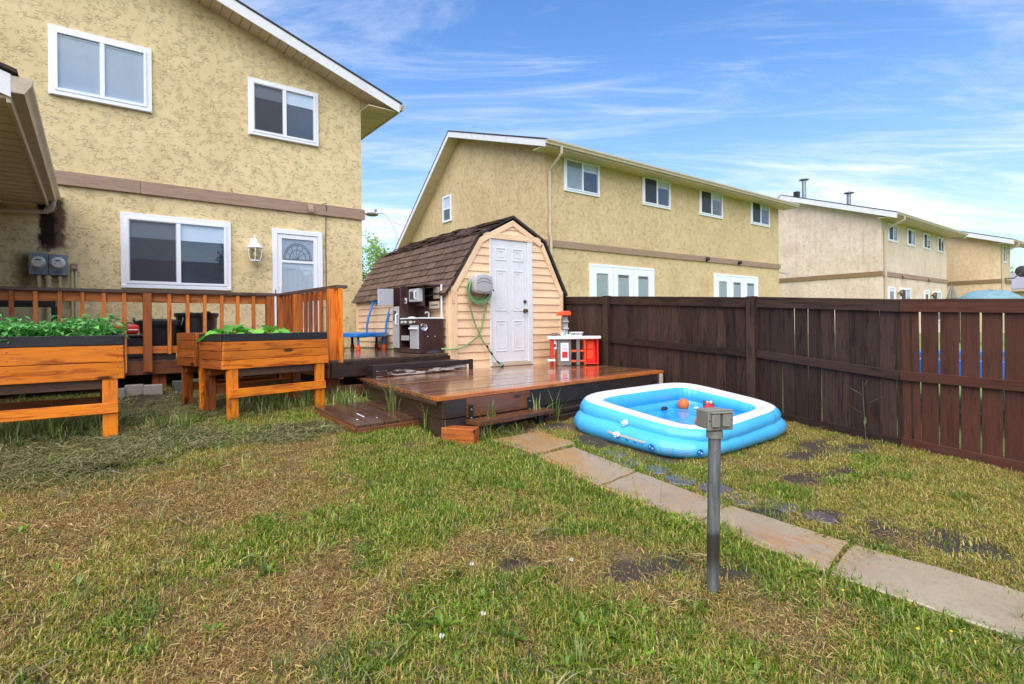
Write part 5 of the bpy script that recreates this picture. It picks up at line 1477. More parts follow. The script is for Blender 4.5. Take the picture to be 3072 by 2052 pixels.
# ------------------------------------------------------------------ outlet post in the lawn
op = thing('outlet_post', 'grey pipe post with a weatherproof outlet box standing in the lawn', 'post', (2.165, 1.397, 0.11))
def pipe_mat():
    nt = NT('galvanised_pipe_wet_foot')
    v = nt.obj(False); p = nt.pos(); sp = nt.n('ShaderNodeSeparateXYZ'); nt.l(p, sp.inputs[0])
    c = nt.ramp(nt.noise(nt.mapped(p, (60, 60, 6)), 1.0, 5, 0.6), [(0.3, lin((92, 95, 96))), (0.7, lin((142, 146, 146)))])
    c = nt.mix(nt.mr(nt.noise(p, 30, 5, 0.7), 0.55, 0.7, 0, 0.6), c, lin((104, 84, 66)))
    wob = nt.math('MULTIPLY', nt.math('SUBTRACT', nt.noise(p, 24, 3), 0.5), 0.05)
    z = nt.math('ADD', sp.outputs[2], wob)
    rust = nt.math('MULTIPLY', nt.mr(z, 0.14, 0.30), nt.mr(z, 0.37, 0.40, 1.0, 0.0))
    c = nt.mix(nt.math('MULTIPLY', rust, 0.92), c, lin((44, 36, 32)))
    nt.set(Base_Color=c, Metallic=nt.mr(rust, 0, 1, 0.45, 0.0), Roughness=0.45)
    nt.bump(nt.noise(nt.mapped(p, (90, 90, 20)), 1.0, 4), 0.25, 0.002)
    return nt.mat
B0 = Vector((2.162, 1.400, 0.05)); B1 = Vector((2.178, 1.392, 0.812))
MB().tube([B0, B0.lerp(B1, .5), B1], 0.027, 20).build('pipe', pipe_mat(), op, smooth=True)
pc = MB(); pc.lathe([(0.0355, 0.798), (0.0355, 0.812), (0.0355, 0.828), (0.030, 0.832), (0.030, 0.842)], (B1.x, B1.y, 0), 20)
pc.build('coupling', M['cast'], op, smooth=True)
bc = Vector((2.182, 1.392, 0.880))
yaw = Matrix.Rotation(R(-37.3 + 14), 3, 'Z')
def ob(mb, x0, x1, y0, y1, z0, z1):
    b = len(mb.v); mb.box((x0, y0, z0), (x1, y1, z1))
    for i in range(b, len(mb.v)): mb.v[i] = tuple(bc + yaw @ Vector(mb.v[i]))
    return mb
ob(MB(), -0.058, 0.058, -0.035, 0.058, -0.040, 0.042).build('box', M['cast'], op, bevel=0.006, seg=2)
ob(MB(), -0.062, 0.062, -0.043, -0.034, -0.044, 0.046).build('cover_plate', M['cast'], op, bevel=0.003)
for x in (-0.027, 0.025):
    fl_ = ob(MB(), x - 0.021, x + 0.021, -0.056, -0.043, -0.030, 0.030).build('flap', M['cast'], op, bevel=0.006)
    ob(MB(), x - 0.013, x + 0.013, -0.0585, -0.0562, -0.026, -0.021).build('lip', M['cast'], fl_, bevel=0.001)
hg = ob(MB(), -0.05, 0.052, -0.058, -0.044, 0.030, 0.037); hg.build('hinge', M['cast'], op, bevel=0.002)
for x_, z_ in ((-0.055, 0.0), (0.055, 0.0), (0.0, 0.038)):
    MB().lathe([(0.004, 0), (0.004, 0.0015), (0.0005, 0.002)], bc + yaw @ Vector((x_, -0.0435, z_)), 8, yaw @ Matrix.Rotation(R(90), 3, 'X')).build('screw', M['metal'], op)
ob(MB(), -0.002, 0.002, -0.0445, -0.043, -0.040, 0.03).build('seam', M['groove'], op)

# ------------------------------------------------------------------ raised planter boxes
def planter(label, A, dirv, length, depth, top, boards, leg_z, legs=True):
    t = thing('planter_box', label, 'planter', (A[0], A[1], leg_z), 'raised wooden planters')
    d = Vector((dirv[0], dirv[1], 0)).normalized(); nb = Vector((-d.y, d.x, 0))
    A = Vector((A[0], A[1], 0)); B = A + d * length
    z = top
    for k, (h, m_) in enumerate(boards):
        zc = z - h / 2
        e = 0.004 * k
        Z = Vector((0, 0, zc))
        plank('board', t, A - d * e + Z, B + d * e + Z, 0.032, h - 0.004, M[m_])
        dk = {'orange': 'orange_dark'}.get(m_, m_)  # side and back boards darker: their shade is put into the wood colour
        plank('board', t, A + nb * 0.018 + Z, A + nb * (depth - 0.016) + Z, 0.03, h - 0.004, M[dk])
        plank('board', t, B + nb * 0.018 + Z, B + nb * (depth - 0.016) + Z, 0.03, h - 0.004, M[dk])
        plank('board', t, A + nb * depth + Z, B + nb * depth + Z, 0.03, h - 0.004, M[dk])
        z -= h
    mb = MB()
    q = [A + nb * 0.016, B + nb * 0.016, B + nb * (depth - 0.016), A + nb * (depth - 0.016)]
    mb.prism([Vector((p.x, p.y, top - 0.10)) for p in q], (0, 0, 0.05))
    mb.build('soil', M['soil'], t)
    zz = top
    for h, m_ in boards:
        for q_ in (0.035, length - 0.035, length * 0.52):
            for dz_ in (-0.25, 0.25):
                if m_ == 'black_board' and dz_ > 0: continue
                c_ = A + d * q_ - nb * 0.0155 + Vector((0, 0, zz - h / 2 + dz_ * h))
                MB().lathe([(0.0045, 0), (0.0045, 0.001), (0.0005, 0.0012)], c_, 7, (nb * -1).to_track_quat('Z', 'Y').to_matrix()).build('screw', M['groove'], t)
        zz -= h
    plank('base_board', t, A + d * .05 + nb * 0.06 + Vector((0, 0, z - 0.03)), B - d * .05 + nb * 0.06 + Vector((0, 0, z - 0.03)), 0.05, 0.09, M['cap'])
    plank('base_board', t, A + d * .05 + nb * (depth - 0.06) + Vector((0, 0, z - 0.03)), B - d * .05 + nb * (depth - 0.06) + Vector((0, 0, z - 0.03)), 0.05, 0.09, M['orange_dark'])
    ix = 0.085
    for s_, P in ((1, A), (-1, B)):
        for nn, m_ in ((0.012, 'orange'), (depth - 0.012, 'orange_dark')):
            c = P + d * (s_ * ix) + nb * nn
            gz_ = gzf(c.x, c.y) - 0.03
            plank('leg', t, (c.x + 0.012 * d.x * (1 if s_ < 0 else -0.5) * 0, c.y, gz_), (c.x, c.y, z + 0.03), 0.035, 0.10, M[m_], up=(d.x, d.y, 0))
    zc = z - 0.225
    plank('stretcher', t, A + d * 0.04 - nb * 0.018 + Vector((0, 0, zc)), B - d * 0.035 - nb * 0.018 + Vector((0, 0, zc)), 0.03, 0.082, M['orange'])
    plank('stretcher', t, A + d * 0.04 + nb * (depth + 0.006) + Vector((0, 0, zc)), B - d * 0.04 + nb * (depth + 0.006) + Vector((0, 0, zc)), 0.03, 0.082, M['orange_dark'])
    return t
M['soil'] = plain('potting_soil', (58, 46, 38), 0.9, 0.3, scale=25, bump=0.9, bscale=60)
planter('long orange planter box full of dense greens at the left edge', (-1.25, 5.40), (1, 0.02), 1.44, 0.55, 1.258, [(0.083, 'black_board'), (0.135, 'orange'), (0.135, 'orange')], 0.44)
dR = (math.cos(R(15.5)), math.sin(R(15.5)))
planter('orange planter box with black top board in front of the railing corner', (0.95, 5.63), dR, 1.09, 0.47, 1.253, [(0.075, 'black_board'), (0.088, 'orange'), (0.084, 'orange'), (0.086, 'orange')], 0.44)
pr_ = planter('weathered planter box standing behind the front orange one', (0.80, 6.16), dR, 1.09, 0.42, 1.262, [(0.075, 'orange_dark'), (0.088, 'orange_dark'), (0.084, 'orange_dark'), (0.086, 'orange_dark')], 0.44)

def leaf_cluster(name, n, rad, hmin, hmax, size, cols, upright=0.5, seed=0):
    """a leafy plant: stems and ovate cupped leaves with a crease"""
    r = np.random.default_rng(seed); vs = []; fs = []; cl = []
    for k in range(n):
        a = r.uniform(0, 6.283); rr = rad * math.sqrt(r.random()); h = r.uniform(hmin, hmax) * (1 - 0.4 * rr / rad)
        base = np.array([rr * math.cos(a), rr * math.sin(a), h])
        th = a + r.uniform(-0.9, 0.9); pit = r.uniform(-0.5, upright)
        L = size * r.uniform(0.7, 1.25); W = L * r.uniform(0.55, 0.75)
        d = np.array([math.cos(th) * math.cos(pit), math.sin(th) * math.cos(pit), math.sin(pit)])
        s = np.array([-math.sin(th), math.cos(th), 0]); s = s + np.array([0, 0, r.uniform(-0.4, 0.4)]); s /= np.linalg.norm(s)
        up = np.cross(d, s)
        b = len(vs); cup = L * 0.16
        prof = [(0, 0), (0.25, 0.8), (0.55, 1.0), (0.8, 0.62), (1.0, 0.0)]
        for (t, w) in prof:
            dr = -0.22 * L * t * t
            c = base + d * L * t + np.array([0, 0, dr])
            if w == 0: vs.append(c)
            else:
                vs += [c - s * W * 0.5 * w + up * cup * w, c, c + s * W * 0.5 * w + up * cup * w]
        # 0 | 1 2 3 | 4 5 6 | 7 8 9 | 10
        fs += [(b, b+2, b+1), (b, b+3, b+2), (b+1, b+2, b+5, b+4), (b+2, b+3, b+6, b+5), (b+4, b+5, b+8, b+7), (b+5, b+6, b+9, b+8), (b+7, b+8, b+10), (b+8, b+9, b+10)]
        c = np.array(cols[r.integers(len(cols))]) * r.uniform(0.8, 1.15)
        cl += [c] * 11
        # stem
        b = len(vs); w = 0.003
        p0 = np.array([rr * 0.4 * math.cos(a), rr * 0.4 * math.sin(a), 0.0])
        vs += [p0 - s * w, p0 + s * w, base + s * w, base - s * w]; fs.append((b, b+1, b+2, b+3)); cl += [c * 0.9] * 4
    me = bpy.data.meshes.new(name); me.from_pydata([tuple(v) for v in vs], [], fs)
    at = me.color_attributes.new('Col', 'FLOAT_COLOR', 'POINT')
    at.data.foreach_set('color', np.concatenate([np.array(cl), np.ones((len(cl), 1))], 1).astype(np.float32).ravel())
    me.polygons.foreach_set('use_smooth', [True] * len(me.polygons))
    return me
vcol = [(1, 1, 1), (0.8, 0.95, 0.85), (1.1, 1.1, 0.9), (0.65, 0.8, 0.7)]
vm = [leaf_cluster('leafy_plant', 80, 0.125, 0.03, 0.19, 0.046, vcol, 0.6, s_) for s_ in range(4)]
for me in vm: me.materials.append(M['veg'])
for k in range(44):
    x = -1.18 + 1.30 * ((k * 0.618) % 1.0); y = 5.52 + 0.32 * (((k * 7) % 10) / 10)
    o = bpy.data.objects.new('leafy_plant', vm[k % 4])
    s_ = random.uniform(0.85, 1.15) * (1.35 if k in (8, 16) else 1)
    put(o, None, Matrix.Translation((x, y, 1.205)) @ Matrix.Rotation(random.uniform(0, 6.28), 4, 'Z') @ Matrix.Diagonal((s_, s_, s_ * random.uniform(0.85, 1.05), 1)))
    tag(o, 'leafy green vegetable plant crowded in the long left planter', 'plant', 'vegetables in the left planter')
vm2 = leaf_cluster('chard_plant', 9, 0.055, 0.03, 0.13, 0.135, vcol, 0.9, 11); vm2.materials.append(M['veg2'])
vm3 = leaf_cluster('chard_plant', 12, 0.07, 0.02, 0.11, 0.12, vcol, 0.5, 12); vm3.materials.append(M['veg2'])
for k, (s0, n0, me, sc) in enumerate(((0.02, 0.30, vm2, 1.35), (0.40, 0.26, vm3, 1.2), (0.60, 0.24, vm2, 1.25), (0.24, 0.3, vm3, 1.0), (0.76, 0.26, vm3, 1.0))):
    x = 0.95 + dR[0] * s0 - dR[1] * n0; y = 5.63 + dR[1] * s0 + dR[0] * n0
    if k == 0: x += 0.16
    o = bpy.data.objects.new('chard_plant', me)
    put(o, None, Matrix.Translation((x, y, 1.20)) @ Matrix.Rotation(k * 1.7, 4, 'Z') @ Matrix.Scale(sc, 4))
    tag(o, ['large-leaved green plant at left in the front planter', 'spreading green plant in the middle of the front planter', 'tall-leaved green plant right of the middle in the front planter', 'small green plant between the larger two in the front planter', 'rightmost low green plant in the front planter'][k], 'plant', 'plants in the front planter')

# ------------------------------------------------------------------ bins, tool case and patio furniture on the upper deck
def tub(label, x, y, r, z1, handles, lid=False):
    t = thing('rubber_tub' if not lid else 'lidded_bin', label, 'bin', (x, y, UZ))
    MB().lathe([(r * 0.78, UZ), (r * 0.86, UZ + (z1 - UZ) * 0.45), (r * 0.90, UZ + (z1 - UZ) * 0.47), (r * 0.93, z1 - 0.07), (r, z1 - 0.055), (r * 1.02, z1 - 0.01), (r * 0.98, z1), (r * 0.93, z1 - 0.01), (r * 0.90, z1 - 0.10)] if not lid else
               [(r * 0.78, UZ), (r * 0.92, z1 - 0.08), (r * 0.95, z1 - 0.075)], (x, y, 0), 28, cap=lid).build('body', M['black_plastic'], t, smooth=True)
    if lid:
        MB().lathe([(r * 1.04, z1 - 0.09), (r * 1.06, z1 - 0.03), (r * 0.9, z1 - 0.012), (r * 0.5, z1), (0.001, z1 + 0.004)], (x, y, 0), 28).build('lid', M['black_plastic'], t, smooth=True)
    for a in handles:
        d = Vector((math.cos(a), math.sin(a), 0)); s = Vector((-d.y, d.x, 0)); c = Vector((x, y, z1 - 0.02)) + d * r * 0.99
        MB().tube([c - s * 0.06 + Vector((0, 0, -0.09)), c - s * 0.065 + d * 0.03, c - s * 0.04 + d * 0.035 + Vector((0, 0, 0.03)), c + s * 0.04 + d * 0.035 + Vector((0, 0, 0.03)), c + s * 0.065 + d * 0.03, c + s * 0.06 + Vector((0, 0, -0.09))], 0.014, 8).build('handle', M['black_plastic'], t, smooth=True)
tub('tall round black rubber tub against the wall behind the railing', 1.235, 9.4, 0.29, 1.535, (R(-75), R(100)))
tub('black lidded bin between the railing post and the round tub', 0.74, 9.2, 0.26, 1.445, (R(180), R(0)), lid=True)
bk = thing('black_crate', 'low black storage box under the red case', 'crate', (0.37, 8.75, UZ))
MB().box((0.22, 8.6, UZ + 0.002), (0.55, 8.92, UZ + 0.27)).build('body', M['black_plastic'], bk, bevel=0.015)
MB().box((0.205, 8.585, UZ + 0.271), (0.565, 8.935, UZ + 0.305)).build('lid', M['black_plastic'], bk, bevel=0.01)
rc_ = thing('red_case', 'red plastic case with white stripe on the black box', 'case', (0.34, 8.7, UZ + 0.31))
MB().box((0.215, 8.62, UZ + 0.308), (0.475, 8.84, UZ + 0.435)).build('body', M['red'], rc_, bevel=0.035, seg=3, smooth=True)
MB().box((0.222, 8.613, UZ + 0.355), (0.468, 8.847, UZ + 0.372)).build('stripe', M['white'], rc_, bevel=0.006)
MB().tube([(0.27, 8.73, UZ + 0.43), (0.28, 8.73, UZ + 0.455), (0.41, 8.73, UZ + 0.455), (0.42, 8.73, UZ + 0.43)], 0.009, 8).build('handle', M['black_plastic'], rc_, smooth=True)
MB().ball((0.245, 8.613, UZ + 0.40), 0.018).build('latch', M['orange_red'], rc_)
tb = thing('patio_table_frame', 'black metal patio table frame behind the railing at far left', 'table', (-0.65, 8.7, UZ))
for a, b in (((-0.92, 8.5), (-0.37, 8.5)), ((-0.92, 9.05), (-0.37, 9.05)), ((-0.92, 8.5), (-0.92, 9.05)), ((-0.37, 8.5), (-0.37, 9.05))):
    MB().beam((a[0], a[1], 1.62), (b[0], b[1], 1.62), 0.035, 0.06).build('top_bar', M['black_plastic'], tb, bevel=0.004)
for x, y in ((-0.92, 8.5), (-0.37, 8.5), (-0.92, 9.05), (-0.37, 9.05)):
    MB().beam((x, y, UZ), (x, y, 1.588), 0.045, 0.045, up=(0, 1, 0)).build('leg', M['black_plastic'], tb, bevel=0.004)
for k, u_ in enumerate((-0.79, -0.33)):
    t = thing('wall_vent_cap', ['round black vent cap on the wall left of the meter conduits', 'round black vent cap on the wall right of the meter conduits'][k], 'vent cap', (u_, 10.6, 1.85))
    MB().prism([F1.p(u_ + 0.085 * math.cos(a), 1.84 + 0.085 * math.sin(a), 0.0) for a in [math.pi * q / 14 for q in range(15)]] + [F1.p(u_ - 0.085, 1.76, 0.0), F1.p(u_ + 0.085, 1.76, 0.0)], (0, -0.10, 0)).build('hood', M['black_plastic'], t, bevel=0.015, seg=2)
    MB().wbox(F1, u_ - 0.10, u_ + 0.10, 1.74, 1.758, 0.0, 0.012).build('flange', M['black_plastic'], t)

# ------------------------------------------------------------------ small trampoline, loose hose and plastic bag on the upper deck
tr = thing('toddler_trampoline', 'small blue round trampoline with foam handle and red feet', 'trampoline', (3.42, 8.62, UZ))
TC = Vector((3.45, 8.72, UZ + 0.26)); TRr = 0.44
MB().lathe([(0.001, 0.0), (TRr - 0.10, 0.0), (TRr - 0.10, -0.006), (0.001, -0.006)], TC, 36, cap=False).build('mat', M['black_plastic'], tr)
pd = MB(); vs = []
pr2 = [(TRr - 0.13, 0.008), (TRr - 0.02, 0.028), (TRr + 0.035, 0.012), (TRr + 0.04, -0.035), (TRr + 0.025, -0.05), (TRr + 0.02, -0.02), (TRr - 0.10, -0.008)]
pd.lathe(pr2, TC, 48, cap=False)
pd.v = [(x + random.uniform(-.004, .004), y + random.uniform(-.004, .004), z + random.uniform(-.006, .006)) for x, y, z in pd.v]
pd.build('pad', M['blue'], tr, smooth=True)
for a in (R(215), R(250), R(-35), R(20), R(80), R(150)):
    d = Vector((math.cos(a), math.sin(a), 0)); p = TC + d * (TRr - 0.02)
    lg = MB().tube([(p.x, p.y, UZ + 0.07), (p.x, p.y, UZ + 0.235)], 0.022, 10).build('leg', M['blue_foam'], tr, smooth=True)
    MB().lathe([(0.036, UZ + 0.002), (0.036, UZ + 0.05), (0.026, UZ + 0.085)], (p.x, p.y, 0), 12).build('foot', M['orange_red'], lg, smooth=True)
hb = MB()
H0 = TC + Vector((math.cos(R(-22)), math.sin(R(-22)), 0)) * (TRr + 0.02); H1 = TC + Vector((math.cos(R(48)), math.sin(R(48)), 0)) * (TRr + 0.02)
for q in (H0, H1):
    MB().tube(spl([(q.x, q.y, UZ + 0.20), (q.x + 0.01, q.y, UZ + 0.45), (q.x + 0.11, q.y - 0.02, UZ + 0.80)]), 0.019, 10).build('handle_post', M['blue_foam'], tr, smooth=True)
MB().tube([(H0.x + 0.11, H0.y - 0.02, UZ + 0.80), (H1.x + 0.11, H1.y - 0.02, UZ + 0.80)], 0.019, 10).build('handle_bar', M['blue_foam'], tr, smooth=True)
lh = MB(); lh.tube(spl([(2.95, 9.25, UZ + 0.012), (3.3, 9.4, UZ + 0.012), (3.6, 9.55, UZ + 0.012), (3.85, 9.3, UZ + 0.012), (3.9, 8.4, UZ + 0.012), (3.86, 7.2, UZ + 0.012), (3.84, 6.70, UZ + 0.03)]), 0.011, 8)
o = lh.build('garden_hose', M['hose'], None, smooth=True); tag(o, 'pale green hose lying on the upper deck under the trampoline', 'hose')
cb = MB(); cb.ball((2.98, 8.88, UZ + 0.12), 0.12, 14, 9, sc=(1.1, 0.8, 0.95))
cb.v = [(x + random.uniform(-.018, .018), y + random.uniform(-.018, .018), max(UZ + .003, z + random.uniform(-.02, .02))) for x, y, z in cb.v]
M['bag'] = glass('clear_plastic_bag', (0.86, 0.86, 0.90), 1.7, 0.15)
o = cb.build('plastic_bag', M['bag'], None); tag(o, 'crumpled clear plastic bag beside the trampoline', 'bag')

# ------------------------------------------------------------------ brown toy kitchen against the shed's side
tk = thing('toy_kitchen', 'dark brown wooden toy kitchen with grey doors against the shed side', 'toy kitchen', (3.7, 7.1, UZ))
X0, X1, Y0, Y1 = 3.53, 3.89, 6.68, 7.53        # X0 faces the yard, Y0 is its near end
tbm = M['toy_brown']; tg_ = M['toy_grey']; z0 = UZ + 0.004
KF = Fr((X0, 0), (0, 1), (-1, 0))                # u = y, outwards = -x
cn = MB(); cn.box((X0, Y0, z0), (X1, Y0 + 0.02, z0 + 0.47)); cn.box((X0, Y0 + 0.28, z0), (X1, Y0 + 0.30, z0 + 0.47)); cn.box((X0, Y0 + 0.60, z0), (X1, Y0 + 0.62, z0 + 0.95)); cn.box((X0, Y1 - 0.02, z0), (X1, Y1, z0 + 0.95))
cn.box((X1 - 0.015, Y0 + 0.02, z0 + 0.05), (X1, Y1 - 0.02, z0 + 0.46)); cn.box((X0 + 0.004, Y0 + 0.02, z0 + 0.055), (X1 - 0.015, Y1 - 0.02, z0 + 0.07))
cn.box((X0 + 0.004, Y0 + 0.02, z0 + 0.39), (X0 + 0.02, Y0 + 0.60, z0 + 0.468)); cn.box((X0, Y0 + 0.02, z0), (X0 + 0.02, Y1 - 0.02, z0 + 0.054))
cn.build('carcass', tbm, tk, bevel=0.003)
bkp = MB(); bkp.box((X1 - 0.015, Y0 + 0.10, z0 + 0.66), (X1, Y0 + 0.60, z0 + 0.93)); bkp.box((X1 - 0.10, Y0 + 0.36, z0 + 0.50), (X1 - 0.085, Y0 + 0.60, z0 + 0.95)); bkp.box((X1 - 0.26, Y0 + 0.08, z0 + 0.935), (X1, Y0 + 0.60, z0 + 0.955)); bkp.box((X1 - 0.199, Y0 + 0.20, z0 + 0.66), (X1 - 0.185, Y0 + 0.60, z0 + 0.934))
bkp.build('back_panel', tbm, tk, bevel=0.003)
MB().box((X1 - 0.30, Y1 - 0.34, z0 + 0.62), (X1 - 0.285, Y0 + 0.60, z0 + 0.95)).build('upper_panel', tbm, tk)
ct = MB(); ct.box((X0 - 0.015, Y0 - 0.012, z0 + 0.472), (X1, Y0 + 0.598, z0 + 0.490)); ct.build('counter', M['white'], tk, bevel=0.004)
MB().wbox(KF, Y0 + 0.635, Y1 - 0.012, z0 + 0.06, z0 + 0.66, 0.002, 0.016).build('fridge_door', tg_, tk, bevel=0.003)
h_ = MB(); h_.tube([KF.p(Y0 + 0.67, z0 + 0.40, 0.016), KF.p(Y0 + 0.67, z0 + 0.41, 0.045), KF.p(Y0 + 0.67, z0 + 0.54, 0.045), KF.p(Y0 + 0.67, z0 + 0.55, 0.016)], 0.013, 8); h_.build('fridge_handle', M['white'], tk, smooth=True)
MB().wbox(KF, Y0 + 0.72, Y0 + 0.80, z0 + 0.46, z0 + 0.60, 0.0165, 0.022).build('dispenser', M['groove'], tk, bevel=0.004)
# freezer door hanging open towards the yard
MB().box((X0 - 0.245, Y1 - 0.022, z0 + 0.68), (X0 - 0.002, Y1 - 0.006, z0 + 0.92)).build('freezer_door', tg_, tk, bevel=0.003)
for z_ in (0.73, 0.86):
    MB().lathe([(0.008, 0), (0.006, 0.004)], (X0 - 0.20, Y1 - 0.022, z0 + z_), 8, Matrix.Rotation(R(90), 3, 'X')).build('screw', M['groove'], tk)
MB().wbox(KF, Y0 + 0.035, Y0 + 0.285, z0 + 0.06, z0 + 0.385, 0.002, 0.016).build('oven_door', tg_, tk, bevel=0.003)
h_ = MB(); h_.tube([KF.p(Y0 + 0.06, z0 + 0.34, 0.016), KF.p(Y0 + 0.06, z0 + 0.34, 0.04), KF.p(Y0 + 0.26, z0 + 0.34, 0.04), KF.p(Y0 + 0.26, z0 + 0.34, 0.016)], 0.013, 8); h_.build('oven_handle', M['white'], tk, smooth=True)
MB().box((X0 + 0.02, Y0 + 0.32, z0 + 0.20), (X1 - 0.03, Y0 + 0.58, z0 + 0.21)).build('oven_rack', M['grey_plastic'], tk)
MB().wbox(KF, Y0 + 0.33, Y0 + 0.57, z0 + 0.17, z0 + 0.24, 0.0, 0.012).build('drawer_front', M['grey_plastic'], tk, bevel=0.004)
for y_, r_ in ((0.56, 0.022), (0.50, 0.014), (0.44, 0.022), (0.40, 0.009), (0.22, 0.009), (0.16, 0.012)):
    MB().lathe([(r_, 0), (r_ * 0.9, 0.014), (0.001, 0.016)], KF.p(Y0 + y_, z0 + 0.43, 0.0), 12, Matrix.Rotation(R(-90), 3, 'Y')).build('dial', M['meter_face'], tk, smooth=True)
MB().wbox(KF, Y0 + 0.25, Y0 + 0.33, z0 + 0.412, z0 + 0.448, 0.0, 0.006).build('clock_panel', M['meter_face'], tk)
mw = MB(); mw.box((X1 - 0.28, Y0 + 0.22, z0 + 0.72), (X1 - 0.20, Y0 + 0.50, z0 + 0.90))
mwo = mw.build('microwave', tg_, tk, bevel=0.006)
MF = Fr((X1 - 0.28, 0), (0, 1), (-1, 0))
MB().wbox(MF, Y0 + 0.32, Y0 + 0.46, z0 + 0.755, z0 + 0.865, 0.0, 0.004).build('microwave_window', M['groove'], mwo)
MB().tube([MF.p(Y0 + 0.27, z0 + 0.76, 0.0), MF.p(Y0 + 0.27, z0 + 0.765, 0.03), MF.p(Y0 + 0.27, z0 + 0.86, 0.03), MF.p(Y0 + 0.27, z0 + 0.865, 0.0)], 0.009, 8).build('microwave_handle', M['white'], mwo, smooth=True)
MB().box((X1 - 0.292, Y0 + 0.52, z0 + 0.70), (X1 - 0.302, Y0 + 0.585, z0 + 0.78)).build('phone_plate', M['white'], tk, bevel=0.003)
MB().ball((X1 - 0.305, Y0 + 0.55, z0 + 0.735), 0.016).build('phone', M['groove'], tk)
MB().box((X1 - 0.035, Y0 + 0.002, z0 + 0.491), (X1 - 0.012, Y0 + 0.022, z0 + 0.95)).build('corner_post', M['white'], tk, bevel=0.004)
sv = MB(); sv.box((X1 - 0.06, Y0 + 0.03, z0 + 0.62), (X1 - 0.045, Y0 + 0.30, z0 + 0.72)); sv.build('shelf_board', M['gutter'], tk)
MB().box((X1 - 0.064, Y0 + 0.05, z0 + 0.66), (X1 - 0.061, Y0 + 0.24, z0 + 0.675)).build('shelf_slot', M['groove'], tk)
wsh = MB()
for k in range(9): wsh.box((X1 - 0.05, Y0 + 0.03, z0 + 0.76 + 0.018 * k), (X1 - 0.04, Y0 + 0.19, z0 + 0.772 + 0.018 * k))
wsh.build('toy_shutter', M['gutter'], tk)
NF = Fr((0, Y0), (1, 0), (0, -1))
MB().lathe([(0.055, 0), (0.05, 0.01), (0.042, 0.004), (0.001, 0.003)], NF.p(X0 + 0.05, z0 + 0.36, 0.0), 20, Matrix.Rotation(R(90), 3, 'X')).build('towel_ring', M['metal'], tk, smooth=True)
for x_ in (X0 + 0.11, X0 + 0.22):
    MB().lathe([(0.008, 0), (0.006, 0.004), (0.001, 0.005)], NF.p(x_, z0 + 0.23, 0.0), 8, Matrix.Rotation(R(90), 3, 'X')).build('screw_cap', M['meter_face'], tk)
MB().prism([NF.p(X0 + 0.09 + 0.11 * (1 + math.cos(a)), z0 + 0.001 + 0.04 * math.sin(a), 0.001) for a in [math.pi * q / 12 for q in range(13)]], (0, -0.002, 0)).build('kick_arch', M['inside'], tk)
tp_ = MB(); tp_.tube([(X1 - 0.15, Y0 + 0.15, z0 + 0.49), (X1 - 0.15, Y0 + 0.15, z0 + 0.56), (X1 - 0.18, Y0 + 0.16, z0 + 0.57), (X1 - 0.2, Y0 + 0.16, z0 + 0.55)], 0.010, 8); tp_.build('toy_tap', M['grey_plastic'], tk, smooth=True)
MB().lathe([(0.05, 0.0), (0.055, 0.012), (0.02, 0.02), (0.001, 0.022)], (X0 + 0.12, Y0 + 0.48, z0 + 0.491), 14).build('hob_knob', M['white'], tk, smooth=True)

# ------------------------------------------------------------------ red and grey toy kitchen on the lower deck
rk = thing('plastic_play_kitchen', 'red grey and white plastic play kitchen between shed and fence', 'play kitchen', (5.6, 6.0, LZ))
gp, gd_, rd, ord_, wh = M['grey_plastic'], M['grey_plastic_dk'], M['red'], M['orange_red'], M['white']
KY = 5.95; zb = LZ + 0.004; KH = zb + 0.40
def rbx(nm, x0, x1, y0, y1, a, b, m_, bev=0.008, par=None): return MB().box((x0, y0, zb + a), (x1, y1, zb + b)).build(nm, m_, par or rk, bevel=bev, seg=2)
u = lambda px: 5.30 + (px - 1672) * 0.00375       # its front runs square to the camera side of the deck
Rk = Matrix.Translation((5.44, 6.04, 0)) @ Matrix.Rotation(R(-33), 4, 'Z')
def kb(nm, x0, x1, y0, y1, a, b, m_, bev=0.006, par=None):
    mb = MB().box((x0, y0, zb + a), (x1, y1, zb + b))
    return mb.build(nm, m_, par or rk, bevel=bev, seg=2, M=Rk)
kb('corner_unit', 0.0, 0.205, 0.0, 0.05, 0.0, 0.385, gd_)
kb('corner_unit', 0.0, 0.04, 0.05, 0.26, 0.0, 0.385, rd)
pnl = kb('coffee_panel', 0.045, 0.165, -0.012, -0.001, 0.065, 0.335, wh)
kb('coffee_recess', 0.065, 0.145, -0.016, -0.0125, 0.115, 0.265, rd, 0.003, pnl)
kb('coffee_face', 0.068, 0.142, -0.020, -0.0165, 0.205, 0.26, wh, 0.002, pnl)
for k in range(4): kb('coffee_button', 0.075 + k * 0.017, 0.085 + k * 0.017, -0.0225, -0.0202, 0.238, 0.25, M['groove'], 0.001, pnl)
kb('coffee_button', 0.100, 0.110, -0.0225, -0.0202, 0.215, 0.225, M['groove'], 0.001, pnl)
kb('coffee_slot', 0.075, 0.135, -0.0145, -0.0122, 0.298, 0.304, M['groove'], 0.001, pnl)
sp_ = kb('side_panel', -0.045, -0.008, 0.03, 0.10, 0.24, 0.36, wh); kb('side_window', -0.047, -0.020, 0.0265, 0.0295, 0.27, 0.32, M['groove'], 0.002, sp_)
kb('side_unit', -0.09, -0.045, 0.05, 0.20, 0.0, 0.385, rd); kb('oven_flap', -0.145, -0.035, -0.02, 0.06, 0.065, 0.095, wh)
kb('leg_post', 0.285, 0.335, 0.0, 0.05, 0.0, 0.385, gd_); kb('leg_post', 0.405, 0.425, 0.02, 0.15, 0.0, 0.385, ord_)
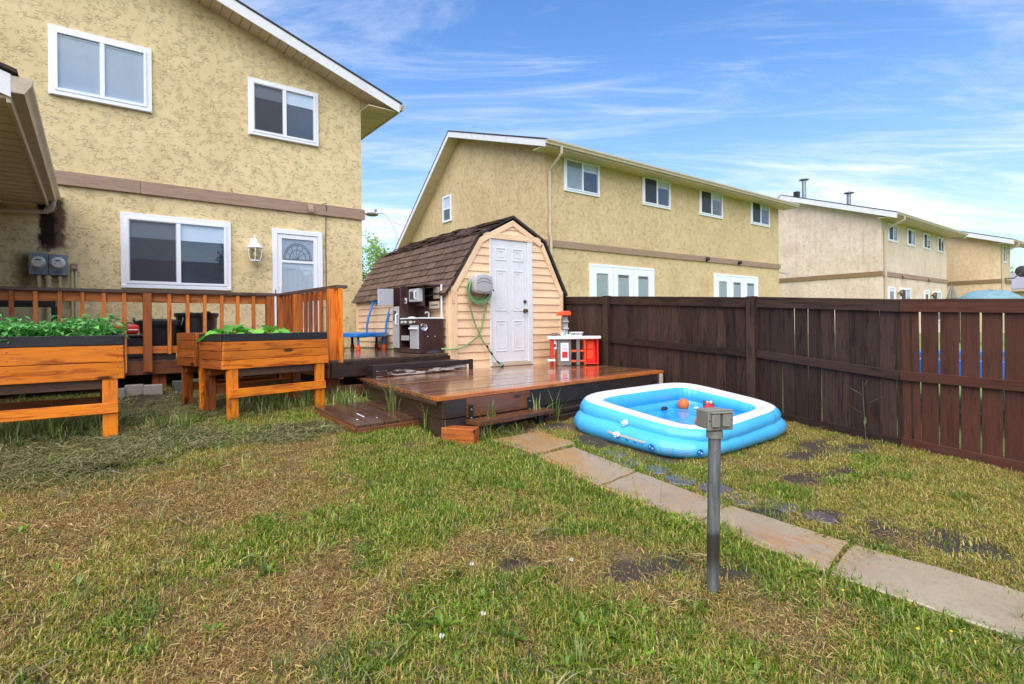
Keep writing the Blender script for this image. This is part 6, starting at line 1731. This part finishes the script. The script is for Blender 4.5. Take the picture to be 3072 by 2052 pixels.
for a in (0.045, 0.195):
    kb('shelf_bar', 0.206, 0.284, 0.01, 0.14, a, a + 0.032, ord_); kb('shelf_bar', 0.336, 0.404, 0.01, 0.14, a + 0.004, a + 0.03, ord_)
kb('cabinet', 0.426, 0.60, 0.13, 0.15, 0.0, 0.385, rd); kb('cabinet', 0.601, 0.62, 0.02, 0.15, 0.0, 0.385, rd); kb('cabinet_floor', 0.426, 0.60, 0.03, 0.129, 0.012, 0.03, rd)
for a in (0.085, 0.235): kb('cabinet_panel', 0.46, 0.565, 0.118, 0.129, a, a + 0.125, ord_)
top = MB(); tp2 = [(-0.13, 0.20), (-0.14, 0.06), (-0.06, -0.02), (0.02, -0.045), (0.20, -0.05), (0.36, -0.02), (0.42, 0.0), (0.65, 0.0), (0.66, 0.02), (0.66, 0.15), (0.30, 0.20), (-0.10, 0.24)]
top.prism([(x_, y_, zb + 0.386) for x_, y_ in tp2], (0, 0, 0.045))
top.build('worktop', wh, rk, bevel=0.012, seg=2, M=Rk)
kb('tower', 0.10, 0.185, 0.14, 0.20, 0.432, 0.74, gp); kb('tower_shelf', 0.10, 0.19, 0.09, 0.139, 0.535, 0.555, gp); kb('tower_shelf', 0.10, 0.19, 0.09, 0.139, 0.64, 0.66, gp)
kb('tower_side', 0.088, 0.099, 0.10, 0.20, 0.50, 0.70, gd_)
hd_ = MB(); hd_.prism([(0.01, 0.04, zb + 0.741), (0.215, 0.04, zb + 0.741), (0.215, 0.04, zb + 0.78), (0.195, 0.04, zb + 0.805), (0.09, 0.04, zb + 0.805), (0.02, 0.04, zb + 0.785)], (0, 0.16, 0))
hd_.build('hood', ord_, rk, bevel=0.008, seg=2, M=Rk)
wt_ = zb + 0.432
def small(nm, label, cat, mb, m_): o = mb.build(nm, m_, None, smooth=True, M=Rk); tag(o, label, cat); return o
small('toy_pot', 'dark toy pot at the left of the play kitchen worktop', 'pot', MB().lathe([(0.028, 0), (0.042, 0.03), (0.046, 0.05), (0.040, 0.05), (0.026, 0.006)], (-0.03, 0.08, wt_), 16), M['grey_plastic_dk'])
small('toy_bottle', 'clear toy bottle in front of the play kitchen tower', 'bottle', MB().lathe([(0.016, 0), (0.017, 0.05), (0.010, 0.075), (0.008, 0.092), (0.001, 0.094)], (0.105, 0.02, wt_), 12), M['toy_grey'])
small('white_bottle', 'white-capped toy bottle left of the clear one', 'bottle', MB().lathe([(0.013, 0), (0.014, 0.05), (0.008, 0.07), (0.010, 0.085), (0.001, 0.086)], (0.07, 0.03, wt_), 12), M['white'])
o = MB().box((0.125, -0.02, wt_), (0.20, 0.05, wt_ + 0.028)).build('toy_box', M['white'], None, bevel=0.006, M=Rk); tag(o, 'small white toy box beside the bottles', 'box')
bs = thing('toy_basket', 'white slatted plastic basket on the play kitchen worktop', 'basket', tuple(Rk @ Vector((0.30, 0.09, wt_))))
MB().box((0.215, 0.04, wt_ + 0.001), (0.375, 0.15, wt_ + 0.008)).build('base', wh, bs, M=Rk)
rim = MB(); rim.tube([(0.20, 0.03, wt_ + 0.055), (0.39, 0.03, wt_ + 0.055), (0.39, 0.16, wt_ + 0.055), (0.20, 0.16, wt_ + 0.055)], 0.006, 6, closed=True); rim.build('rim', wh, bs, M=Rk)
for k in range(9):
    xx = 0.222 + k * 0.0185
    for yy, yt in ((0.042, 0.032), (0.148, 0.158)):
        MB().tube([(xx, yy, wt_ + 0.006), (0.295 + (xx - 0.295) * 1.18, yt, wt_ + 0.055)], 0.004, 5).build('slat', wh, bs, M=Rk)

# ------------------------------------------------------------------ beyond the fence and far behind
nt_ = thing('neighbour_trampoline', 'blue padded trampoline glimpsed through the gaps of the red-brown fence', 'trampoline', (8.4, 1.6, 0.12))
NC = Vector((8.6, 1.7, 0.84)); 
MB().lathe([(1.15, 0.0), (1.15, 0.04), (1.50, 0.05), (1.54, -0.14), (1.50, -0.16), (1.48, -0.02)], NC, 48, cap=False).build('pad', M['blue'], nt_, smooth=True)
MB().lathe([(0.01, 0), (1.16, 0.0), (1.16, -0.01)], NC, 40, cap=False).build('mat', M['black_plastic'], nt_)
for k in range(6):
    a = R(60 * k + 10); MB().tube([(NC.x + 1.45 * math.cos(a), NC.y + 1.45 * math.sin(a), 0.05), (NC.x + 1.45 * math.cos(a), NC.y + 1.45 * math.sin(a), 0.80)], 0.025, 8).build('leg', M['galv'], nt_)
tb2 = thing('red_tub', 'red plastic tub glimpsed through the dark fence gaps', 'tub', (7.3, 2.75, 0.22))
MB().lathe([(0.28, 0.2), (0.36, 0.82), (0.38, 0.82), (0.38, 0.86), (0.33, 0.86), (0.26, 0.24)], (7.3, 2.75, 0), 24, cap=False).build('body', M['red'], tb2, smooth=True)
MB().lathe([(0.262, 0.23), (0.001, 0.235)], (7.3, 2.75, 0), 24, cap=False).build('bottom', M['red'], tb2)

gzb = thing('garden_gazebo', 'teal fabric gazebo canopy above the red-brown fence', 'gazebo', (25.8, 5.5, 0.45))
cp = MB(); n = 32; GC = Vector((25.95, 5.4, 0))
cp.lathe([(0.001, 2.42), (0.38, 2.40), (0.68, 2.30), (0.93, 2.12), (0.96, 2.04), (0.94, 2.04), (0.91, 2.09)], GC, n, cap=False)
cp.v = [(x_ + random.uniform(-.02, .02), y_ + random.uniform(-.02, .02), z_ + random.uniform(-.02, .02)) for x_, y_, z_ in cp.v]
cp.build('canopy', M['teal_fabric'], gzb, smooth=True)
for k in range(4):
    a = R(90 * k + 45 - 37); MB().tube([GC + Vector((0.85 * math.cos(a), 0.85 * math.sin(a), 0.4)), GC + Vector((0.85 * math.cos(a), 0.85 * math.sin(a), 2.15))], 0.03, 8).build('post', M['black_plastic'], gzb)
ub = thing('patio_umbrella', 'closed grey patio umbrella in front of the cream house', 'umbrella', (31.05, 7.75, 0.45))
MB().tube([(31.05, 7.75, 0.4), (31.05, 7.75, 2.98)], 0.03, 8).build('pole', M['grey_plastic_dk'], ub)
cu = MB(); prof_ = [(0.24, 1.35), (0.25, 1.6), (0.21, 2.1), (0.16, 2.3), (0.19, 2.34), (0.10, 2.7), (0.04, 2.92)]
n = 20
for r_, z_ in prof_:
    for k in range(n):
        a = 2 * math.pi * k / n; q = r_ * (1 + 0.22 * (1 if k % 2 else -1))
        cu.v.append((31.05 + q * math.cos(a), 7.75 + q * math.sin(a), z_ + random.uniform(-.02, .02)))
for i in range(len(prof_) - 1):
    for k in range(n): cu.f.append((i*n+k, i*n+(k+1) % n, (i+1)*n+(k+1) % n, (i+1)*n+k)); cu.m.append(0)
cu.build('folded_canopy', M['grey_fabric'], ub)

sl_ = thing('street_lamp', 'curved pale street lamp between the two nearest houses', 'street lamp', (13.3, 27.9, 0.7))
LP = [(13.35, 27.55, 0.7), (13.33, 27.57, 4.5), (13.25, 27.64, 6.0), (13.05, 27.80, 6.9), (12.80, 28.0, 7.42), (12.55, 28.2, 7.55), (12.40, 28.3, 7.52)]
MB().tube(spl(LP, 5), [0.10 - 0.055 * i / 30 for i in range(31)], 10).build('pole', M['lamp_pole'], sl_, smooth=True)
MB().ball((12.15, 28.48, 7.45), 0.34, 14, 8, sc=(1.1, 0.9, 0.30)).build('lamp_head', M['grey_plastic_dk'], sl_, smooth=True)
MB().tube([(12.32, 28.36, 7.58), (12.32, 28.36, 7.72)], 0.07, 8).build('photocell', M['grey_plastic_dk'], sl_)
MB().tube(spl([(13.0, 27.85, 7.05), (14.5, 27.0, 6.55), (16.5, 26.0, 6.3), (20, 24.5, 6.6)], 6), 0.012, 5).build('wire', M['groove'], sl_)

def leaf_mesh(name, cents, rad, per, size, mat, seed, flat=0.0):
    r = np.random.default_rng(seed)
    c = np.repeat(np.array(cents), per, 0); n = len(c)
    d = r.normal(size=(n, 3)); d /= np.linalg.norm(d, axis=1)[:, None]
    c = c + d * (rad * r.random(n) ** 0.45)[:, None] * np.array([1, 1, 0.8])
    a = r.normal(size=(n, 3)); a /= np.linalg.norm(a, axis=1)[:, None]
    b = np.cross(a, r.normal(size=(n, 3))); b /= np.linalg.norm(b, axis=1)[:, None]
    s = size * r.uniform(0.6, 1.3, n)[:, None]
    v = np.stack([c - a * s, c + b * s * 0.5, c + a * s, c - b * s * 0.5], 1).reshape(-1, 3)
    f = np.arange(n * 4).reshape(-1, 4)
    me = bpy.data.meshes.new(name); me.from_pydata(v.tolist(), [], f.tolist()); me.materials.append(mat)
    return me
def deciduous(label, base, h, spread, seed, mat, ncl=70, per=60, leaf=0.12):
    r = random.Random(seed)
    t = thing('leafy_tree', label, 'tree', base)
    B = Vector(base); tk_ = MB(); cents = []
    tk_.tube([B, B + Vector((0.1, 0, h * 0.25)), B + Vector((0.0, 0.1, h * 0.5)), B + Vector((0.1, 0, h * 0.85))], [h * .022, h * .018, h * .012, h * .004], 8)
    for k in range(14):
        a = r.uniform(0, 6.28); z = h * r.uniform(0.28, 0.8); L = spread * r.uniform(0.6, 1.0) * (1.1 - 0.5 * z / h)
        p0 = B + Vector((0, 0, z)); p1 = p0 + Vector((math.cos(a) * L * .5, math.sin(a) * L * .5, L * .25)); p2 = p0 + Vector((math.cos(a) * L, math.sin(a) * L, L * .6))
        tk_.tube([p0, p1, p2], [h * .008, h * .005, h * .002], 6)
        for q in range(ncl // 14):
            w = r.uniform(0.35, 1.05); c = p0.lerp(p2, w) + Vector((r.gauss(0, .25), r.gauss(0, .25), r.gauss(0, .25))) * spread * 0.35
            cents.append(tuple(c))
    tk_.build('trunk', M['bark'], t, smooth=True)
    put(bpy.data.objects.new('crown', leaf_mesh('crown', cents, spread * 0.26, per, leaf, mat, seed)), t, Matrix.Identity(4))
    return t
def spruce(label, base, h, rb_, seed, nl=26):
    r = random.Random(seed); t = thing('spruce_tree', label, 'tree', base); B = Vector(base)
    MB().tube([B, B + Vector((0, 0, h * 0.97))], [h * .018, h * .002], 8).build('trunk', M['bark'], t)
    cents = []
    for k in range(nl):
        z = h * (0.06 + 0.92 * k / nl); L = rb_ * (1 - k / nl) ** 0.85 + 0.1
        for q in range(11):
            a = r.uniform(0, 6.28); LL = L * r.uniform(0.75, 1.1)
            for w in np.linspace(0.25, 1, max(2, int(LL / 0.3))):
                cents.append((B.x + math.cos(a) * LL * w, B.y + math.sin(a) * LL * w, B.z + z - LL * 0.35 * w + 0.12 * w * w))
    put(bpy.data.objects.new('crown', leaf_mesh('crown', cents, 0.26, 16, 0.10, M['spruce'], seed)), t, Matrix.Identity(4))
    return t
spruce('dark spruce tree just past the near house corner', (14.75, 38.8, 0.7), 8.3, 2.2, 3)
deciduous('pale green leafy tree below the street lamp', (17.0, 37.8, 0.7), 7.4, 2.9, 5, M['tree_leaf'], 70, 26, 0.13)
deciduous('sparse young green tree at the far right edge', (66.8, 11.9, 0.6), 6.3, 1.9, 8, M['tree_leaf'], 42, 22, 0.14)
# the houses and the spruce across the lane behind the camera: seen only as reflections in the near house's panes
oh = thing('opposite_house', 'low pale house with dark roof mirrored in the lower window of the near house', 'house', (4, -18, -0.1))
MB().box((-5, -21.5, -0.2), (11, -15.2, 3.7)).build('wall', M['stucco_2'], oh)
q = MB(); q.prism([(-5.5, -14.7, 3.55), (-5.5, -18.3, 5.5), (-5.5, -22, 3.55)], (17, 0, 0)); q.build('roof', M['roof'], oh)
FO = Fr((0, -15.2), (1, 0), (0, 1))
for a in (-3, 1, 4.5, 8): slider(oh, FO, a, a + 1.5, 1.2, 2.6, 'screen', 'half', detail=False)
spruce('tall spruce mirrored at the right side of the lower window', (6.4, -12.6, -0.1), 8.2, 1.7, 9)

# ------------------------------------------------------------------ the lawn: worn, part straw, part green
def blade_mat():
    nt = NT('grass_blade')
    at = nt.n('ShaderNodeAttribute'); at.attribute_name = 'Col'
    oi = nt.n('ShaderNodeObjectInfo')
    col = hsv(nt, at.outputs['Color'], nt.mr(oi.outputs['Random'], 0, 1, 0.72, 1.22, smooth=False))
    df = nt.n('ShaderNodeBsdfDiffuse'); nt.l(col, df.inputs[0])
    tr_ = nt.n('ShaderNodeBsdfTranslucent'); nt.l(col, tr_.inputs[0])
    gl = nt.n('ShaderNodeBsdfGlossy'); gl.inputs['Roughness'].default_value = 0.3
    m1 = nt.n('ShaderNodeMixShader'); m1.inputs[0].default_value = 0.3
    m2 = nt.n('ShaderNodeMixShader'); m2.inputs[0].default_value = 0.04
    nt.l(df.outputs[0], m1.inputs[1]); nt.l(tr_.outputs[0], m1.inputs[2]); nt.l(m1.outputs[0], m2.inputs[1]); nt.l(gl.outputs[0], m2.inputs[2])
    nt.l(m2.outputs[0], nt.out.inputs[0])
    return nt.mat
M['blade'] = blade_mat()
GREEN = [(108, 140, 40), (132, 160, 52), (86, 117, 33), (152, 166, 68), (118, 148, 39)]
YGREEN = [(168, 166, 64), (186, 176, 80), (146, 154, 50), (192, 180, 94)]
DRY = [(200, 170, 106), (178, 148, 88), (214, 190, 124), (154, 124, 72), (190, 146, 84), (122, 100, 64), (138, 108, 70)]
CLIP = [(126, 130, 82), (150, 146, 98), (100, 108, 64), (168, 160, 116), (84, 92, 52)]
TALL = [(112, 140, 56), (136, 160, 76), (92, 120, 44), (158, 170, 98), (176, 166, 108)]
def clump(name, n, rad, h0, h1, lean, w, pal, seed, lie=False):
    r = np.random.default_rng(seed); V = []; Fc = []; Cl = []
    for k in range(n):
        a = r.uniform(0, 6.283); rr = rad * math.sqrt(r.random())
        p = np.array([rr * math.cos(a), rr * math.sin(a), r.uniform(-0.008, 0.004)])
        L = r.uniform(h0, h1); th = r.uniform(0, 6.283)
        d = np.array([math.cos(th), math.sin(th), 0.0]); s = np.array([-d[1], d[0], 0.0])
        if lie:
            e0 = r.uniform(0.0, 0.45); p[2] = r.uniform(0.0, 0.02); e1 = e0 - r.uniform(0.1, 0.9); s = s * 0.9 + np.array([0, 0, r.uniform(-.5, .5)])
        else:
            e0 = math.pi / 2 - abs(r.normal(0, lean)); e1 = e0 - r.uniform(0.2, 1.1) * lean * 2
        m = p + (d * math.cos(e0) + np.array([0, 0, math.sin(e0)])) * L * 0.55
        t = m + (d * math.cos(e1) + np.array([0, 0, math.sin(e1)])) * L * 0.45
        if lie: t[2] = max(t[2], 0.002)
        ww = w * r.uniform(0.7, 1.3)
        b = len(V)
        V += [p - s * ww / 2, p + s * ww / 2, m + s * ww * 0.42, m - s * ww * 0.42, t]
        Fc += [(b, b+1, b+2, b+3), (b+3, b+2, b+4)]
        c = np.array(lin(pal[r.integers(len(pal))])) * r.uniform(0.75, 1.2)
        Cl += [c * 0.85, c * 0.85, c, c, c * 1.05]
    me = bpy.data.meshes.new(name); me.from_pydata([tuple(v) for v in V], [], Fc)
    at = me.color_attributes.new('Col', 'FLOAT_COLOR', 'POINT')
    at.data.foreach_set('color', np.concatenate([np.clip(np.array(Cl), 0, 1), np.ones((len(Cl), 1))], 1).astype(np.float32).ravel())
    me.materials.append(M['blade'])
    return me
def weed(name, n, size, pal, seed, upright=0.5):
    """a dandelion-like rosette of toothed leaves"""
    r = np.random.default_rng(seed); V = []; Fc = []; Cl = []
    for k in range(n):
        th = 6.283 * k / n + r.uniform(-0.3, 0.3); L = size * r.uniform(0.6, 1.15); e = r.uniform(0.15, upright)
        d = np.array([math.cos(th), math.sin(th), 0.0]); s = np.array([-d[1], d[0], 0.0])
        c = np.array(lin(pal[r.integers(len(pal))])) * r.uniform(0.8, 1.2)
        b = len(V); N = 8
        for i in range(N + 1):
            t = i / N; ev = e - 0.9 * t * t
            z = L * (math.sin(e) * t - 0.42 * t * t)
            w = L * 0.11 * math.sin(math.pi * min(1, 0.12 + 0.88 * t)) * (0.55 if i % 2 else 1.1) * (0.4 + 0.9 * t) + 0.002
            p = d * L * t * math.cos(e) + np.array([0, 0, max(z, 0.004)])
            lift = np.array([0, 0, 0.25 * w])
            V += [p - s * w + lift, p, p + s * w + lift]; Cl += [c, c * 0.9, c]
            if i:
                q = b + 3 * i
                Fc += [(q-3, q-2, q+1, q), (q-2, q-1, q+2, q+1)]
    me = bpy.data.meshes.new(name); me.from_pydata([tuple(v) for v in V], [], Fc)
    at = me.color_attributes.new('Col', 'FLOAT_COLOR', 'POINT')
    at.data.foreach_set('color', np.concatenate([np.clip(np.array(Cl), 0, 1), np.ones((len(Cl), 1))], 1).astype(np.float32).ravel())
    me.materials.append(M['blade'])
    return me
protos = []
def pset(fn, k):
    i0_ = len(protos)
    for q in range(k): protos.append(fn(q))
    return list(range(i0_, len(protos)))
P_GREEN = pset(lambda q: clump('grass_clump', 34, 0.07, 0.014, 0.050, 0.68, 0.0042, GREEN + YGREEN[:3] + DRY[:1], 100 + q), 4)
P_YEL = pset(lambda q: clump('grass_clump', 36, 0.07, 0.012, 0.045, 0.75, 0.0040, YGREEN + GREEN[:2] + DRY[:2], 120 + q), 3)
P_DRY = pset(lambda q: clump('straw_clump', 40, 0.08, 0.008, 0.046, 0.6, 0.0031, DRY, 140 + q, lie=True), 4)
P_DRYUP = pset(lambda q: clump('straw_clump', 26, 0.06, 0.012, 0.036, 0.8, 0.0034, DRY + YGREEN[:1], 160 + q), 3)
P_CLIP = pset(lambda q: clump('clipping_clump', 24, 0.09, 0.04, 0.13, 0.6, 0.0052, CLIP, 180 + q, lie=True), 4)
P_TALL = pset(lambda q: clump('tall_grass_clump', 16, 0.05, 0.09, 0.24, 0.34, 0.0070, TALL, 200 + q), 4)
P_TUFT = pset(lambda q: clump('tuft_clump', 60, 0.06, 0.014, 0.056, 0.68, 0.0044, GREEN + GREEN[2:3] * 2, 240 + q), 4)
P_WEED = pset(lambda q: weed('small_weed', 7, 0.06, GREEN, 220 + q, 0.9), 4)
pcol = bpy.data.collections.new('lawn_clumps')
for i, me in enumerate(protos):
    pcol.objects.link(bpy.data.objects.new('clump_%02d' % i, me))

def inpoly(x, y, q, mg=0.0):
    inside = np.ones(len(x), bool); n = len(q)
    cx_, cy_ = np.mean([p[0] for p in q]), np.mean([p[1] for p in q])
    sg = None
    for i in range(n):
        a, b = q[i], q[(i + 1) % n]
        nx_, ny_ = b[1] - a[1], -(b[0] - a[0]); l = math.hypot(nx_, ny_); nx_ /= l; ny_ /= l
        if (cx_ - a[0]) * nx_ + (cy_ - a[1]) * ny_ > 0: nx_, ny_ = -nx_, -ny_
        inside &= ((x - a[0]) * nx_ + (y - a[1]) * ny_) < mg
    return inside
def build_lawn():
    r = np.random.default_rng(42)
    N = 105000
    x = r.uniform(-3.2, 5.93, N); y = r.uniform(0.15, 7.9, N)
    # keep what the yard's open part can show; denser near the lens
    d = 0.606 * x + 0.7955 * y; lat = 0.7955 * x - 0.606 * y
    keep = (d > 0.9) & (np.abs(lat) < 1.02 * d + 0.35)
    keep &= r.random(N) < np.clip(1.35 - 0.13 * d, 0.45, 1.0)
    x, y = x[keep], y[keep]
    bad = np.zeros(len(x), bool)
    for q in SLABS: bad |= inpoly(x, y, q, -0.01) & ~(inpoly(x, y, q, -0.01) & ~inpoly(x, y, q, -0.045) & (r.random(len(x)) < 0.35))
    bad |= (x > 2.34 + 0.08 * (y - 4.1)) & (y > 4.10 + 0.12 * (x - 2.3))
    bad |= (y > 6.3) & (x > 2.1)
    bad |= inpoly(x, y, [(3.50, 3.95), (3.50, 2.62), (5.42, 2.62), (5.42, 3.98)], 0.0)
    bad |= inpoly(x, y, PA, -0.02) & (r.random(len(x)) < 0.985)
    bad |= inpoly(x, y, [(2.33, 4.17), (2.44, 4.26), (2.66, 3.9), (2.54, 3.8)], 0)
    x, y = x[~bad], y[~bad]
    g, dr, cl, ye, so, ta = lawn_fields(x, y)
    W = np.stack([g, dr, cl, ye], 1)
    W = np.clip(W, 0.03, None) ** 1.6
    W /= W.sum(1)[:, None]
    u = r.random(len(x)); cum = np.cumsum(W, 1)
    ty = (u[:, None] > cum).sum(1)
    keep = r.random(len(x)) > np.clip(so * 1.1, 0, 0.9)
    # thin cover on the straw patches so that soil shows through
    keep &= (r.random(len(x)) < np.where(ty == 1, 0.7, np.where(ty == 0, 0.72, 0.75)))
    x, y, ty, ta, g = x[keep], y[keep], ty[keep], ta[keep], g[keep]
    idx = np.zeros(len(x), int); scl = r.uniform(0.75, 1.25, len(x))
    pick = lambda L, m: np.array(L)[r.integers(len(L), size=m)]
    for k, L in ((0, P_GREEN), (1, P_DRY), (2, P_CLIP), (3, P_YEL)):
        m = ty == k; idx[m] = pick(L, m.sum())
    m = (ty == 1) & (r.random(len(x)) < 0.5); idx[m] = pick(P_DRYUP, m.sum())
    m = (ty == 0) & (r.random(len(x)) < 0.10); idx[m] = pick(P_WEED, m.sum())
    scl *= np.where(ty == 0, 0.72 + 0.40 * np.clip(g, 0, 1.5), 1)
    hf = fbm(x, y, 9.0, 23, 2)
    m = (hf > 0.60) & (g > 0.25) & (r.random(len(x)) < 0.35); idx[m] = pick(P_TUFT, m.sum()); scl[m] = r.uniform(0.7, 1.2, m.sum())
    m = r.random(len(x)) < ta * 0.28; idx[m] = pick(P_TALL, m.sum()); scl[m] *= 0.9
    m = (r.random(len(x)) < 0.0025); idx[m] = pick(P_TALL, m.sum()); scl[m] *= 0.6
    z = gz(x, y) - 0.004
    me = bpy.data.meshes.new('grass')
    me.vertices.add(len(x))
    me.vertices.foreach_set('co', np.stack([x, y, z], 1).astype(np.float32).ravel())
    a = me.attributes.new('idx', 'INT', 'POINT'); a.data.foreach_set('value', idx.astype(np.int32))
    a = me.attributes.new('scl', 'FLOAT', 'POINT'); a.data.foreach_set('value', scl.astype(np.float32))
    rot = np.stack([r.normal(0, 0.08, len(x)), r.normal(0, 0.08, len(x)), r.uniform(0, 6.283, len(x))], 1)
    a = me.attributes.new('rot', 'FLOAT_VECTOR', 'POINT'); a.data.foreach_set('vector', rot.astype(np.float32).ravel())
    o = bpy.data.objects.new('grass', me)
    put(o, None, Matrix.Identity(4))
    tag(o, 'patchy lawn of green grass, straw and clippings', 'grass', kind='stuff')
    me.materials.append(M['blade'])
    ng = bpy.data.node_groups.new('scatter_grass', 'GeometryNodeTree')
    ng.interface.new_socket('Geometry', in_out='INPUT', socket_type='NodeSocketGeometry')
    ng.interface.new_socket('Geometry', in_out='OUTPUT', socket_type='NodeSocketGeometry')
    gi = ng.nodes.new('NodeGroupInput'); go = ng.nodes.new('NodeGroupOutput')
    ci = ng.nodes.new('GeometryNodeCollectionInfo')
    ci.inputs['Collection'].default_value = pcol; ci.inputs['Separate Children'].default_value = True; ci.inputs['Reset Children'].default_value = True
    ip = ng.nodes.new('GeometryNodeInstanceOnPoints'); ip.inputs['Pick Instance'].default_value = True
    def na(nm, t):
        q = ng.nodes.new('GeometryNodeInputNamedAttribute'); q.data_type = t; q.inputs['Name'].default_value = nm
        return q.outputs['Attribute']
    ng.links.new(gi.outputs[0], ip.inputs['Points'])
    ng.links.new(ci.outputs[0], ip.inputs['Instance'])
    ng.links.new(na('idx', 'INT'), ip.inputs['Instance Index'])
    ng.links.new(na('rot', 'FLOAT_VECTOR'), ip.inputs['Rotation'])
    ng.links.new(na('scl', 'FLOAT'), ip.inputs['Scale'])
    ng.links.new(ip.outputs[0], go.inputs[0])
    md = o.modifiers.new('scatter', 'NODES'); md.node_group = ng
build_lawn()

# single weeds that stand out of the lawn
rm = [weed('dandelion', 15, 0.12, [GREEN[0], GREEN[2], GREEN[4]], 300 + q, 1.15) for q in range(4)]
for me in rm: pass
ROS = [(1.56,1.44),(1.51,1.54),(1.05,1.83),(1.29,1.91),(1.66,1.93),(-.30,3.66),(.61,2.61),(.97,3.06),(.34,2.28),(-.06,2.89),(1.27,2.12),(1.63,2.99),(3.77,1.89),(5.2,1.87),(1.24,1.62),(1.98,1.37),(2.62,1.06),(.92,1.96),(1.30,1.41),(3.62,1.78),(3.85,1.95)]
for k, (x, y) in enumerate(ROS):
    o = bpy.data.objects.new('dandelion', rm[k % 4])
    s_ = random.uniform(0.6, 0.95)
    put(o, None, Matrix.Translation((x, y, gzf(x, y) + 0.0)) @ Matrix.Rotation(random.uniform(0, 6.28), 4, 'Z') @ Matrix.Scale(s_, 4))
    tag(o, 'leafy dandelion rosette growing low in the lawn', 'weed', 'dandelion rosettes in the lawn')
def stem_flower(x, y, h, head, mat, lean=(0.03, 0.02)):
    z = gzf(x, y); t = thing('seed_stalk', 'thin dandelion stalk with pale seed head in the foreground grass' if mat == 'meter_face' else ('thin dandelion stalk with yellow flower along the path edge' if mat == 'yellow' else 'bare brown dandelion stalk rising from the lawn'),
                              'flower', (x, y, z), 'dandelion stalks' + ('' if mat == 'meter_face' else ' yellow' if mat == 'yellow' else ' bare'))
    T = Vector((x + lean[0], y + lean[1], z + h))
    MB().tube([(x, y, z), (x + lean[0] * .3, y + lean[1] * .3, z + h * .55), T], [0.0026, 0.0022, 0.0018], 5).build('stalk', M['stalk'], t)
    if mat == 'meter_face':
        mb = MB(); rr = np.random.default_rng(int(x * 1000))
        for q in range(70):
            d = Vector(rr.normal(size=3)).normalized() * head; s = d.orthogonal().normalized() * 0.0011
            mb.add([T, T + d + s, T + d - s], [(0, 1, 2)])
        mb.build('seed_head', M['meter_face'], t)
    else:
        MB().ball(T, head, 8, 5, sc=(1, 1, 0.7)).build('flower_head', M[mat], t, smooth=True)
M['stalk'] = plain('weed_stalk', (140, 128, 74), 0.6, 0.2)
M['yellow'] = plain('yellow_flower', (226, 190, 40), 0.6, 0.1)
M['bud'] = plain('brown_bud', (120, 92, 60), 0.8, 0.2)
for k, (x, y) in enumerate([(1.32,2.06),(1.18,1.81),(.99,1.77),(1.70,1.81)]):
    stem_flower(x * 0.93, y * 0.93, random.uniform(0.10, 0.20), 0.009, 'meter_face', (random.uniform(-.03, .03), random.uniform(-.03, .03)))
for x, y in ((2.58,1.03),(2.62,.66),(2.52,.74)):
    stem_flower(x, y, 0.05, 0.006, 'yellow', (0.01, 0.01))
for k in range(26):
    x, y = random.choice([(1.3, 1.9), (1.6, 2.2), (1.0, 2.3), (2.4, 2.9), (2.5, 2.1), (1.8, 1.7), (1.9, 3.3), (2.2, 3.9)])
    stem_flower(x + random.gauss(0, .18), y + random.gauss(0, .2), random.uniform(0.08, 0.22), 0.005, 'bud', (random.uniform(-.05, .05), random.uniform(-.05, .05)))
# taller plants on their own: quack grass by the deck step, thistle stems by the fence
def grass_tuft(name, label, x, y, n, h, seed, z=None):
    me = clump(name, n, 0.05, h * 0.5, h, 0.30, 0.010, TALL, seed)
    o = bpy.data.objects.new(name, me)
    put(o, None, Matrix.Translation((x, y, gzf(x, y) if z is None else z)))
    tag(o, label, 'grass tuft', 'tall grass tufts'); return o
grass_tuft('grass_tuft', 'tall arching grass tuft growing against the left side of the lower deck', 2.34, 5.0, 24, 0.46, 1)
grass_tuft('grass_tuft', 'tall grass tuft between the platform and the timber block', 2.40, 4.40, 18, 0.42, 2)
grass_tuft('grass_tuft', 'grass blades standing through the step board', 2.85, 4.06, 10, 0.22, 3, 0.46)
grass_tuft('grass_tuft', 'grass blades at the right bracket of the step board', 3.42, 4.10, 9, 0.30, 4, 0.40)
grass_tuft('grass_tuft', 'tall grass tuft at the deck corner left of the pool', 3.62, 4.08, 9, 0.42, 5)
grass_tuft('grass_tuft', 'bright grass tuft in front of the left planter', 0.62, 5.45, 34, 0.20, 6)
grass_tuft('grass_tuft', 'long grass tuft under the front planter', 1.55, 6.15, 30, 0.42, 7)
grass_tuft('grass_tuft', 'long grass tuft under the left planter', -0.25, 5.75, 24, 0.32, 8)
th = thing('tall_weed', 'thin dark weed stem with narrow leaves in front of the fence', 'weed', (5.82, 2.12, 0.17))
MB().tube([(5.82, 2.12, 0.15), (5.81, 2.13, 0.45), (5.83, 2.15, 0.74)], [0.0035, 0.003, 0.0015], 6).build('stem', M['leaf_grey'], th)
for k, (z_, a, L) in enumerate(((0.30, 0.3, 0.22), (0.42, 2.8, 0.24), (0.52, -1.2, 0.22), (0.60, 1.6, 0.2), (0.70, -2.5, 0.16), (0.28, -1.9, 0.2))):
    d = Vector((math.cos(a), math.sin(a), 0.55)).normalized(); p = Vector((5.815, 2.13, z_)); s = d.cross(Vector((0, 0, 1))).normalized() * 0.011
    MB().add([p, p + d * L * .4 + s, p + d * L, p + d * L * .4 - s], [(0, 1, 2, 3)]).build('leaf', M['leaf_grey'], th)
